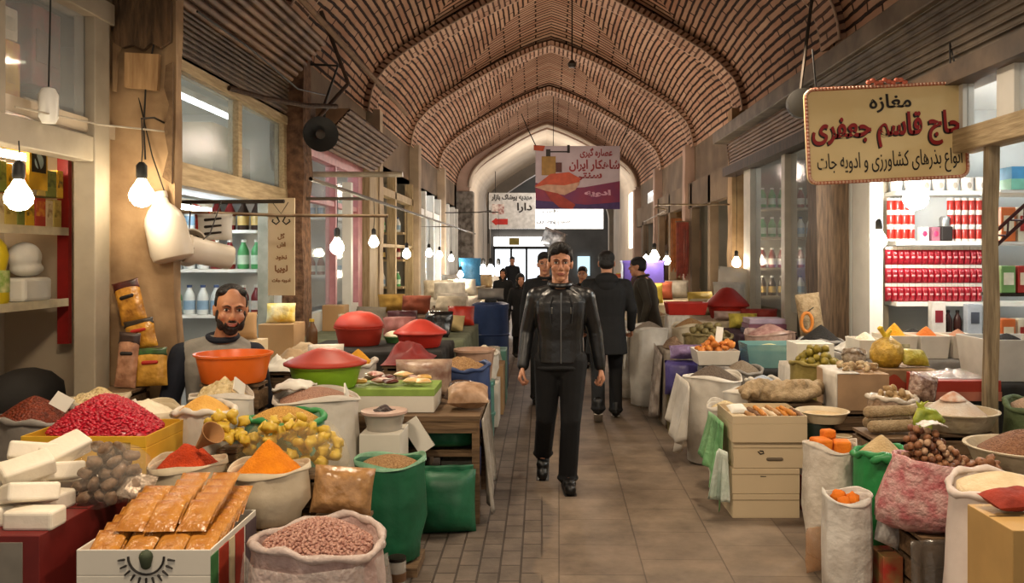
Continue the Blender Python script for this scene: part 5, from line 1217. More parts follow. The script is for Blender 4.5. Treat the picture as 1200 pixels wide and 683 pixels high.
# ---- sacks behind the stack
sack('white sack of tan lentils just behind the stack of cartons', 1.50, 6.02, 0, .20, .60, M_WSACK, 71, rim='loose', fill=('lentil_heap', 'sand brown lentils behind the stack of cartons', grain('sand_lentil', '#b8925c', '#94703f', 170, .7, 1), .07))
sack('white sack of grey-brown seeds with a torn lip beside the lane', 1.30, 6.5, 0, .215, .64, M_WSACK, 72, rim='loose', fill=('seed_heap', 'grey-brown seeds in the torn white sack', G_GREYB, .085))
sack('low white sack of cream flour squeezed behind the cartons', 1.24, 5.76, 0, .12, .55, M_WSACK, 73, rim='loose', fill=('flour_heap', 'dull cream flour in the low white sack', G_CREAM, .03))
drape('cloth', 'white cloth hanging to points in front of the torn white sack', 'cloth', [(1.06, 6.12, .62), (1.08, 6.3, .63), (1.06, 6.7, .64)], [(1.0, 6.1, .25), (1.03, 6.4, .08), (1.0, 6.75, .28)], M_WSACK, 5, amp=.03)
sack('grey sack of taupe seeds behind the sand brown lentils', 1.60, 6.83, 0, .165, .66, M_GREYS, 74, fill=('seed_heap', 'taupe seeds in the grey sack', grain('taupe', '#948470', '#7a6a56', 180, .8, 1), .06))
sack('sack of pale blue-white crystals between the grey sack and the cartons', 1.66, 6.42, 0, .12, .63, M_WSACK, 75, fill=('crystal_heap', 'pale blue white crystals', mat('crystal', '#b4bcc8', rough=.4, c2='#98a2b0', scale=30, bump=.6, bscale=60), .03))
# jute bundle with loose folds
crate('the bundle of folded jute sacks', 1.385, 1.82, 5.54, 5.80, .60)
b = MB()
for k in range(7):
    x = 1.46+.075*k; b.tube([(x-.06, 5.52+.01*k, .645+.01*math.sin(k)), (x, 5.60, .70+.02*math.sin(k*1.7)), (x+.07, 5.68, .70), (x+.13, 5.76, .64)], [.03, .042, .042, .025], 10)
b.ell((1.58, 5.66, .665), (.19, .12, .06)); b.ell((1.80, 5.64, .655), (.17, .12, .05)); b.tube([(1.44, 5.60, .635), (1.62, 5.55, .64), (1.82, 5.54, .64), (1.95, 5.58, .68)], [.028, .034, .03, .04], 10)
b.v = [(p[0]*.92+.025, p[1]+.02, max(p[2], .602)) for p in b.v]
o = fused('jute_bundle', b, .009, M_JUTE, smooth=2); tag(o, 'bundle of folded jute sacks lying behind the open carton', 'jute sacks')
# ---- bowl on a stack of tins
t = thing('drum', 'red lower drum of the stack carrying the cream bowl', 'drum', (1.705, 5.28, 0)); MB().lathe([(0, 0), (.115, 0), (.12, .01), (.115, .2), (.12, .21), (0, .21)], 28).build('shell', mat('red_drum', '#8f221a', rough=.45, c2='#701510', scale=5), t)
t = thing('bucket', 'white bucket with a dark green label on the red drum', 'bucket', (1.70, 5.28, .212)); MB().lathe([(0, 0), (.105, 0), (.115, .15), (.122, .155), (.122, .185), (0, .185)], 28).build('shell', M_WHITE, t)
b = MB(); b.grid(lambda u, v: (.1135*math.sin((u-.5)*.9), -.1135*math.cos((u-.5)*.9), .035+.10*v), 8, 2); o = b.build('green_label', mat('dark_green_label', '#26402a', rough=.5, c2='#55602f', scale=30), t, smooth='all')
t = thing('can', 'dark green can between the white bucket and the cream bowl', 'can', (1.70, 5.28, .399)); MB().lathe([(0, 0), (.10, 0), (.102, .005), (.102, .135), (.1, .14), (0, .14)], 28).build('shell', mat('dark_can', '#28362a', rough=.4), t)
M_CREAMP = mat('cream_plastic', '#d2c3a6', rough=.5, c2='#b9a582', scale=5)
basin('oval cream bowl of tan flour on the stack of tins', 1.735, 5.28, .541, .155, .065, M_CREAMP, cat='bowl', name='bowl')
heap('flour_heap', 'tan flour lying in the oval cream bowl', mat('tan_flour', '#cdb084', rough=.95, bump=.4, bscale=60), (1.735, 5.28, .562), .118, .118, .018, base=.022)
t = thing('mug', 'cream mug with a dark print on the stack beside the turmeric blocks', 'mug', (1.80, 5.09, .0)); MB().lathe([(0, .40), (.05, .40), (.055, .49), (.05, .492), (.045, .41), (0, .41)], 20).build('cup', M_CREAMP, t); b = MB(); b.ell((-.01, -.05, .447), (.022, .008, .026)); b.build('print', M_INK, t)
crate('the cream mug with a dark print', 1.75, 1.86, 5.03, 5.14, .398)
# ---- white sacks of orange turmeric blocks
M_WOVEN = mat('white_woven', '#d6cdbf', rough=.7, c2='#b3a796', scale=8, bump=.8, bscale=14)
sack('white woven sack topped with big orange blocks', 1.50, 4.43, 0, .125, .575, M_WOVEN, 76, rim='loose', amt=.06)
G_BLOCK = mat('orange_block', '#dd7a16', rough=.8, c2='#c9640d', scale=12, bump=.5, bscale=30)
for i, (x, y, z, s_, r_) in enumerate(((1.45, 4.43, .572, (.085, .10, .085), .2), (1.55, 4.42, .570, (.085, .10, .075), -.15), (1.505, 4.49, .625, (.07, .06, .05), .3))):
    b = MB(); b.box(-s_[0]/2, s_[0]/2, -s_[1]/2, s_[1]/2, -s_[2]/2, s_[2]/2); b.v = [tuple(Vector(p)*(1+.1*nz(p[0]*30+i, p[1]*30, p[2]*30))) for p in b.v]
    o = b.build('turmeric_block', G_BLOCK, loc=(x, y, z), rz=r_, bevel=.012); tag(o, ('left orange turmeric block in the mouth of the white woven sack', 'right-side orange turmeric block in the mouth of the white woven sack', 'small orange turmeric block lying behind the two big ones')[i].replace('left ', 'aisle-side ').replace('right-side', 'wall-side'), 'turmeric')
sack('smaller white plastic sack in front of the orange blocks, a few chunks showing', 1.42, 3.98, 0, .115, .44, mat('white_thin_bag', '#d9d5cd', rough=.4, c2='#b5ada3', scale=7, bump=.8, bscale=12), 77, rim='loose', amt=.06, taper=1.0)
for i, (x, y, z) in enumerate(((1.40, 3.95, .415), (1.455, 4.0, .42), (1.40, 4.03, .43))):
    o = bpy.data.objects.new('turmeric_chunk', lump_mesh('chunk', .034, i, G_BLOCK, .4, 8, 6)); COL.objects.link(o); o.location = (x, y, z); tag(o, 'orange turmeric chunk in the smaller white plastic sack', 'turmeric', 'orange chunks in the smaller white sack')
pouch('clear_bag', 'limp clear bag of orange bits on the paving by the white sacks', 'bag', (1.36, 4.22, 0), .12, .22, .08, film('bag_orange', '#cf9a6a', .45, .2, .8, 20), 14, (0, 0, .4), fin=False)
# ---- bright green sack
sack('bright green plastic sack twisted at its lip, full of sand coloured meal', 1.69, 4.20, 0, .135, .60, M_GBRT, 78, rim='roll', lean=(-.02, 0), taper=1.0, amt=.04, fill=('meal_heap', 'sand coloured meal peaked in the bright green sack', mat('sand_meal', '#c3aa80', rough=.95, c2='#b0966c', scale=14, bump=.4, bscale=80), .075, 1.2))
b = MB(); b.tube([(1.565+.28*u, 4.06-.01*math.sin(u*PI), .59+.012*math.sin(u*7)-.05*abs(u-.2)) for u in [k/12 for k in range(13)]], [.012+.018*math.sin(PI*k/12)+.006*math.sin(k*2.3) for k in range(13)], 10)
o = b.build('twisted_lip', M_GBRT, smooth='all'); o.parent = bpy.data.objects['sack.%03d' % 0] if False else None
tag(o, 'twisted green plastic roll along the front lip of the bright green sack', 'plastic roll')
pouch('plastic_bag', 'white plastic bag with a dark dot at the foot of the bright green sack', 'bag', (1.585, 3.93, .20), .13, .13, .07, mat('white_bag_dot', '#d4cfc6', rough=.4, bump=.6), 15, (-.3, .45, .2), fin=False)
carton('small carton with a green and red print under the white plastic bag', 1.545, 1.635, 3.86, 4.02, 0, .198, mat('printed_carton', '#7c8a52', rough=.5, c2='#a8352a', scale=9), open_top=False)
# ---- pink net bag of dried mushrooms
crate('the pink mesh bag', 1.645, 1.92, 3.70, 3.98, .34)
drape('plastic_sheet', 'dark clear plastic hanging beneath the pink mesh bag', 'sheet', [(1.58, 3.66, .34), (1.75, 3.65, .35), (1.93, 3.66, .34)], [(1.57, 3.62, .02), (1.75, 3.60, .02), (1.95, 3.62, .02)], film('dark_film_sheet', '#5b534a', .55, .2, .8, 12), 4, t=.003, amp=.025)
M_NET = mat('pink_mesh_bag', '#a8595c', rough=.4, c2='#c09a94', scale=18, bump=.8, bscale=40, spec=.6)
t = thing('mesh_bag', 'pink mesh bag slumped sideways, overflowing with brown nuts', 'bag', (1.755, 3.85, .342))
w = wobble(5, .05)
def netf(a, q, z): f = z/.31; return (q*w(a, z*2)*math.cos(a)*(1.0+.12*(1-f))-.04*(1-f)+.01*math.sin(9*a), .78*q*w(a, z*2)*math.sin(a), z-.05*math.cos(a)*f*.6)
MB().lathe([(0, 0), (.13, 0), (.19, .03), (.205, .10), (.19, .20), (.17, .27), (.175, .30), (.165, .305), (.155, .29), (.15, .26), (0, .25)], 40, netf).build('bag', M_NET, t, smooth='all')
NUT = [mat('nut_%d' % i, c, rough=.5, c2=c2, scale=30, bump=.3) for i, (c, c2) in enumerate((('#9a6a48', '#6e4427'), ('#c0a082', '#96714f'), ('#7d5038', '#553321')))]
NUTM = [lump_mesh('nut', .019, s, NUT[s % 3], .3, 8, 6, (1, .9, .85)) for s in range(3)]
sp = []
for lay, (nn, z, R) in enumerate(((24, .615, .135), (22, .64, .12), (19, .665, .11), (15, .692, .095), (11, .718, .08), (7, .742, .06), (4, .765, .04))):
    for i in range(nn): q = math.sqrt((i+.5)/nn); a = i*2.4+lay*1.3; sp.append((1.755+.02+R*1.1*q*math.cos(a)-.012*lay, 3.85+R*.7*q*math.sin(a), z+.018*(i % 2)))
strew('dried_nut', 'shiny brown nut heaped in the pink mesh bag', 'nut', 'brown nuts heaped in the pink mesh bag', NUTM, sp, 7, gap=.030)
o = MB().grid(lambda u, v: (1.70+.11*u, 3.80+.08*v, .80+.016*math.sin(PI*u)+.01*nz(u*5, v*5, 1)), 8, 6).build('plastic_scrap', film('white_film', '#efe9e2', .7, .15, .8, 30), smooth='all'); o.modifiers.new('s', 'SOLIDIFY').thickness = .004; tag(o, 'scrap of white film lying on the heap of brown nuts', 'plastic scrap')
b = MB(); 
sp = [(1.93+.035*(i % 4), 3.80+.04*(i//4), .612+.012*((i*7) % 3)) for i in range(12)]
strew('dried_mushroom', 'orange-brown dried slice beside the pink mesh bag', 'dried slice', 'orange-brown slices beside the pink mesh bag', [lump_mesh('slice', .024, s, NUT[0], .4, 8, 5, (1.2, 1, .5)) for s in (4, 5)], sp, 9)
crate('the orange-brown slices', 1.935, 2.06, 3.76, 3.93, .59)
# ---- white sack and tan box at the front corner
M_WSK2 = mat('pale_pink_sack', '#d5c8bf', rough=.65, c2='#bcaca2', scale=4, bump=.3, bscale=7)
sack('large pale white sack of cream meal at the very front of the stall', 1.83, 3.37, 0, .205, .66, M_WSK2, 80, rim='roll', taper=1.12, bulge=1.06, amt=.03, fill=('meal_heap', 'cream meal in the large pale white sack', mat('cream_meal', '#d8c3a0', rough=.95, c2='#c8b28c', scale=14, bump=.4, bscale=80), .04, 1.6))
t = carton('plain tan box at the very front corner of the stall', 1.545, 1.86, 2.80, 3.10, .0, .66, mat('tan_box', '#b38f55', rough=.6, var=.05), open_top=False)
pouch('cloth', 'red cloth bundle lying on the plain tan box', 'cloth', (1.68, 2.96, .662), .20, .12, .06, mat('red_cloth', '#9a3826', rough=.9, c2='#7a2a1d', scale=14, bump=.5), 3, (-1.4, 0, .2), fin=False)
# ---- plaster-rimmed bowls
M_BOWLC = mat('chalky_bowl', '#c9b79a', rough=.8, c2='#ab9878', scale=6, bump=.3)
basin('wide chalky bowl heaped with brown cumin at the front of the stall', 2.30, 4.08, .55, .25, .105, M_BOWLC, cat='bowl', name='bowl')
heap('cumin_heap', 'brown cumin seeds in the wide chalky bowl', grain('cumin', '#96694a', '#71492f', 130, .7, 1), (2.30, 4.08, .572), .195, .195, .10, base=.06, power=1.5)
crate('the wide chalky bowl of cumin', 2.12, 2.48, 3.9, 4.26, .548)
basin('chalky bowl of pink-white powder behind the bowl of cumin', 2.26, 4.68, .62, .22, .10, M_BOWLC, cat='bowl', name='bowl')
heap('powder_heap', 'tan powder with a pink-white crest in the chalky bowl', mat('tan_pink_powder', '#cbb096', rough=.95, c2='#d9cfc2', scale=6, bump=.4, bscale=60), (2.26, 4.68, .642), .17, .17, .115, base=.05, power=1.3)
crate('the chalky bowl of pink-white powder', 2.1, 2.42, 4.52, 4.84, .618)
heap('salt_crest', 'white and rusty crest of powder on the tan heap', mat('salt_crest', '#e2d9cc', rough=.9, c2='#c98a68', scale=18), (2.24, 4.65, .775), .07, .055, .045, base=.005, cat='powder')
sack('olive-lipped sack of reddish lentils behind the two chalky bowls', 2.82, 4.72, 0, .24, .74, mat('olive_green_sack', '#5c6b45', rough=.7, bump=.4), 82, fill=('lentil_heap', 'pinkish tan lentils behind the chalky bowls', grain('pink_lentil', '#c29a74', '#a67e58', 170, .7, 1), .07))
sack('white sack with reddish bran at the edge of the stall', 2.72, 3.70, 0, .22, .66, M_WSK2, 83, fill=('bran_heap', 'reddish bran in the white sack', grain('bran', '#a8704a', '#8a5433', 160, .7, 1), .06))
# jute rolls, green cellophane
crate('the jute rolls and the green bundle', 1.71, 2.02, 4.40, 4.70, .62)
for i, (z, x, y, dx) in enumerate(((.66, 1.75, 4.50, .24), (.66, 1.77, 4.62, .21), (.725, 1.75, 4.56, .22))):
    b = MB(); b.cap((0, 0, 0), (dx, 0, .01), .034, .030, 12); b.tube([(dx+.025+.0*math.cos(a), .02*math.cos(a), .012+.02*math.sin(a)) for a in [k*.7 for k in range(8)]], .005, 5)
    o = fused('jute_roll', b, .007, M_JUTE, smooth=1); o.location = (x, y, z); tag(o, ('front jute roll beside the green cellophane bundle', 'back jute roll behind the green cellophane bundle', 'upper jute roll laid over the other two')[i], 'jute roll')
M_CELL = mat('green_cellophane', '#b5b83a', rough=.25, c2='#7f9130', scale=12, bump=.6, bscale=16, spec=.7)
t = thing('bundle', 'yellow-green cellophane bundle standing up behind the brown nuts', 'bundle', (1.98, 4.45, .622))
b = MB(); b.ell((0, -.01, .06), (.05, .045, .06)); b.ell((.05, 0, .095), (.06, .045, .035)); b.tube([(-.02, -.015, .0), (-.03, -.02, .09), (-.0, -.015, .14)], [.022, .026, .03], 8); b.tube([(.0, -.01, .13), (.06, -.01, .12), (.11, 0, .07)], [.03, .024, .02], 8)
fused('wrap', b, .007, M_CELL, t, 1)
b = MB(); 
for a in (-.5, 0, .5): b.tube([(0, 0, .14), (.03*math.sin(a)-.01, -.01, .17), (.07*math.sin(a), -.01, .185)], [.012, .008, .003], 6)
fused('twisted_end', b, .004, M_CELL, t, 1)
# ---- clear sack of pistachio-like nuts
sack('clear plastic sack packed with beige nuts', 2.08, 5.06, .43, .14, .30, mat('nut_film', '#bda187', rough=.22, c2='#8b6d52', scale=34, bump=.7, bscale=45, spec=.8), 84, rim='roll', rimm=mat('lip_film', '#d6c8b4', rough=.2, bump=.6), taper=1.05)
crate('the clear plastic sack of beige nuts', 1.95, 2.21, 4.93, 5.19, .43)
sp = [(2.08+.085*math.sqrt((i+.5)/26)*math.cos(i*2.4), 5.06+.085*math.sqrt((i+.5)/26)*math.sin(i*2.4), .70+.045*(1-math.sqrt((i+.5)/26))+.014*(i % 2)) for i in range(18)]
strew('dried_root', 'beige knobbly dried root in the clear plastic sack', 'dried root', 'beige roots in the clear plastic sack', [lump_mesh('root', .026, s, mat('beige_root', '#b99b6c', rough=.7, c2='#8a6c42', scale=20), .35, 8, 6, (1.2, .8, .75)) for s in (1, 2, 3)], sp, 5, gap=.05)
pouch('clear_bag', 'knotted clear bag of mixed nuts behind the beige roots', 'bag', (2.27, 5.12, .66), .17, .17, .11, mat('mixed_film', '#a88a76', rough=.15, c2='#5f3f32', scale=30, bump=1, bscale=24, spec=.9), 21, (-.2, .25, 0), fin=False)
crate('the knotted bag of mixed nuts', 2.22, 2.36, 5.03, 5.22, .66)
# ---- cartons of pickles and quinces
crate('the carton covered in white cloth', 1.84, 2.24, 5.50, 5.88, .56)
t = carton('tan carton half covered by a white cloth, figs on its top', 1.90, 2.24, 5.50, 5.90, .562, .80, mat('tan_carton', '#b08f6c', rough=.75, var=.08), open_top=False)
b = MB(); b.grid(lambda u, v: ((-.172-.014*math.sin(v*5)*u if u > .35 else -.172+.15*(.35-u)/.35), -.205+.40*v, (.243-.30*(u-.35)/.65+.02*math.sin(v*9)*(u-.35) if u > .35 else .243+.004*math.sin(v*8))), 14, 10); s = b.build('white_cloth', M_WSACK, t, smooth='all'); s.modifiers.new('s', 'SOLIDIFY').thickness = .006
sp = [(1.99+.045*(i % 5)+.02*(i//5 % 2), 5.58+.055*(i//5), .822+.012*((i*5) % 3)) for i in range(16)]
strew('dried_fig', 'pale dried fig on the tan carton with the white cloth', 'dried fig', 'pale dried figs on the tan carton', [lump_mesh('fig', .026, s, mat('pale_fig', '#cbb893', rough=.8, c2='#86643c', scale=22), .3, 8, 6, (1, 1, .65)) for s in (1, 2)], sp, 6, gap=.05)
sack('olive cloth sack heaped with yellow-green pickles', 1.98, 6.16, 0, .175, .79, mat('olive_sack', '#8f7f45', rough=.85, c2='#75672f', scale=6, bump=.4), 85, rim='roll')
sp = [(1.98+.105*math.sqrt((i+.5)/40)*math.cos(i*2.4), 6.16+.105*math.sqrt((i+.5)/40)*math.sin(i*2.4), .775+.05*(1-(i/28))+.016*(i % 3)) for i in range(28)]
strew('dried_lime', 'yellow-green dried lime heaped in the olive cloth sack', 'dried lime', 'yellow-green limes in the olive cloth sack', [lump_mesh('pickle', .030, s, mat('pickle', '#98862f', rough=.5, c2='#6f6220', scale=16, bump=.3), .3, 8, 6) for s in (1, 2, 3)], sp, 8, gap=.062)
crate('the carton of yellow net bags', 2.30, 2.62, 5.72, 6.10, .58)
t = carton('brown carton with a red torn print under the yellow bags', 2.30, 2.64, 5.70, 6.10, .582, .80, mat('brown_carton', '#9a7a55', rough=.75, c2='#7d6040', scale=5), open_top=False)
b = MB(); b.grid(lambda u, v: (-.16+.24*u, -.203, .02+.14*v+.03*math.sin(u*9)*v), 12, 4); b.build('red_print', mat('red_print', '#a03c22', rough=.7), t)
M_YNET = mat('yellow_net_bag', '#c29a2c', rough=.4, c2='#8f7020', scale=14, bump=.8, bscale=30, spec=.6)
t = thing('net_bag', 'round yellow net bag tied in a tuft on the brown carton', 'bag', (2.37, 5.86, .803))
MB().lathe([(0, 0), (.07, .0), (.105, .05), (.11, .10), (.09, .155), (.045, .19), (.022, .205), (0, .206)], 26, lambda a, q, z: (q*wobble(4, .05)(a, z)*math.cos(a), q*math.sin(a), z)).build('net', M_YNET, t, smooth='all')
b = MB(); b.tube([(0, 0, .19), (-.03, 0, .235), (-.055, -.01, .27)], [.022, .016, .022], 8); b.tube([(0, 0, .19), (.012, 0, .235), (.03, 0, .25)], [.018, .014, .014], 8); fused('tuft', b, .006, mat('yellow_tuft', '#d8b52c', rough=.35, bump=.5), t, 1)
pouch('net_bag', 'flat yellow-green bag lying beside the tied yellow net bag', 'bag', (2.55, 5.80, .802), .20, .12, .09, mat('yellow_green_bag', '#b7a53a', rough=.4, c2='#93862a', scale=14, bump=.6), 31, (-.7, .1, .25), fin=False)
# ---- red box, dark box under the weighing side
t = carton('dark grey box with ribbed front under the red box', 2.42, 2.80, 5.22, 5.60, 0, .675, mat('dark_grey_box', '#2c2f30', rough=.5), open_top=False)
for k in range(2): MB().cap((-.08, -.193, .57+.04*k), (.07, -.193, .57+.04*k), .009, .009, 8).build('ribbed_slot', mat('slot_grey', '#6a6a66', rough=.5), t)
t = carton('red and salmon box lying on the dark grey box', 2.40, 2.80, 5.20, 5.62, .677, .80, mat('red_box', '#9f3322', rough=.5, var=.08), open_top=False)
MB().box(-.202, .202, -.213, -.2095, .0, .055).build('salmon_band', mat('salmon', '#b8705a', rough=.5), t, smooth=False)
sheet('clear_sheet', 'crinkled clear wrapping over the red and salmon box', 'wrapping', 2.43, 2.78, 5.25, 5.58, .802, .03, film('wrap2', '#b5ada0', .5, .2, .8, 22), 4)
# ---- containers with powders behind
clothed_stand('deep stand under a grey cloth along the shop of red tins', 2.34, 3.4, 6.24, 7.05, .80, M_GREYS, 9)
def tubbox(label, x, y, w_, d_, h_, z, m): 
    t = thing('tub', label, 'tub', (x, y, z)); b = MB(); q = .008
    b.add([(-w_*.44, -d_*.44, 0), (w_*.44, -d_*.44, 0), (w_*.44, d_*.44, 0), (-w_*.44, d_*.44, 0), (-w_/2, -d_/2, h_), (w_/2, -d_/2, h_), (w_/2, d_/2, h_), (-w_/2, d_/2, h_), (-w_/2+q, -d_/2+q, h_), (w_/2-q, -d_/2+q, h_), (w_/2-q, d_/2-q, h_), (-w_/2+q, d_/2-q, h_), (-w_*.44, -d_*.44, h_*.6), (w_*.44, -d_*.44, h_*.6), (w_*.44, d_*.44, h_*.6), (-w_*.44, d_*.44, h_*.6)],
          [(3, 2, 1, 0)]+[(i, (i+1) % 4, 4+(i+1) % 4, 4+i) for i in range(4)]+[(4+i, 4+(i+1) % 4, 8+(i+1) % 4, 8+i) for i in range(4)]+[(8+i, 8+(i+1) % 4, 12+(i+1) % 4, 12+i) for i in range(4)]+[(12, 13, 14, 15)])
    b.build('wall', m, t, smooth=False, bevel=.006); return t
M_TUBW = mat('milky_plastic', '#d5cdbf', rough=.4, var=.05)
powd = [('orange-yellow', '#e8a21a', 2.66, .10), ('deep orange', '#c96a20', 2.90, .075), ('dusty rose brown', '#a9775a', 3.14, .055)]
t = tubbox('milky white tub of cream powder nearest the yellow net bag', 2.44, 6.44, .20, .30, .14, .802, M_TUBW)
heap('powder_heap', 'cream powder in the milky tub next to the yellow net bag', G_WHITE, (2.44, 6.44, .888), .078, .12, .07, base=.03)
for i, (cn, c, x, hh) in enumerate(powd):
    t = tubbox('milky white tub of %s powder on the grey-clothed stand' % cn, x, 6.44, .225, .32, .17, .802, M_TUBW)
    if i == 0: MB().box(-.03, .05, -.158, -.152, .04, .11).build('paper_label', mat('tub_label', '#c9bd9a', rough=.7, c2='#8f8a68', scale=30), t, smooth=False)
    heap('powder_heap', '%s powder in its milky tub' % cn, mat('pow_%d' % i, c, rough=.95, var=.06, bump=.4, bscale=70), (x, 6.44, .906), .09, .125, hh+.02, base=.03, power=1.2)
t = tubbox('large grey-white bin beside the wooden post', 3.06, 5.62, .46, .44, .27, .76, mat('bin_grey', '#c2beb6', rough=.5, var=.06))
MB().box(.02, .12, -.222, -.214, .08, .15).build('stuck_label', M_PAPER, t, smooth=False)
heap('tea_heap', 'dark tea leaves in the large grey-white bin', G_BLACK, (3.06, 5.62, .923), .17, .16, .10, base=.03)
t = clothed_stand('stand under a dark cloth below the grey-white bin', 2.84, 3.3, 5.36, 5.86, .758, M_BLKC, 4)
sheet('jute_sack', 'flattened brown jute sack behind the wooden post', 'sack', 2.85, 3.35, 6.46, 6.9, .802+.002, .06, M_JUTE, 6) if False else None
# black heaps of tea and white boxes
G_CHAR = mat('charcoal_tea', '#2a2622', rough=.95, c2='#1c1916', scale=50, bump=.8, bscale=80)
sack('sack of black tea peaked beside the white cartons', 2.46, 7.52, 0, .22, .82, M_GREYS, 86, fill=('tea_heap', 'black tea peaked beside the white cartons', G_CHAR, .13, 1.1))
heap('tea_heap', 'broad black mound of tea below the shelf of red bags', G_CHAR, (2.98, 6.86, .803), .28, .15, .17, base=.01, power=1.2, cat='tea')
carton('white open carton standing by the weathered post', 1.92, 2.20, 6.42, 6.70, .74, .90, M_CARDW, open_top=False)
clothed_stand('small stand under a white cloth below the white carton', 1.88, 2.24, 6.40, 6.74, .738, M_WSACK, 2) 
sack('clear bag of brown nuts behind the olive cloth sack', 2.27, 6.21, .0, .085, .86, mat('clear_nutbag', '#b3a592', rough=.2, c2='#6f5a45', scale=26, bump=.8, bscale=26, spec=.8), 87, rim='loose')
# cartons of cards
for i, (x, y, w_, lb) in enumerate(((2.40, 6.66, .09, 'first white price card stuck behind the powder tubs'), (2.56, 6.68, .09, 'second white price card stuck behind the powder tubs'))):
    o = MB().box(-w_/2, w_/2, -.004, .004, 0, .13).build('price_card', M_PAPER, loc=(x, y, .803), smooth=False); o.rotation_euler = (-.2, .3, 0); tag(o, lb, 'price card')
# ---- goods along the farther right stalls
M_PURP = mat('purple_plastic', '#544a86', rough=.4, c2='#3c3466', scale=6, bump=.6, bscale=10)
for i, (x0, y0, h_, lb) in enumerate(((1.12, 7.42, .33, 'olive oil tin standing on the paving under the purple bag'), (1.10, 8.35, .36, 'second olive tin, behind the one under the purple bag'), (1.40, 7.42, .33, 'olive tin beside the one under the purple bag'))):
    t = thing('oil_tin', lb, 'tin', (x0+.13, y0+.13, 0)); b = MB(); b.box(-.125, .125, -.125, .125, 0, h_); b.build('tin_body', mat('olive_tin', '#7a6a1e', rough=.35, metal=.4, c2='#564a14', scale=8), t, bevel=.012, smooth=False)
    MB().box(-.08, .08, -.128, -.1245, .06, h_-.06).build('printed_panel', mat('tin_panel', '#8f8230', rough=.4, c2='#3c3410', scale=14), t, smooth=False)
    MB().box(-.127, .127, -.127, .127, h_-.004, h_+.006).build('top_rim', M_METAL, t, smooth=False)
pouch('plastic_bag', 'purple plastic bag bulging on the olive tins', 'bag', (1.26, 7.52, .34), .34, .30, .24, M_PURP, 41, (-.05, 0, 0), fin=False)
pouch('plastic_bag', 'shiny mauve packet lying on the purple bag', 'bag', (1.30, 7.5, .645), .34, .12, .16, mat('mauve', '#8f7aa0', rough=.3, c2='#6a5278', scale=8, bump=.6), 42, (-.4, 0, .1), fin=False)
sack('mauve-lipped sack of red-brown peel on the lane side', 1.62, 7.83, 0, .135, .70, M_PURP, 88, fill=('peel_heap', 'red-brown peel in the mauve-lipped sack', grain('peel', '#7d4a3c', '#5f342a', 60, .7, 1, .015), .05))
clothed_stand('stand under a dark cloth holding the tray of apricots', 1.74, 2.16, 7.06, 7.6, .62, M_BLKC, 3)
t = tubbox('white tray heaped with dried apricots', 1.46, 7.22, .36, .34, .12, .655, M_TUBW)
clothed_stand('narrow stand under a grey cloth below the apricot tray', 1.36, 1.64, 7.08, 7.36, .652, M_GREYS, 2)
sp = [(1.46+.11*((i % 6)-2.5)/2.5, 7.22+.10*((i//6)-2.5)/2.5, .775+.04*((i*7) % 3)/2+.03*math.exp(-((i % 6-2.5)**2+(i//6-2.5)**2)/3)) for i in range(30)]
strew('dried_apricot', 'orange dried apricot in the white tray', 'dried apricot', 'orange apricots in the white tray', [lump_mesh('apricot', .034, s, mat('apricot', '#d68a3c', rough=.5, c2='#b8682a', scale=14), .25, 8, 6, (1, 1, .6)) for s in (1, 2)], sp, 2, gap=.058)
o = MB().box(-.03, .03, -.004, .004, 0, .15).build('price_card', M_PAPER, loc=(1.52, 7.36, .80), smooth=False); o.rotation_euler = (-.15, .15, 0); tag(o, 'white card stuck in the tray of apricots', 'price card')
t = tubbox('clear blue-green bin like a fish tank on the dark stand', 1.94, 7.28, .46, .34, .20, .622, mat('aqua_bin', '#7fa9a4', rough=.2, c2='#5f8d90', scale=3, alpha=.7))
heap('meal_heap', 'pale yellow meal in the clear blue-green bin', mat('pale_yellow', '#c9c48f', rough=.9), (1.94, 7.28, .745), .19, .13, .05, base=.02)
sack('tall jute sack packed with lumpy dried limes', 1.62, 8.30, 0, .23, .80, mat('lumpy_sack', '#8a7a52', rough=.85, c2='#5f5536', scale=16, bump=1, bscale=18), 89, rim='roll', amt=.06)
sp = [(1.62+.16*math.sqrt((i+.5)/30)*math.cos(i*2.4), 8.30+.16*math.sqrt((i+.5)/30)*math.sin(i*2.4), .78+.05*(1-i/30)+.015*(i % 3)) for i in range(20)]
strew('dried_lime', 'brown-green dried lime in the tall jute sack', 'dried lime', 'brown-green limes in the tall jute sack', [lump_mesh('lime2', .038, s, mat('lime_brown', '#85764a', rough=.6, c2='#5f5430', scale=16), .2, 8, 6) for s in (1, 2)], sp, 3, gap=.08)
clothed_stand('stand hung with white cloths beside the walking man', .98, 1.30, 8.8, 9.6, .82, M_WSACK, 5) if False else None
sack('tall white sack of ash-grey flour at the lane beside the walking man', 1.12, 8.95, 0, .19, .80, M_WSACK, 90, rim='loose', taper=.95, fill=('flour_heap', 'ash-grey flour in the tall white sack', grain('ash', '#9c8f80', '#857768', 180, .8, 1), .07))
sack('tall white sack of brown flour behind the ash-grey one', 1.58, 9.05, 0, .20, .82, M_CSACK, 91, rim='loose', fill=('flour_heap', 'brown flour in the tall white sack', G_TAN, .08))
sack('clear plastic sack hanging open at the edge of the lane', .98, 9.45, 0, .15, .80, mat('clear_hang', '#b9b2a6', rough=.25, c2='#8f8578', scale=8, bump=.7, bscale=10), 92, rim='loose')
sack('big clear bag of rose-coloured petals behind the fish-tank bin', 2.14, 8.02, 0, .24, .84, mat('petal_film', '#b59a8c', rough=.25, c2='#8f7264', scale=10, bump=.6, bscale=14), 93, rim='loose', fill=('petal_heap', 'dusty pink petals', mat('petal', '#b08a80', rough=.9, c2='#936a62', scale=22, bump=.8, bscale=30), .08))
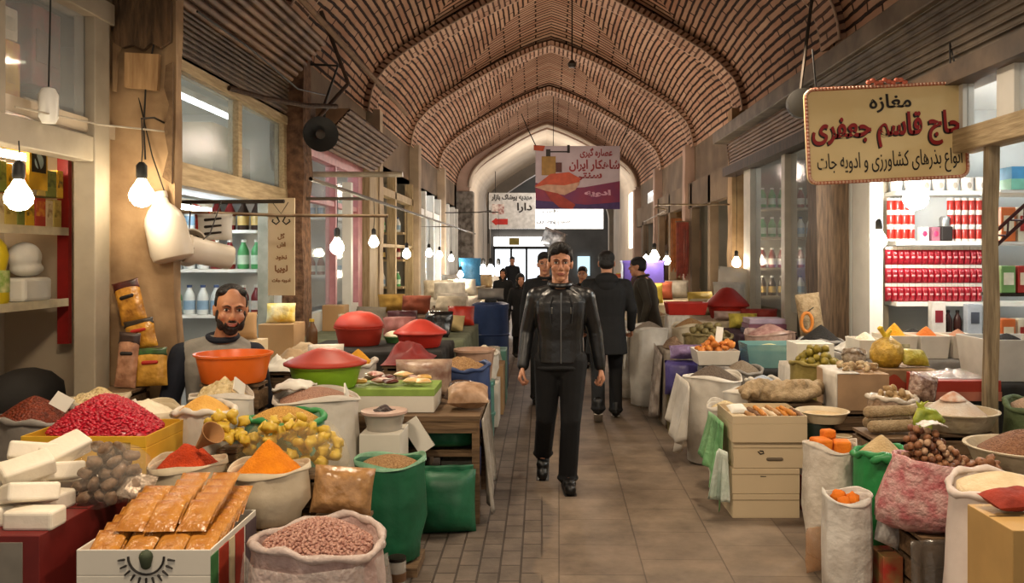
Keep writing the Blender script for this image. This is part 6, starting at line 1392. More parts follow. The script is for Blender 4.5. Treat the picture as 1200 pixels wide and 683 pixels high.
clothed_stand('stand under a plum cloth by the shop of green bottles', 2.30, 2.62, 7.85, 8.9, .70, mat('plum_cloth', '#4d3444', rough=.9, var=.15), 6) if False else clothed_stand('stand under a plum cloth in front of the weathered post', 1.98, 2.50, 6.98+1.42, 9.3, .78, mat('plum_cloth', '#4d3444', rough=.9, var=.15), 6)
BK = [('#3b3550', 'dark violet'), ('#7a4a5c', 'dull rose'), ('#b4a0b0', 'pale lilac')]
for i, (c, n_) in enumerate(BK):
    t = thing('box', '%s flat box stacked on the plum-clothed stand' % n_, 'box', (2.24, 8.62, .782+.052*i)); MB().box(-.20+.012*i, .20-.01*i, -.15, .15, 0, .05).build('case', mat('flatbox_%d' % i, c, rough=.6), t, smooth=False, bevel=.004)
pouch('bag', 'yellow-green bag of dried flowers in front of the green bottle shop', 'bag', (2.16, 9.14, .78), .3, .16, .2, mat('flower_yellow', '#c4b24a', rough=.7, c2='#9c9034', scale=18, bump=.8, bscale=24), 45, (-.3, 0, 0), fin=False)
clothed_stand('long stand under a cream cloth carrying the red trough', 1.72, 2.6, 9.4, 11.9, .84, M_CSACK, 7)
t = thing('trough', 'long red plastic trough at the middle right stall', 'trough', (1.62, 9.62, .902))
b = MB(); b.add([(-.2, -.12, 0), (.2, -.12, 0), (.2, .12, 0), (-.2, .12, 0), (-.23, -.15, .14), (.23, -.15, .14), (.23, .15, .14), (-.23, .15, .14), (-.215, -.135, .14), (.215, -.135, .14), (.215, .135, .14), (-.215, .135, .14), (-.19, -.11, .02), (.19, -.11, .02), (.19, .11, .02), (-.19, .11, .02)],
    [(3, 2, 1, 0)]+[(i, (i+1) % 4, 4+(i+1) % 4, 4+i) for i in range(4)]+[(4+i, 4+(i+1) % 4, 8+(i+1) % 4, 8+i) for i in range(4)]+[(8+i, 8+(i+1) % 4, 12+(i+1) % 4, 12+i) for i in range(4)]+[(12, 13, 14, 15)]); b.build('tray', M_RED, t, smooth=False, bevel=.01)
clothed_stand('narrow stand under a white cloth below the red trough', 1.42, 1.64, 9.5, 9.74, .90, M_WSACK, 3)
basin('red basin with a red sheet draped into a peak', 2.14, 9.86, .842, .22, .14, M_RED, lid=(mat('red_sheet', '#a8261e', rough=.6, c2='#861a14', scale=5), .22, 'cone'))
for i, (lb, x, y, c, w_, h_) in enumerate((('pale pink bag in front of the peaked red basin', 2.06, 9.5, '#b9a096', .28, .1), ('dark red cloth bag lying beside the peaked red basin', 2.42, 9.52, '#8f2a20', .4, .13), ('white crumpled plastic bag standing near the bright lamp', 2.35, 10.6, '#c9c4ba', .4, .4), ('cream bag beyond the peaked red basin', 2.0, 10.4, '#cdbf9f', .4, .2), ('yellow bag on the far end of the cream-clothed stand', 2.1, 11.2, '#c7ab4c', .4, .25))):
    pouch('bag', lb, 'bag', (x, y, .842), w_, h_, .18, mat('rbag_%d' % i, c, rough=.6, var=.15, bump=.6, bscale=10), 80+i, (-.2, 0, .2*i-.3), fin=False)
sack('cream sack beside the person leaning over the trough', 1.42, 11.05, 0, .22, .8, M_CSACK, 94, fill=('seed_heap', 'tan seeds in the cream sack by the leaning person', G_TAN, .08))
for i, (x, y, lb, c) in enumerate(((1.35, 12.6, 'cream stall front past the leaning people', M_CSACK), (1.4, 15.8, 'olive stall front farther down on the lamp-lit side', M_GRNC), (1.5, 19.5, 'last tan stall front before the plaster arch', M_TANC))):
    clothed_stand(lb, x, 2.6, y, y+2.4, .85, c, 11+i)
    for k in range(4):
        if not (i == 0 and k == 1): pouch('bundle', ('first', 'second', 'third', 'fourth')[k]+' bundle on the '+lb, 'bundle', (x+.25+.2*(k % 2)+.15*k, y+.3+.5*k, .85), .45, .3, .3, mat('fard_%d' % (i*4+k), ('#c9b44a', '#d8d3c8', '#a8563c', '#b8b0a4')[(i+k) % 4], rough=.9, var=.15), 90+i*4+k, (-.2, 0, 0), fin=False)
t = thing('crate', 'violet plastic crate raised on the far stall behind the walking man', 'crate', (1.58, 13.4, 1.15)); b = MB()
b.box(-.32, .32, -.2, .2, 0, .02)
for (x0, x1, y0, y1) in ((-.32, .32, -.2, -.185), (-.32, .32, .185, .2), (-.32, -.305, -.2, .2), (.305, .32, -.2, .2)): b.box(x0, x1, y0, y1, .02, .34)
b.build('shell', mat('violet_plastic', '#4d3f95', rough=.4, var=.1), t, smooth=False); MB().box(-.335, .335, -.215, .215, .30, .34).build('lip', mat('violet_lip', '#5c4da8', rough=.4), t, smooth=False)
carton('tall carton holding up the violet crate', 1.3, 1.86, 13.2, 13.6, .852, 1.148, M_CARD, open_top=False)
# ---- more clutter along the middle of the right stalls
crate('the beige burlap bag by the weathered post', 2.42, 2.57, 7.80, 7.96, .80)
pouch('bag', 'beige burlap bag standing against the weathered post', 'bag', (2.50, 7.87, .802), .22, .40, .12, M_JUTE, 151, (-.08, -.12, 0), fin=False)
t = thing('rope_ring', 'orange rope ring hooked beside the beige burlap bag', 'rope ring', (2.40, 7.74, .96)); MB().tube([(.05*math.cos(a), -.01, .085*math.sin(a)) for a in [2*PI*k/16 for k in range(16)]], .016, 8, closed=True).build('ring', mat('orange_rope', '#c97a2c', rough=.6), t); MB().tube([(0, 0, .09), (.12, .12, .14)], .005, 5).build('hanging_hook', M_METAL, t)
sheet('plastic_sheet', 'rumpled white plastic sheet on the grey-clothed stand', 'sheet', 2.36, 2.66, 6.76, 7.0, .803, .07, mat('milky_sheet', '#cfcac0', rough=.4, c2='#b0aa9e', bump=.5), 21)
sheet('sackcloth', 'rumpled beige cloth in front of the peaked red basin', 'sackcloth', 1.76, 2.3, 9.42, 9.46+.14, .842, .05, M_TANC, 22) if False else None
pouch('bag', 'tall crumpled clear bag standing under the lamp by the plaster pier', 'bag', (2.45, 11.0, .842), .42, .55, .24, film('tall_crumple', '#d8d4cc', .75, .2, 1, 9), 152, (-.1, .1, .2), fin=False)
pouch('bag', 'yellow jelly-like bag in front of the cream-clothed stand', 'bag', (2.36, 9.0, .78), .22, .12, .14, mat('yellow_jelly', '#cdbb55', rough=.35, c2='#a8983c', scale=20, bump=.7), 154, (-.4, 0, .3), fin=False)
for i, (x, y, w_, lb, c, c2) in enumerate(((1.12, 10.75, .19, 'pale grey sack by the lane past the clear hanging sack', '#b8b0a4', '#928a7e'),)):
    sack(lb, x-.12, y, 0, w_*.75, .74, mat('lane_sack_%d' % i, c, rough=.8, c2=c2, scale=6, bump=.4), 160+i, rim='loose', fill=('grain_heap', 'mixed grain in the '+lb, G_TAN if i else G_CREAM, .05))
carton('brown carton on the paving beside the clear hanging sack', .80, 1.0, 8.85, 9.2, 0, .34, M_CARD, open_top=False) if False else None
drape('cloth', 'grey-white cloth hanging in front of the ash-grey flour sack', 'cloth', [(.88, 8.72, .80), (.87, 8.95, .81), (.87, 9.2, .80)], [(.84, 8.72, .42), (.82, 8.95, .30), (.84, 9.2, .40)], M_WSACK, 9, amp=.02)
drape('cloth', 'mottled cloth hanging beside the purple plastic bag', 'cloth', [(1.09, 7.72, .66), (1.08, 7.95, .70), (1.09, 8.25, .72)], [(1.05, 7.72, .12), (1.03, 7.95, .06), (1.05, 8.25, .10)], mat('mottled_cloth', '#a3968a', rough=.85, c2='#6d6056', scale=9, bump=.5), 3, amp=.025)
clothed_stand('narrow stand under a taupe cloth beside the olive tins', 1.12, 1.34, 7.72, 8.26, .70, mat('taupe_cloth', '#85796a', rough=.9, var=.15), 5)
heap('peel_heap', 'dull brown peel piled on the taupe-clothed stand', grain('brown_peel', '#8a7058', '#6a523e', 70, .8, 1, .012), (1.24, 8.0, .702), .10, .24, .10, base=.01, lump=.012)
pouch('bag', 'green bag corner standing in front of the fish-tank bin', 'bag', (1.98, 6.98, .0), .10, .80, .06, mat('green_fold', '#2f8a4c', rough=.4, c2='#226a3a', bump=.5), 155, (0, .12, .2), fin=False)
# =================================================================== LAMPS, PIPES, SIGNS, SHELVES
G_BULB = glow('bulb_warm', (1.0, .84, .60), 120*BULB); G_BULBN = glow('bulb_warm_near', (1.0, .84, .60), 44*BULB)
G_BULBW = glow('bulb_white', (1.0, .95, .88), 110*BULB)
def bulb(label, x, y, z, top, r=.05, m=None, far=False):
    """bare bulb: z is the middle of the glass, top is where its cord is fixed"""
    t = thing('hanging_bulb', label, 'light bulb', (x, y, z))
    MB().lathe([(0, -r), (r*.55, -r*.84), (r*.92, -r*.4), (r, 0), (r*.85, r*.5), (r*.5, r*1.05), (r*.34, r*1.4), (0, r*1.4)], 12 if not far else 8).build('glass', m or G_BULB, t)
    MB().lathe([(0, r*1.38), (r*.36, r*1.38), (r*.44, r*1.6), (r*.44, r*2.5), (r*.2, r*2.8), (0, r*2.8)], 12).build('socket', M_BLACK, t)
    MB().tube([(0, 0, r*2.8), (.006, 0, (top-z)*.6), (0, 0, top-z)], .0035, 5).build('cord', M_BLACK, t)
    return t
bulb('bare glowing bulb in front of the packet shelves of the nearest shop', wx(22, 4.0), 4.0, wz(232, 4.0), 2.10, .062, G_BULBN)
bulb('bare glowing bulb hanging against the thick plaster pier', wx(166, 4.72), 4.72, wz(229, 4.72), 2.32, .066, G_BULBN)
bN = [o for o in bpy.data.objects if o.get('label', '').startswith('bare glowing bulb hanging against')][0]; MB().tube([(0, 0, 2.32-bN.location.z), (.0, .15, 2.35-bN.location.z), (0, .30, 2.34-bN.location.z)], .006, 6).build('hook', M_METAL, bN)
bulb('bright bulb by the pink shop frame, first one past the script board', wx(395, 7.0), 7.0, wz(290, 7.0), 2.11, .058)
bulb('bulb just past the pink shop frame', wx(438, 8.5), 8.5, wz(284, 8.5), 2.11, .050)
for px, py, Y, lb in ((477, 298, 10.6, 'bulb before the wooden shelving'), (503, 297, 12.7, 'bulb in front of the white posts'), (515, 299, 14.0, 'bulb just beyond the one at the white posts'), (529, 303, 15.8, 'bulb before the blue bag'), (541, 322, 15.0, 'low bulb beside the blue bag')):
    bulb(lb+' on the left pipe', -1.68+(.0 if py < 310 else .25), Y, wz(py, Y), 2.11, .052, far=True)
for i, (px, Y) in enumerate(((566, 20.0), (575, 19.6), (584, 20.3))): bulb(('first', 'middle', 'last')[i]+' of three dazzling white bulbs above the far white bundles', wx(px, Y), Y, wz(318, Y), 2.6, .11, G_BULBW, True)
bulb('large white bulb lighting the shelf of red tins', wx(1073, 7.0), 7.0, wz(232, 7.0), 2.92, .10, G_BULBW)
bulb('warm bulb by the white door post of the shop of red tins', wx(1030, 6.8), 6.8, wz(282, 6.8), 2.62, .062)
bulb('bulb in front of the plaster pier past the green bottle shop', wx(863, 11.5), 11.5, wz(308, 11.5), 2.70, .06, far=True)
bulb('bulb above the people leaning over the red trough', 1.70, 12.9, wz(301, 12.9), 2.30, .075, far=True)
bulb('second bulb above the leaning people, a little lower', 1.99, 13.6, wz(306, 13.6), 2.30, .06, far=True)
bulb('bulb far down by the orange-lit shop', wx(757, 18.0), 18.0, wz(303, 18.0), 2.30, .06, far=True)
tag(MB().tube([(-2.36, 20.5, 2.6), (-1.5, 20.3, 2.6), (wx(575, 19.6), 19.6, 2.6), (wx(566, 20), 20.0, 2.6), (wx(584, 20.3), 20.3, 2.6)], .014, 6).build('rod', M_METAL), 'thin rod that the three dazzling white bulbs hang from', 'rod')
# pipes and wires
def pipe(name, label, pts, r, m, cat='pipe'): return tag(MB().tube(pts, r, 8).build(name, m), label, cat)
pipe('pipe', 'long rusty pipe running down the left side that the bulbs hang from', [(-2.33, 8.33, 2.12), (-1.70, 8.33, 2.12), (-1.68, 6.2, 2.12), (-1.68, 12, 2.12), (-1.68, 16.25, 2.12), (-2.34, 16.25, 2.12), (-1.68, 16.25, 2.12), (-1.68, 21.5, 2.12)], .016, mat('dark_pipe', '#4f4335', rough=.6))
pipe('pipe', 'thin cross pipe that carries the white script board', [(-2.47, 5.42, 1.847), (-2.1, 5.72, 1.845), (-1.83, 5.975, 1.845), (-1.08, 5.99, 1.842)], .011, M_PIPE)
pipe('pipe', 'pale horizontal tube high on the left past the loudspeaker', [(-2.5, 9.2, 2.44), (-1.50, 9.2, 2.44)], .03, mat('pale_tube', '#a89c88', rough=.4))
pipe('pipe', 'crooked branch-like bar under the roller shutter on the left', [(-2.42, 6.6, 2.86), (-2.25, 6.9, 2.84), (-2.1, 7.6, 2.90), (-1.95, 8.1, 2.98)], .022, M_DARKW)
pipe('pipe', 'thin wire pipe on the lamp-lit right side', [(2.75, 12.25, 2.30), (1.66, 12.25, 2.30), (1.70, 12.9, 2.30), (1.99, 13.6, 2.30), (2.2, 18.0, 2.30), (2.2, 18.4, 2.30)], .012, M_PIPE)
pipe('cable', 'sagging black cable looping along the top of the left shops', [(-2.1, 5.2, 3.05), (-2.05, 6.0, 3.02), (-2.0, 7.0, 2.93), (-2.02, 7.95, 3.06)], .007, M_BLACK, 'cable')
pipe('rafter', 'slim wooden pole slanting across the vault above the left hoods', [(-2.35, 8.4, 2.75), (-1.95, 8.6, 3.3), (-2.2, 8.5, 4.0)], .022, M_DARKW, 'pole')
pipe('rafter', 'long straight pole rising along the left springing of the vault', [(-2.05, 7.0, 3.75), (-1.98, 9.4, 3.66), (-1.9, 12.0, 3.55)], .028, mat('rafter_tan', '#8a6a4c', rough=.8), 'pole')
pipe('cable', 'black twisted cables dangling at the left springing of the vault', [(-2.52, 8.6, 3.5), (-2.08, 8.7, 3.5), (-2.25, 8.8, 3.1), (-2.2, 8.7, 2.7)], .016, M_BLACK, 'cable')
pipe('wire', 'thin wire strung from the first beam to the plaster pier', [(-2.47, 4.0, 2.26), (-2.3, 4.45, 2.245), (-2.2, 5.01, 2.29)], .005, mat('pale_wire', '#b5ab98', rough=.5), 'wire')
pipe('wire', 'dark wire hanging down the torn face of the plaster pier', [(-2.22, 4.965, 2.95), (-2.30, 4.96, 2.6), (-2.31, 4.95, 2.30), (-2.30, 4.95, 2.12)], .005, M_BLACK, 'wire')
t = thing('pendant_lamp', 'small dark lamp on a long wire below the crown of the vault', 'lamp', (.47, 13.3, 4.55))
MB().tube([(0, 0, .06), (0, 0, 1.28)], .012, 6).build('cord', M_BLACK, t); MB().lathe([(0, -.06), (.05, -.05), (.07, 0), (.03, .06), (0, .07)], 14).build('shade', M_METAL, t)
# torn plaster patch and board on the pier
t = thing('board_patch', 'pale board nailed on the torn face of the plaster pier', 'board', (-2.32, 4.945, 2.64))
b = MB(); b.poly([(-.10, -.10), (.09, -.12), (.10, .09), (-.10, .10)], .03); b.build('board', mat('raw_board', '#b89468', rough=.8, c2='#95714a', scale=4, stretch=(8, 8, 1)), t, smooth=False)
b = MB(); b.poly([(-.17, .16), (-.12, .13), (-.06, .15), (0, .12), (.05, .16), (.10, .13), (.16, .17), (.165, .62), (.08, .66), (-.1, .63), (-.175, .60)], .035, Matrix.Translation((0, .012, 0))); b.build('bared_timber', mat('bared_timber', '#6e543a', rough=.9, c2='#40301f', scale=5, bump=.8, bscale=10, stretch=(5, 5, 1)), t, smooth=False)
b = MB(); b.poly([(-.175, -.12), (-.165, -.12), (-.15, .1), (-.13, .14), (-.175, .16)], .03, Matrix.Translation((0, .014, 0))); b.build('plaster_edge', M_PIER, t, smooth=False)
b = MB(); b.poly([(.11, -.62), (.165, -.66), (.17, .05), (.13, .03), (.12, -.1), (.15, -.2), (.12, -.34), (.145, -.48)], .02, Matrix.Translation((0, .022, 0))); b.build('plaster_flake', mat('dark_plaster_flake', '#7a6146', rough=.95, c2='#57432e', scale=9, bump=.6), t, smooth=False)
# ---- fan-like loudspeaker on the second pier
t = thing('loudspeaker', 'round black loudspeaker mounted high on the brick pier', 'loudspeaker', (wx(374, 8.0), 8.0, wz(158, 8.0)))
M = rotM(PI/2, 0, .5)
MB().lathe([(0, -.1), (.05, -.1), (.07, -.02), (.15, .03), (.165, .05), (.165, .07), (.15, .065), (.06, -.0), (0, -.01)], 28, M=M).build('horn', M_BLACK, t)
MB().lathe([(0, .0), (.04, .0), (.045, .05), (0, .065)], 18, M=M).build('centre_cone', M_METAL, t)
MB().tube([(0, .08, 0), (-.1, .2, .02), (-.22, .25, .05)], .015, 6).build('bracket', M_METAL, t)
# ---- big hanging sign, right
def rounded(w, h, r, n=6):
    pts = []
    for (cx, cz, a0) in ((w/2-r, h/2-r, 0), (-w/2+r, h/2-r, PI/2), (-w/2+r, -h/2+r, PI), (w/2-r, -h/2+r, 1.5*PI)):
        for k in range(n+1): a = a0+PI/2*k/n; pts.append((cx+r*math.cos(a), cz+r*math.sin(a)))
    return pts
SY = 5.3
t = thing('shop_sign', 'yellowed hanging shop sign with red and black Persian lettering', 'sign', (wx(1039, SY), SY, wz(156, SY))); t.rotation_euler = (0, -.048, 0)
W, HH = 188*SY/1000, 112*SY/1000
MB().poly(rounded(W, HH, .05), .03).build('board', mat('sign_board', '#dcc592', rough=.5, c2='#cfb680', scale=2.5), t, smooth=False)
P4 = rounded(W-.012, HH-.012, .05, 5)
b = MB(); b.tube([(x, -.004, z) for x, z in P4], .011, 8, closed=True); b.build('border', mat('sign_border', '#b5694a', rough=.5), t)
b = MB(); per = []
for (a, c) in zip(P4, P4[1:]+P4[:1]):
    L = math.hypot(c[0]-a[0], c[1]-a[1]); n = max(1, int(L/.022))
    for k in range(n): per.append((a[0]+(c[0]-a[0])*k/n, a[1]+(c[1]-a[1])*k/n))
for x, z in per: b.ell((x, -.014, z), (.0085, .0085, .0085), 6, 4)
b.build('bead_lettering_border', mat('sign_bead', '#e0b49a', rough=.35), t)
M_SBLK = mat('sign_black', '#1d1612', rough=.6, var=.05); M_SRED = mat('sign_red', '#8f1414', rough=.55, var=.08)
writing('مغازه', 'lettering', M_SBLK, t, (.03, -.004, .185), .2, .26, bold=.004, height=.115)
writing('حاج قاسم جعفری', 'lettering', M_SBLK, t, (-.006, -.0025, .012), .2, .93, bold=.007, height=.215)
writing('حاج قاسم جعفری', 'lettering', M_SRED, t, (.0, -.005, .020), .2, .93, bold=.005, height=.215)
writing('انواع بذرهای کشاورزی و ادویه جات', 'lettering', M_SBLK, t, (.01, -.004, -.185), .2, .90, bold=.0, height=.15)
b = MB()
for k in range(10): b.ell((-.10+.025*k, -.01, HH/2+.022+.010*math.sin(k*1.9)), (.018, .016, .014), 8, 6)
b.build('bead_bow', mat('pink_bead', '#d8755a', rough=.45), t)
for x in (-.42, .42): MB().tube([(x, .015, HH/2-.02), (x*1.02, .02, HH/2+.25), (x*1.05+.02, .03, 2.72-wz(156, SY))], .006, 6).build('hanging_wire', M_BLACK, t)
t = thing('loudspeaker', 'dark round lamp housing behind the corner of the yellowed sign', 'lamp housing', (wx(938, 5.8), 5.8, wz(122, 5.8)))
MB().lathe([(0, -.05), (.07, -.05), (.10, 0), (.10, .05), (0, .07)], 20, M=rotM(PI/2, 0, 0)).build('drum', M_BLACK, t); MB().tube([(0, 0, .09), (.05, 0, .5), (.1, .0, .88)], .012, 6).build('hanger', M_METAL, t)
# ---- white script board on the left
SY = 5.99
t = thing('script_board', 'narrow white board with faded handwriting hung on the cross pipe', 'sign', (wx(330, SY), SY, wz(232, SY)+.0))
W, HH = 31*SY/1000, 114*SY/1000
MB().box(-W/2, W/2, -.008, .008, -HH, 0).build('board', mat('aged_white_board', '#d8c8a8', rough=.6, c2='#c9b48c', scale=3), t, smooth=False)
M_BRINK = mat('brown_ink', '#8a5a30', rough=.7)
for s in (-1, 1): MB().tube([(s*.03+.05*s*0, -.012, -.13), (s*.012, -.012, -.165), (s*.035, -.012, -.185), (s*.062, -.012, -.165), (s*.055, -.012, -.15)], .005, 6).build('hook', M_BLACK, t)
MB().tube([(-.07, -.01, -.02), (0, -.012, -.11), (.05, -.01, -.03)], .0025, 5).build('string', M_BLACK, t)
for k, (tx, z, w_) in enumerate((('گل', -.27, .05), ('آش'.replace('آ', 'ا'), -.33, .06), ('نخود', -.42, .08), ('لوبیا', -.50, .09), ('ادویه جات', -.58, .13))): writing(tx, 'lettering', M_BRINK, t, (0, -.0095, z), .1, w_, bold=.004, depth=.001)
# ---- purple banner and white sign down the lane
BY = 19.4
t = thing('hanging_banner', 'purple and white banner picturing a mill and a bowl, hung across the lane', 'banner', (wx(677, BY), BY, wz(208, BY)))
W, HH = 99*BY/1000, 74*BY/1000
MB().box(-W/2, W/2, 0, .015, -HH/2, HH/2).build('cloth', mat('banner_cloth', '#a59a9f', rough=.8, c2='#94888c', scale=2), t, smooth=False)
b = MB(); b.poly([(-W/2, -HH/2), (W/2, -HH/2), (W/2, -.08), (.15, -.22), (-.3, -.25), (-W/2, -.12)], .008, Matrix.Translation((0, -.009, 0))); b.build('purple_field', mat('banner_purple', '#5d2547', rough=.7, c2='#742a3c', scale=2), t, smooth=False)
b = MB(); b.poly([(-W/2, -HH/2), (W/2, -HH/2), (W/2, -HH/2+.16), (.2, -HH/2+.1), (-W/2, -HH/2+.2)], .006, Matrix.Translation((0, -.016, 0))); b.build('indigo_band', mat('banner_indigo', '#3d2a58', rough=.7), t, smooth=False)
b = MB(); b.poly([(-.98, -.20), (-.62, .08), (-.2, .12), (.06, -.02), (.02, -.18), (-.4, -.30), (-.72, -.24)], .004, Matrix.Translation((0, -.021, 0))); b.build('printed_leaf', mat('banner_orange', '#a5462a', rough=.7), t, smooth=False)
b = MB(); b.poly([(-.98, -.22), (-.70, -.16), (-.3, -.18), (.05, -.10), (-.05, -.28), (-.3, -.40), (-.62, -.34)], .004, Matrix.Translation((0, -.026, 0))); b.build('printed_bowl', mat('banner_tan', '#a8846c', rough=.7), t, smooth=False)
b = MB(); b.poly([(-.75, -.30), (-.45, -.36), (-.05, -.62), (-.12, -.72), (-.42, -.68), (-.62, -.5)], .004, Matrix.Translation((0, -.030, 0))); b.build('printed_pod', mat('banner_rust', '#8a2f22', rough=.7), t, smooth=False)
b = MB(); b.box(-.82, -.50, -.012, -.006, .05, .48); b.build('printed_mill_body', mat('banner_ochre', '#8a6a34', rough=.7), t, smooth=False)
b = MB(); b.box(-.72, -.62, -.012, -.006, .48, .64); b.build('printed_mill_neck', M_SBLK, t, smooth=False); b = MB(); b.box(-.62, -.2, -.012, -.006, .57, .60); b.build('printed_crank', M_SBLK, t, smooth=False)
b = MB(); b.box(-.24, -.18, -.012, -.006, .56, .74); b.build('printed_knob_mark', M_SBLK, t, smooth=False); b = MB(); b.box(-.5, -.36, -.012, -.006, .12, .34); b.build('printed_pot', mat('banner_dark', '#4a2620', rough=.7), t, smooth=False)
b = MB(); b.poly([(-1.0, .62), (-.78, .60), (-.74, .72), (-1.0, .74)], .006, Matrix.Translation((0, -.008, 0))); b.build('printed_pepper', mat('banner_orange', '#a5462a'), t, smooth=False)
M_BRED = mat('banner_red', '#7a1f24', rough=.7, var=.05)
writing('عصاره گیری', 'lettering', M_BRED, t, (.42, -.004, .56), .2, .74, bold=.006, depth=.003, height=.24)
writing('شاهکار ایران', 'lettering', M_BRED, t, (.38, -.004, .27), .2, 1.15, bold=.006, depth=.003, height=.28)
writing('سنتی', 'lettering', M_BRED, t, (.22, -.004, .02), .2, .66, bold=.006, depth=.003, height=.18)
writing('ادویه', 'lettering', mat('banner_pale', '#b58a9a', rough=.7), t, (.45, -.012, -.36), .2, .6, bold=.01, depth=.003, height=.16)
for x in (-.95, .95): MB().tube([(x, .0, HH/2), (x*1.2, .05, HH/2+.4), (x*1.35, .1, HH/2+.75)], .012, 6).build('rope', M_BLACK, t)
BY = 28.5
t = thing('shop_sign', 'long white glowing sign with black Persian writing and a red arrow', 'sign', (wx(640, BY), BY, wz(247, BY)))
W, HH = 134*BY/1000, 42*BY/1000
MB().box(-W/2, W/2, 0, .12, -HH/2, HH/2).build('panel', glow('glowing_sign', (1, .985, .96), .95), t, smooth=False)  # whole panel emits evenly
b = MB(); b.box(-W/2-.04, -W/2, -.02, .14, -HH/2-.5, HH/2+.02); b.build('frame', M_METAL, t, smooth=False)
b = MB(); b.box(-W/2, -W/2+1.55, -.03, -.002, -HH/2, HH/2); b.build('grey_panel', mat('sign_greywhite', '#c5c4c2', rough=.6), t, smooth=False)
writing('مهدیه پوشاک بازار', 'lettering', M_SBLK, t, (-1.15, -.04, .43), .2, 1.35, bold=.006, depth=.004, height=.24)
writing('دارا', 'lettering', M_SBLK, t, (-.72, -.04, .1), .2, .5, bold=.006, depth=.004, height=.34)
writing('سیم پود زن آسیا'.replace('آ', 'ا'), 'lettering', M_SBLK, t, (.0, -.02, -.36), .2, 1.6, bold=.005, depth=.004, height=.2)
writing('تلفن', 'lettering', M_SBLK, t, (.15, -.02, -.02), .2, .55, bold=.004, depth=.004, height=.12)
b = MB(); b.poly([(-1.82, -.36), (-1.66, -.23), (-1.66, -.27), (-1.28, -.27), (-1.28, -.46), (-1.66, -.46), (-1.66, -.5)], .01, Matrix.Translation((0, -.042, 0))); b.build('red_arrow', mat('arrow_red', '#b3261e', rough=.6), t, smooth=False)
b = MB(); b.box(-1.80, -1.40, -.045, -.03, -.12, .22); b.build('ornament_mark', mat('sign_ornament', '#8a5a56', rough=.6, c2='#d8cfc8', scale=12), t, smooth=False)
for x in (-1.7, 1.7): MB().tube([(x, .06, HH/2), (x, .06, 5.0-wz(247, BY)-.02*abs(x))], .012, 6).build('hanging_rod', M_METAL, t)
t = thing('hanging_pack', 'silver crinkled plastic pack hanging above the boy far behind', 'bag', (wx(648, 21.2), 21.2, wz(281, 21.2))); t.rotation_euler = (0, .35, 0)
pillow_mb(.56, .46, .16, seed=4, wr=.6, M=Matrix.Translation((0, 0, -.21))).build('pack', mat('silver_film', '#c9ccd0', rough=.12, c2='#73767a', scale=8, metal=.5, bump=1, bscale=16), t, smooth='all')
MB().tube([(0, 0, .2), (-.36, 0, 1.0), (-1.33, 0, 3.68)], .008, 5).build('string', M_BLACK, t)
# ---- jugs and tubs hanging by the plaster pier
M_JUG = mat('milky_jug', '#d2c8b8', rough=.4, c2='#c2b6a2', scale=4)
Y = 4.95
t = thing('jug', 'big milky plastic jug hanging tilted beside the glowing bulb', 'jug', (wx(196, Y), Y, wz(272, Y))); t.rotation_euler = (0, -.24, 0)
MB().lathe([(0, -.17), (.085, -.17), (.11, -.155), (.118, -.12), (.112, .06), (.10, .10), (.075, .14), (.05, .165), (.045, .20), (0, .20)], 30).build('body', M_JUG, t)
MB().lathe([(0, .20), (.05, .20), (.05, .235), (0, .235)], 18).build('cap', M_JUG, t)
MB().tube([(.04, 0, .23), (.02, .0, .45), (-.0, .06, .86)], .004, 5).build('string', M_BLACK, t)
Y = 5.3
pipe('pole', 'thin dark pole over the vendor that the white tubs hang from', [(-2.5, 5.39, 1.90), (-1.6, 5.30, 1.90)], .012, M_METAL, 'pole')
for i, (px, py, rot, lb, r_) in enumerate(((222, 292, (1.25, 0, .5), 'white plastic tub hanging sideways, mouth turned from us', .082), (258, 297, (1.35, 0, -.95), 'white plastic tub hanging in front with its mouth showing', .080))):
    t = thing('tub', lb, 'tub', (wx(px, Y), Y-.16*i, wz(py, Y))); M = rotM(*rot)
    MB().lathe([(0, -.13), (r_*.82, -.13), (r_*.9, -.12), (r_, .12), (r_*1.06, .125), (r_*1.06, .14), (r_*.94, .14), (r_*.8, -.10), (0, -.10)], 28, M=M).build('shell', M_JUG, t)
    MB().tube([M @ Vector((r_, 0, .12)), Vector((0, 0, .12)), (0, .16*i+.02, 1.90-wz(py, Y))], .004, 5).build('string', M_BLACK, t)
t = thing('plastic_bag', 'red shopping bag hanging behind the white tubs', 'bag', (wx(240, 5.6), 5.6, wz(262, 5.6)))
pillow_mb(.13, .20, .07, seed=6, M=Matrix.Translation((0, 0, -.14))).build('bag', mat('bright_red_bag', '#b8281e', rough=.35, bump=.6), t, smooth='all'); MB().tube([(-.04, 0, .05), (-.02, 0, .09), (.0, -.235, 1.90-wz(262, 5.6)), (.02, 0, .09), (.04, 0, .05)], .004, 6).build('handle', M_RED, t)
t = thing('packet', 'black and white printed packet hanging over the vendor', 'packet', (-2.13, 5.56, wz(266, 5.56)))
pillow_mb(.22, .17, .05, seed=8, M=Matrix.Translation((0, 0, -.085))).build('pack', M_WHITE, t, smooth='all')
MB().tube([(0, 0, .08), (0, 0, 1.847-wz(266, 5.56))], .003, 5).build('hanging_string', M_BLACK, t)
for k in range(3): MB().cap((-.05, -.034, -.045+.045*k), (.05, -.034, -.035+.045*k), .009, .006, 8).build('printed_mark', M_SBLK, t)
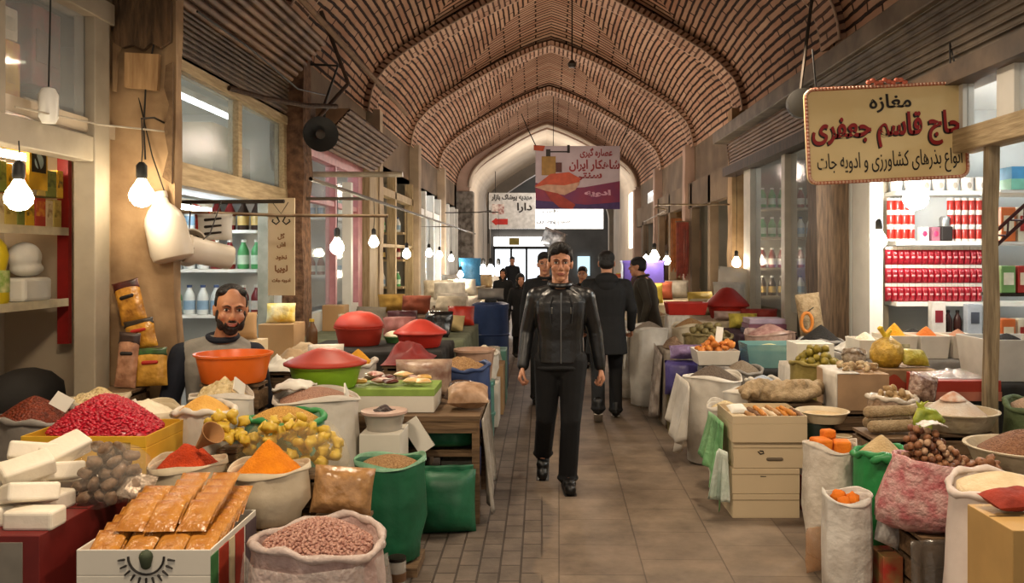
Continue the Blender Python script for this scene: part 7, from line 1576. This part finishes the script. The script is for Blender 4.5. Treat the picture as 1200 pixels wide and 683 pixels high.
# ---- spice packets propped against the plaster pier
def spice(label, px, py0, py1, wpx, Y, tilt, c, c2, topc, seed):
    h = (py1-py0)*Y/1000; w_ = wpx*Y/1000
    t = thing('spice_packet', label, 'packet', (wx(px, Y), Y, wz(py1, Y))); t.rotation_euler = (-.06, tilt, 0)
    pillow_mb(w_, h, .05, seed=seed).build('pack', mat('spice_%d' % seed, c, rough=.2, c2=c2, scale=20, bump=.5, bscale=22, spec=.7), t, smooth='all')
    pillow_mb(w_*1.02, h*.22, .036, seed=seed, M=Matrix.Translation((0, -.004, h*.79))).build('printed_header', mat('spiceh_%d' % seed, topc, rough=.3, c2='#2a1a16', scale=18, spec=.7), t, smooth='all')
    b = MB(); b.cap((-w_*.2, -.026, h*.62), (w_*.22, -.026, h*.63), .012, .010, 8); b.build('printed_badge', M_RED if seed % 2 else M_SBLK, t)
spice('topmost leaning packet of yellow pasta against the plaster pier', 158, 328, 378, 30, 4.90, -.26, '#c98f34', '#8a5a20', '#5a1f1a', 2)
spice('middle packet of golden pasta against the plaster pier', 168, 374, 408, 34, 4.86, -.20, '#cf9838', '#a06c24', '#2f2a20', 3)
spice('lowest plump packet of yellow grain with a green top against the pier', 178, 408, 452, 36, 4.82, -.04, '#d3a044', '#a87a2c', '#3f6a38', 5)
spice('tall clear packet of pink-tan sticks leaning on the pier', 146, 390, 454, 24, 4.80, .08, '#b98a6c', '#8a6048', '#3a2a26', 4)
crate('the packets propped against the plaster pier', -2.5, -2.27, 4.70, 4.94, .815)
# ---- nearest shop: shelves and goods
SX = -3.0
def shelf(n, x0, x1, y0, y1, z, m, label):
    t = thing('shelf', label, 'shelf', ((x0+x1)/2, (y0+y1)/2, z)); w_, d_ = x1-x0, y1-y0
    MB().box(-w_/2, w_/2, -d_/2, d_/2, -.03, 0).build('board', m, t, smooth=False, bevel=.003); return t
for z, lb in ((1.735, 'upper cream shelf of yellow packets in the nearest shop'), (1.29, 'lower cream shelf with the yellow bottle in the nearest shop')):
    t = shelf(0, -3.40, SX, 3.2, 5.40, z, M_PAINT, lb)
    MB().box(.20, .206, -1.1, 1.1, -.045, .004).build('price_rail', mat('rail_cream', '#dccfae', rough=.5), t, smooth=False)
cols = [('#d9a91e', '#2a1f14', 'yellow and black'), ('#c8b15a', '#7a6a2c', 'dull gold'), ('#b5321f', '#d99a2a', 'red and gold'), ('#7f8a3c', '#3f4a20', 'olive green'), ('#d8c9a0', '#8a6a3a', 'cream')]
yy = 4.10; k = 0
for row in range(2):
    y = 4.06
    while y < 5.35:
        c = cols[(k*2+row) % 5]; w_ = .075+.02*(k % 3); h_ = .17+.01*(k % 2)
        t = bpy.data.objects.new('packet', None); COL.objects.link(t); t.location = (SX-.08, y+w_/2, 1.737+row*.185)
        tag(t, '%s printed packet standing in rows on the upper shelf of the nearest shop' % c[2], 'packet', '%s packets on the upper shelf' % c[2])
        MB().box(-.06, .06, -w_/2+.004, w_/2-.004, 0, h_*.96).build('carton_body', mat('shp_%s' % c[2].replace(' ', '_'), c[0], rough=.35, var=.08), t, smooth=False, bevel=.004)
        MB().box(.058, .0625, -w_/2+.012, w_/2-.012, h_*.35, h_*.85).build('printed_panel', mat('shpp_%s' % c[2].replace(' ', '_'), c[1], rough=.4, c2=c[0], scale=26), t, smooth=False)
        y += w_; k += 1
t = thing('poster', 'yellow packet card with a black and pale blue emblem above the bulb', 'packet', (SX+.03, 5.02, 2.07)); MB().box(-.01, .01, -.09, .09, -.12, .12).build('card', mat('yellow_card', '#dcae22', rough=.5), t, smooth=False)
b = MB(); b.box(.01, .013, -.07, .07, -.02, .10); b.build('black_field', M_SBLK, t, smooth=False); b = MB(); b.ell((.013, 0, .045), (.004, .045, .045), 16, 8); b.build('emblem', mat('pale_blue_print', '#a9c4cc', rough=.5), t)
b = MB(); b.box(.013, .018, -.008, .008, -.0, .09, rotM(.5, 0, 0)); b.build('emblem_bar_print', M_SBLK, t, smooth=False); MB().tube([(0, 0, .12), (0, 0, .17)], .003, 5).build('hanging_string', M_BLACK, t)
bottle('yellow_bottle', 'tall yellow squeeze bottle on the lower shelf of the nearest shop', (SX-.08, 4.80, 1.292), .075, .40, mat('yellow_plastic', '#d3bb2c', rough=.3, c2='#c0a71e', scale=4), mat('yellow_cap', '#d8c23c', rough=.3), shape='squash', lab=mat('yellow_label', '#d8d29a', rough=.4, c2='#7a9a3c', scale=24))
for i, (y, lb) in enumerate(((4.44, 'black and blue printed box beside the yellow bottle'), (4.26, 'second black and blue printed box, away from the yellow bottle'))):
    t = thing('packet', lb, 'box', (SX-.09, y, 1.292)); MB().box(-.06, .06, -.085, .085, 0, .22).build('carton_body', mat('yellow_card', '#dcae22'), t, smooth=False)
    b = MB(); b.box(.06, .063, -.072, .072, .05, .21); b.build('black_field', M_SBLK, t, smooth=False); b = MB(); b.ell((.064, .0, .12), (.004, .04, .045), 14, 8); b.ell((.066, .012, .135), (.004, .018, .02), 10, 6); b.build('printed_figure', mat('blue_print', '#6f93b8', rough=.4, c2='#d8dce0', scale=20), t)
t = thing('towel_pack', 'white roll of wrapped towels on the lower shelf', 'pack', (SX-.09, 5.10, 1.465)); b = MB(); b.ell((0, 0, .09), (.08, .12, .09)); b.ell((0, .02, .02), (.08, .12, .05)); fused('roll', b, .01, M_PAPER, t, 2)
t = thing('towel_pack', 'white folded pack under the roll of towels', 'pack', (SX-.09, 5.10, 1.292)); MB().box(-.085, .085, -.14, .14, 0, .14).build('pack', M_PAPER, t, smooth=False, bevel=.02)
t = thing('red_tag', 'rounded red tag with an orange print hanging below the lower shelf', 'tag', (SX+.012, 4.62, 1.15)); MB().poly(rounded(.15, .19, .05), .012, rotM(0, 0, PI/2)).build('card', mat('tag_red', '#b8241a', rough=.35), t, smooth=False); b = MB(); b.ell((.002, 0, -.03), (.005, .04, .02)); b.build('print', mat('tag_orange', '#dc8a3c', rough=.5), t); MB().tube([(0, 0, .09), (0, 0, .11)], .003, 5).build('hanging_loop', M_BLACK, t)
t = thing('red_board', 'tall red board at the end of the shelves of the nearest shop', 'board', (-3.02, 5.46, 1.0)); b = MB(); b.box(-.07, .0, -.02, .02, 0, 1.2); b.build('board', mat('panel_red', '#9c1a16', rough=.5), t, smooth=False)
t = thing('black_sack', 'black covered mound low in the nearest shop', 'sack', (-2.88, 4.75, 0)); MB().lathe([(0, .70), (.15, .70), (.17, .75), (.16, .84), (.11, .90), (.05, .93), (0, .93)], 26, lambda a, q, z: (q*math.cos(a), 1.7*q*math.sin(a), z)).build('bag', M_BLKC, t, smooth='all')
# above the beam: things behind the glazing
for i, (y, z, w_, h_, c, c2, lb) in enumerate(((4.12, 2.30, .34, .30, '#a3302a', '#c9a23c', 'red and gold patterned box behind the upper glazing'), (4.12, 2.602, .30, .16, '#c9bfae', '#b0a591', 'pale box on the patterned box behind the upper glazing'), (4.52, 2.42, .26, .42, '#7a2a20', '#5a3a2c', 'dark red hanging cloth behind the upper glazing'), (4.50, 2.245, .34, .10, '#d0c4ac', '#9a8d76', 'pale tray under the dark red cloth behind the glazing'))):
    t = thing('stored_box', lb, 'box', (-2.72, y, z+.025)); MB().box(-.10, .10, -w_/2, w_/2, 0, h_).build('carton_body', mat('stored_%d' % i, c, rough=.6, c2=c2, scale=14), t, smooth=False, bevel=.008)
    MB().box(.10, .104, -w_/2+.03, w_/2-.03, h_*.3, h_*.7).build('printed_band', mat('storedb_%d' % i, c2, rough=.6), t, smooth=False)
t = thing('lantern', 'white plastic lamp case hanging at the upper glazing of the nearest shop', 'lamp', (wx(57, 4.2), 4.2, wz(123, 4.2))); MB().lathe([(0, -.09), (.03, -.09), (.045, -.06), (.045, .05), (.03, .08), (0, .09)], 10).build('case', M_WHITE, t); MB().tube([(0, 0, .08), (.0, .02, .6)], .004, 5).build('hanging_cord', M_BLACK, t)
# ---- second shop, behind the vendor: shelves with bottles
for z, lb in ((1.02, 'lower white shelf behind the vendor'), (1.44, 'middle white shelf behind the vendor'), (1.80, 'upper white shelf behind the vendor')):
    t = thing('shelf', lb, 'shelf', (-3.1, 8.0, z)); MB().box(-.5, .48, -.16, .16, -.03, 0).build('board', M_WHITE, t, smooth=False)
SB = [('clear green', '#4f9a5c', .35), ('deep red', '#7a2020', .3), ('milky white', '#d3d6d2', .4), ('dark brown', '#3a2a20', .3)]
protos = []
for i, (nm, c, r_) in enumerate(SB):
    protos.append(bottle('bottle', nm+' bottle', (0, 0, -50), .052, .27, mat('btl_%d' % i, c, rough=r_, var=.1), M_WHITE if i != 2 else M_BLUE, shape='bottle', lab=mat('btll_%d' % i, ('#cfe0c8', '#d8cfc0', '#8aa8c0', '#c8a860')[i], rough=.4)))
k = 0; used = set()
for si, (z, sh) in enumerate(((1.02, 'lower'), (1.44, 'middle'), (1.80, 'upper'))):
    for q in range(8):
        i = (0, 2, 2, 1)[(q//2+si) % 4] if si < 2 else (1, 2, 1, 3)[(q//2) % 4]
        lb = SB[i][0]+' bottle in the row on the '+sh+' shelf behind the vendor'; g = SB[i][0]+' bottles on the '+sh+' shelf behind the vendor'
        o = protos[i] if i not in used else dup(protos[i]); used.add(i)
        o.location = (-3.52+.125*q, 7.92, z+.002); o['label'] = lb; o['group'] = g
# loft things behind the blue-grey panes
for i, (y, w_, h_, c, lb) in enumerate(((6.05, .4, .38, '#8a5a3c', 'round brown drum box inside the loft window'), (7.25, .5, .52, '#b8a483', 'tall pale board box inside the loft window, by the second light'), (7.75, .3, .4, '#8a7a64', 'brown board box at the end of the loft window'))):
    carton(lb, -2.95, -2.7, y-w_/2, y+w_/2, 2.142, 2.142+h_, mat('loft_%d' % i, c, rough=.8, var=.12), open_top=False)
# third shop: white cupboard with bottles and pink frame
for z, lb in ((1.30, 'white shelf of bottles inside the pink-framed shop'), (2.1, 'high white shelf inside the pink-framed shop')): t = thing('shelf', lb, 'shelf', (-3.2, 11.95, z)); MB().box(-.6, .6, -.18, .18, -.035, 0).build('board', M_WHITE, t, smooth=False)
for z, sh in ((1.30, 'white'), (2.1, 'high white')):
    for q in range(9):
        i = (2, 0, 2, 1)[(q//2+int(z)) % 4]; o = dup(protos[i]); o.location = (-3.72+.13*q, 11.86, z+.002)
        o['label'] = SB[i][0]+' bottle in the row on the '+sh+' shelf of the pink-framed shop'; o['group'] = SB[i][0]+' bottles on the '+sh+' shelf of the pink-framed shop'
carton('small tan carton on the ledge before the pink-framed shop', -2.22, -2.0, 8.62, 8.85, .802, 1.06, M_CARD, open_top=False)
# wooden shelving of the fourth shop
for z, n_ in ((1.0, 'low'), (1.5, 'middle'), (2.0, 'high')):
    t = thing('shelf', n_+' board of the wooden shelving in the shop past the pink frame', 'shelf', (-3.1, 15.85, z)); MB().box(-.55, .55, -.2, .2, -.04, 0).build('board', M_PINEX, t, smooth=False)
    for q in range(7):
        o = dup(protos[(q*3+int(z*2)) % 4]); o.location = (-3.5+.14*q, 15.75, z+.002); o['label'] = SB[(q*3+int(z*2)) % 4][0]+' bottle on the '+n_+' board of the wooden shelving'; o['group'] = SB[(q*3+int(z*2)) % 4][0]+' bottles on the '+n_+' board of the wooden shelving'
# ---- shop of red tins: shelves facing us on its far wall
RY = 7.62
for z, lb in ((1.69, 'white shelf carrying the red jars, in the middle of the far wall'), (2.13, 'top white shelf with the row of white tubs'), (1.156, 'lowest white shelf under the rows of red bags')):
    t = thing('shelf', lb, 'shelf', (3.72, RY, z)); MB().box(-.62, .95, -.16, .16, -.035, 0).build('board', M_WHITE, t, smooth=False)
zs = wz(320, RY)
M_TIN = mat('tomato_red', '#a3281c', rough=.3, c2='#8a1f18', scale=8); M_TINL = mat('tin_orange', '#b8542c', rough=.35, c2='#a03c20', scale=10); M_TINW = mat('tin_white', '#d8d0c6', rough=.35)
pt = thing('jar', 'x', 'jar', (0, 0, -50)); MB().lathe([(0, 0), (.052, 0), (.056, .01), (.056, .15), (.05, .16), (0, .16)], 16).build('glass', M_TIN, pt); MB().lathe([(0, .16), (.053, .16), (.053, .19), (0, .19)], 16).build('lid', M_TINW, pt); MB().lathe([(.0572, .0), (.0575, .001), (.0575, .03), (.0572, .031)], 16, close=False).build('label_band', M_TINW, pt)
first = True
for row in range(3):
    for q in range(6):
        o = pt if first else dup(pt); first = False
        o.location = (wx(1110, RY)+.062*q, RY-.06, 1.692+.127*row); o.scale = (.53, .53, .66)
        o['label'] = 'red jar with a white lid in the block on the white shelf'; o['group'] = 'red jars with white lids on the white shelf'
for row in range(3):
    for q in range(4):
        o = dup(pt); o.location = (wx(1040, RY)+.062*q, RY-.06, 1.692+.127*row); o.scale = (.53, .53, .66); o['label'] = 'red jar in the small block near the white door post'; o['group'] = 'red jars near the white door post'
pb = thing('tomato_bag', 'x', 'packet', (0, 0, -50)); pillow_mb(.105, .145, .075, seed=3).build('pack', mat('red_bag', '#a8192a', rough=.25, c2='#7f1220', scale=14, bump=.4, spec=.7), pb, smooth='all'); MB().box(-.05, .05, -.012, .012, .146, .176).build('white_header', M_TINW, pb, smooth=False)
b = MB(); b.cap((-.02, -.036, .07), (.02, -.036, .072), .012, .010, 8); b.build('printed_mark', mat('bag_pink_print', '#d89a98', rough=.4), pb)
first = True
for row in range(3):
    for q in range(16):
        o = pb if first else dup(pb); first = False
        o.location = (wx(1040, RY-.05)+.0535*q, RY-.06, 1.158+.163*row); o.scale = (.5, .8, .91); o['label'] = 'crimson packet with a white header in the rows above the lowest shelf'; o['group'] = 'crimson packets in three rows'
ub = thing('tub', 'x', 'tub', (0, 0, -50)); MB().lathe([(0, 0), (.06, 0), (.072, .11), (.076, .115), (.076, .13), (0, .135)], 18).build('cup', M_TINW, ub); b = MB(); b.ell((0, -.066, .055), (.026, .008, .03)); b.build('printed_badge', mat('tub_badge', '#9a8f80', rough=.5), ub)
for q in range(8):
    o = ub if q == 0 else dup(ub); o.location = (wx(1048, RY)+.125*q, RY-.04, 2.132); o.scale = (.78, .78, .95); o['label'] = 'white tub with a grey badge in the row on the top shelf'; o['group'] = 'white tubs on the top shelf'
t = thing('coffee_grinder', 'small black and silver gadget standing beside the red jars', 'gadget', (wx(1102, RY), RY-.08, 1.692)); MB().box(-.05, .05, -.05, .05, 0, .13).build('housing', M_SBLK, t, smooth=False, bevel=.01); MB().lathe([(0, .13), (.04, .13), (.045, .20), (.03, .22), (0, .22)], 16).build('hopper', mat('silver', '#9a9a98', rough=.3, metal=.7), t)
for i, (px, c, lb) in enumerate(((1078, '#d8d4cc', 'white box with a pink dot beside the black and silver gadget'), (1091, '#8f5a68', 'mauve box between the white box and the gadget'))):
    t = thing('box', lb, 'box', (wx(px, RY), RY-.06, 1.692)); MB().box(-.036, .036, -.04, .04, 0, .125).build('carton_body', mat('shbox_%d' % i, c, rough=.5), t, smooth=False, bevel=.004); b = MB(); b.ell((0, -.041, .065), (.022, .004, .025)); b.build('printed_dot', mat('pink_dot', '#b8305a', rough=.5), t)
# things below the shelves
t = clothed_stand('counter under a grey cloth in front of the shelves of red tins', 2.98, 5.0, 7.35, 7.9, .86, M_GREYS, 8)
for i, (px, c, w_, h_, lb) in enumerate(((1098, '#dcd6ce', .12, .30, 'white card box with a crimson picture under the crimson packets'), (1140, '#aab0b8', .13, .28, 'pale blue-grey box beside the wooden post'))):
    t = thing('box', lb, 'box', (wx(px, 7.42), 7.42, .865)); MB().box(-w_/2, w_/2, -.04, .04, 0, h_).build('carton_body', mat('cbox_%d' % i, c, rough=.5), t, smooth=False, bevel=.004); MB().box(-w_*.28, w_*.28, -.043, -.04, h_*.4, h_*.75).build('printed_panel', mat('cboxp_%d' % i, ('#8a2430', '#4a4f5a')[i], rough=.5), t, smooth=False)
for i in range(4):
    bottle('bottle', 'dark bottle standing in the shade under the crimson packets', (wx(1111+11*i, 7.5), 7.5, .865), .035, .22, mat('dark_bottle', '#3a1f1a', rough=.25), M_SBLK, group='dark bottles under the crimson packets')
# shelves further right, nearer: colourful packs, blue box, diagonal red lattice
RX = 3.0
t = thing('rack', 'metal rack of packs seen past the wooden post', 'rack', (3.5, 6.05, 0))
for z in (.9, 1.30, 1.66, 2.02): MB().box(-.32, .6, -.13, .13, z-.02, z).build('shelf_board', M_METAL if z < 1.5 else M_WHITE, t, smooth=False)
for x in (-.29, .59): MB().box(x-.012, x+.012, .10, .13, 0, 2.3).build('upright', M_METAL, t, smooth=False)
PC = [('#c96a34', 'orange'), ('#d3cdb8', 'cream'), ('#6f9a5c', 'green'), ('#a8302a', 'red')]
k = 0
for z, hh in ((.9, .22), (1.30, .19), (1.66, .24)):
    for q in range(7):
        c, nm = PC[(q+k) % 4]; t = thing('packet', '%s pack standing on the metal rack past the wooden post, %s' % (nm, {.9: 'low board', 1.3: 'second board', 1.66: 'third board'}[z]), 'packet', (3.25+.115*q, 6.0, z+.002), 0, '%s packs on the %s metal rack board' % (nm, {.9: 'low', 1.3: 'second', 1.66: 'third'}[z]))
        MB().box(-.05, .05, -.06, .06, 0, hh).build('carton_body', mat('rk_'+nm, c, rough=.4, var=.1), t, smooth=False, bevel=.006); MB().box(-.035, .035, -.0635, -.06, hh*.3, hh*.75).build('printed_panel', mat('rkp_'+nm, ('#e8dcc0', '#a8302a', '#e8e4d0', '#e8d8c0')[(q+k) % 4], rough=.4), t, smooth=False)
    k += 2
t = thing('box', 'sky blue and green box on the top board of the metal rack', 'box', (3.5, 6.02, 2.022)); MB().box(-.24, .30, -.1, .1, 0, .16).build('carton_body', mat('sky_box', '#4f93c0', rough=.35), t, smooth=False); MB().box(-.245, .305, -.104, .104, 0, .075).build('green_band', mat('mint_band', '#7fc0a8', rough=.35), t, smooth=False)
bottle('bottle', 'blue bottle beside the wooden post', (3.02, 5.28+.0, .77), .05, .24, mat('blue_bottle', '#4a7ab0', rough=.25), M_WHITE, shape='bottle') if False else None
t = thing('lattice_arm', 'dark red lattice arm slanting in from the edge past the wooden post', 'lattice arm', (3.05, 5.5, 1.60)); b = MB()
a0, a1 = Vector((-.18, 0, .02)), Vector((.30, 0, .46)); d = (a1-a0).normalized(); n_ = Vector((-d.z, 0, d.x))
b.tube([a0+n_*.035, a1+n_*.035], .012, 8); b.tube([a0-n_*.035, a1-n_*.035], .012, 8)
for k in range(9):
    p = a0.lerp(a1, k/9); q = a0.lerp(a1, (k+1)/9); b.tube([p+n_*.035*(1 if k % 2 else -1), q-n_*.035*(1 if k % 2 else -1)], .007, 6)
b.build('truss', mat('dark_red_metal', '#3d1614', rough=.4, metal=.3), t); MB().tube([(.30, 0, .46), (.32, .1, .7)], .01, 6).build('hanging_rod', M_METAL, t)
t = thing('wooden_post', 'slim weathered wooden post standing among the goods', 'post', (2.62, 4.98, 0)); b = MB(); vs = []
for j in range(12):
    z = 2.2*j/11; o_ = .006*math.sin(j*1.3)
    for (x, y) in ((-.033, -.03), (.033, -.03), (.033, .03), (-.033, .03)): vs.append((x+o_, y, z))
b.add(vs, [(j*4+q, j*4+(q+1) % 4, (j+1)*4+(q+1) % 4, (j+1)*4+q) for j in range(11) for q in range(4)]+[(3, 2, 1, 0), (44, 45, 46, 47)]); b.build('shaft', wood('grey_post', '#a08e70', '#6f5f48', 2), t, smooth=False)
# ---- shop of green bottles: shelves on its far side wall
for z, n_, seq in ((1.02, 'lowest', (3, 2, 3)), (1.40, 'second', (1, 1, 3)), (1.82, 'third', (0, 2, 0)), (2.22, 'highest', (0, 1, 0))):
    t = thing('shelf', n_+' shelf in the shop of green bottles', 'shelf', (3.55, 11.8, z)); MB().box(-.65, .65, -.22, .22, -.03, 0).build('board', M_GREYB, t, smooth=False)
    for q in range(9):
        i = seq[(q//3) % 3]; o = dup(protos[i]); o.location = (3.02+.13*q, 11.68, z+.002)
        o['label'] = SB[i][0]+' bottle on the '+n_+' shelf of the green bottle shop'; o['group'] = SB[i][0]+' bottles on the '+n_+' shelf of the green bottle shop'
# ---- orange-lit shop: shelves of amber jars on its far side wall
jp = None
for z, n_ in ((1.1, 'low'), (1.55, 'middle'), (2.0, 'high')):
    t = thing('shelf', n_+' shelf of amber jars in the orange-lit shop', 'shelf', (3.5, 20.0, z)); MB().box(-.5, .5, -.2, .2, -.04, 0).build('board', M_PINEX, t, smooth=False)
    for q in range(5):
        if jp is None: o = jp = bottle('jar', 'x', (0, 0, 0), .075, .30, mat('amber_jar', '#b5662a', rough=.3, c2='#8a4218', scale=6), M_TINW, shape='jar', cat='jar')
        else: o = dup(jp)
        o.location = (3.12+.19*q, 19.9, z+.002); o['label'] = 'amber jar on the '+n_+' shelf of the orange-lit shop'; o['group'] = 'amber jars on the '+n_+' shelf of the orange-lit shop'
# brick-red goods hung in front of the third pier on the right
for i, (y, z, c, lb) in enumerate(((15.9, 1.2, '#8a3a2c', 'bundle of red-brown strings hanging on the pier past the olive stall'), (16.6, 1.3, '#b5703c', 'orange garland hanging in the orange-lit shop'))):
    t = thing('garland', lb, 'garland', (2.62, y, z)); b = MB()
    for k in range(9): b.tube([(-.10+.025*k, 0, 1.0), (-.10+.025*k+.01*math.sin(k), .02, .5), (-.10+.024*k, 0, -.05+.04*(k % 3))], .014, 6)
    b.build('strand', mat('garl_%d' % i, c, rough=.7, var=.2), t); MB().tube([(-.13, 0, 1.0), (.28, 0, 1.0)], .015, 6).build('hanging_rod', M_PIPE, t)
crate('the black mound low in the nearest shop', -3.05, -2.72, 4.48, 5.03, .698)
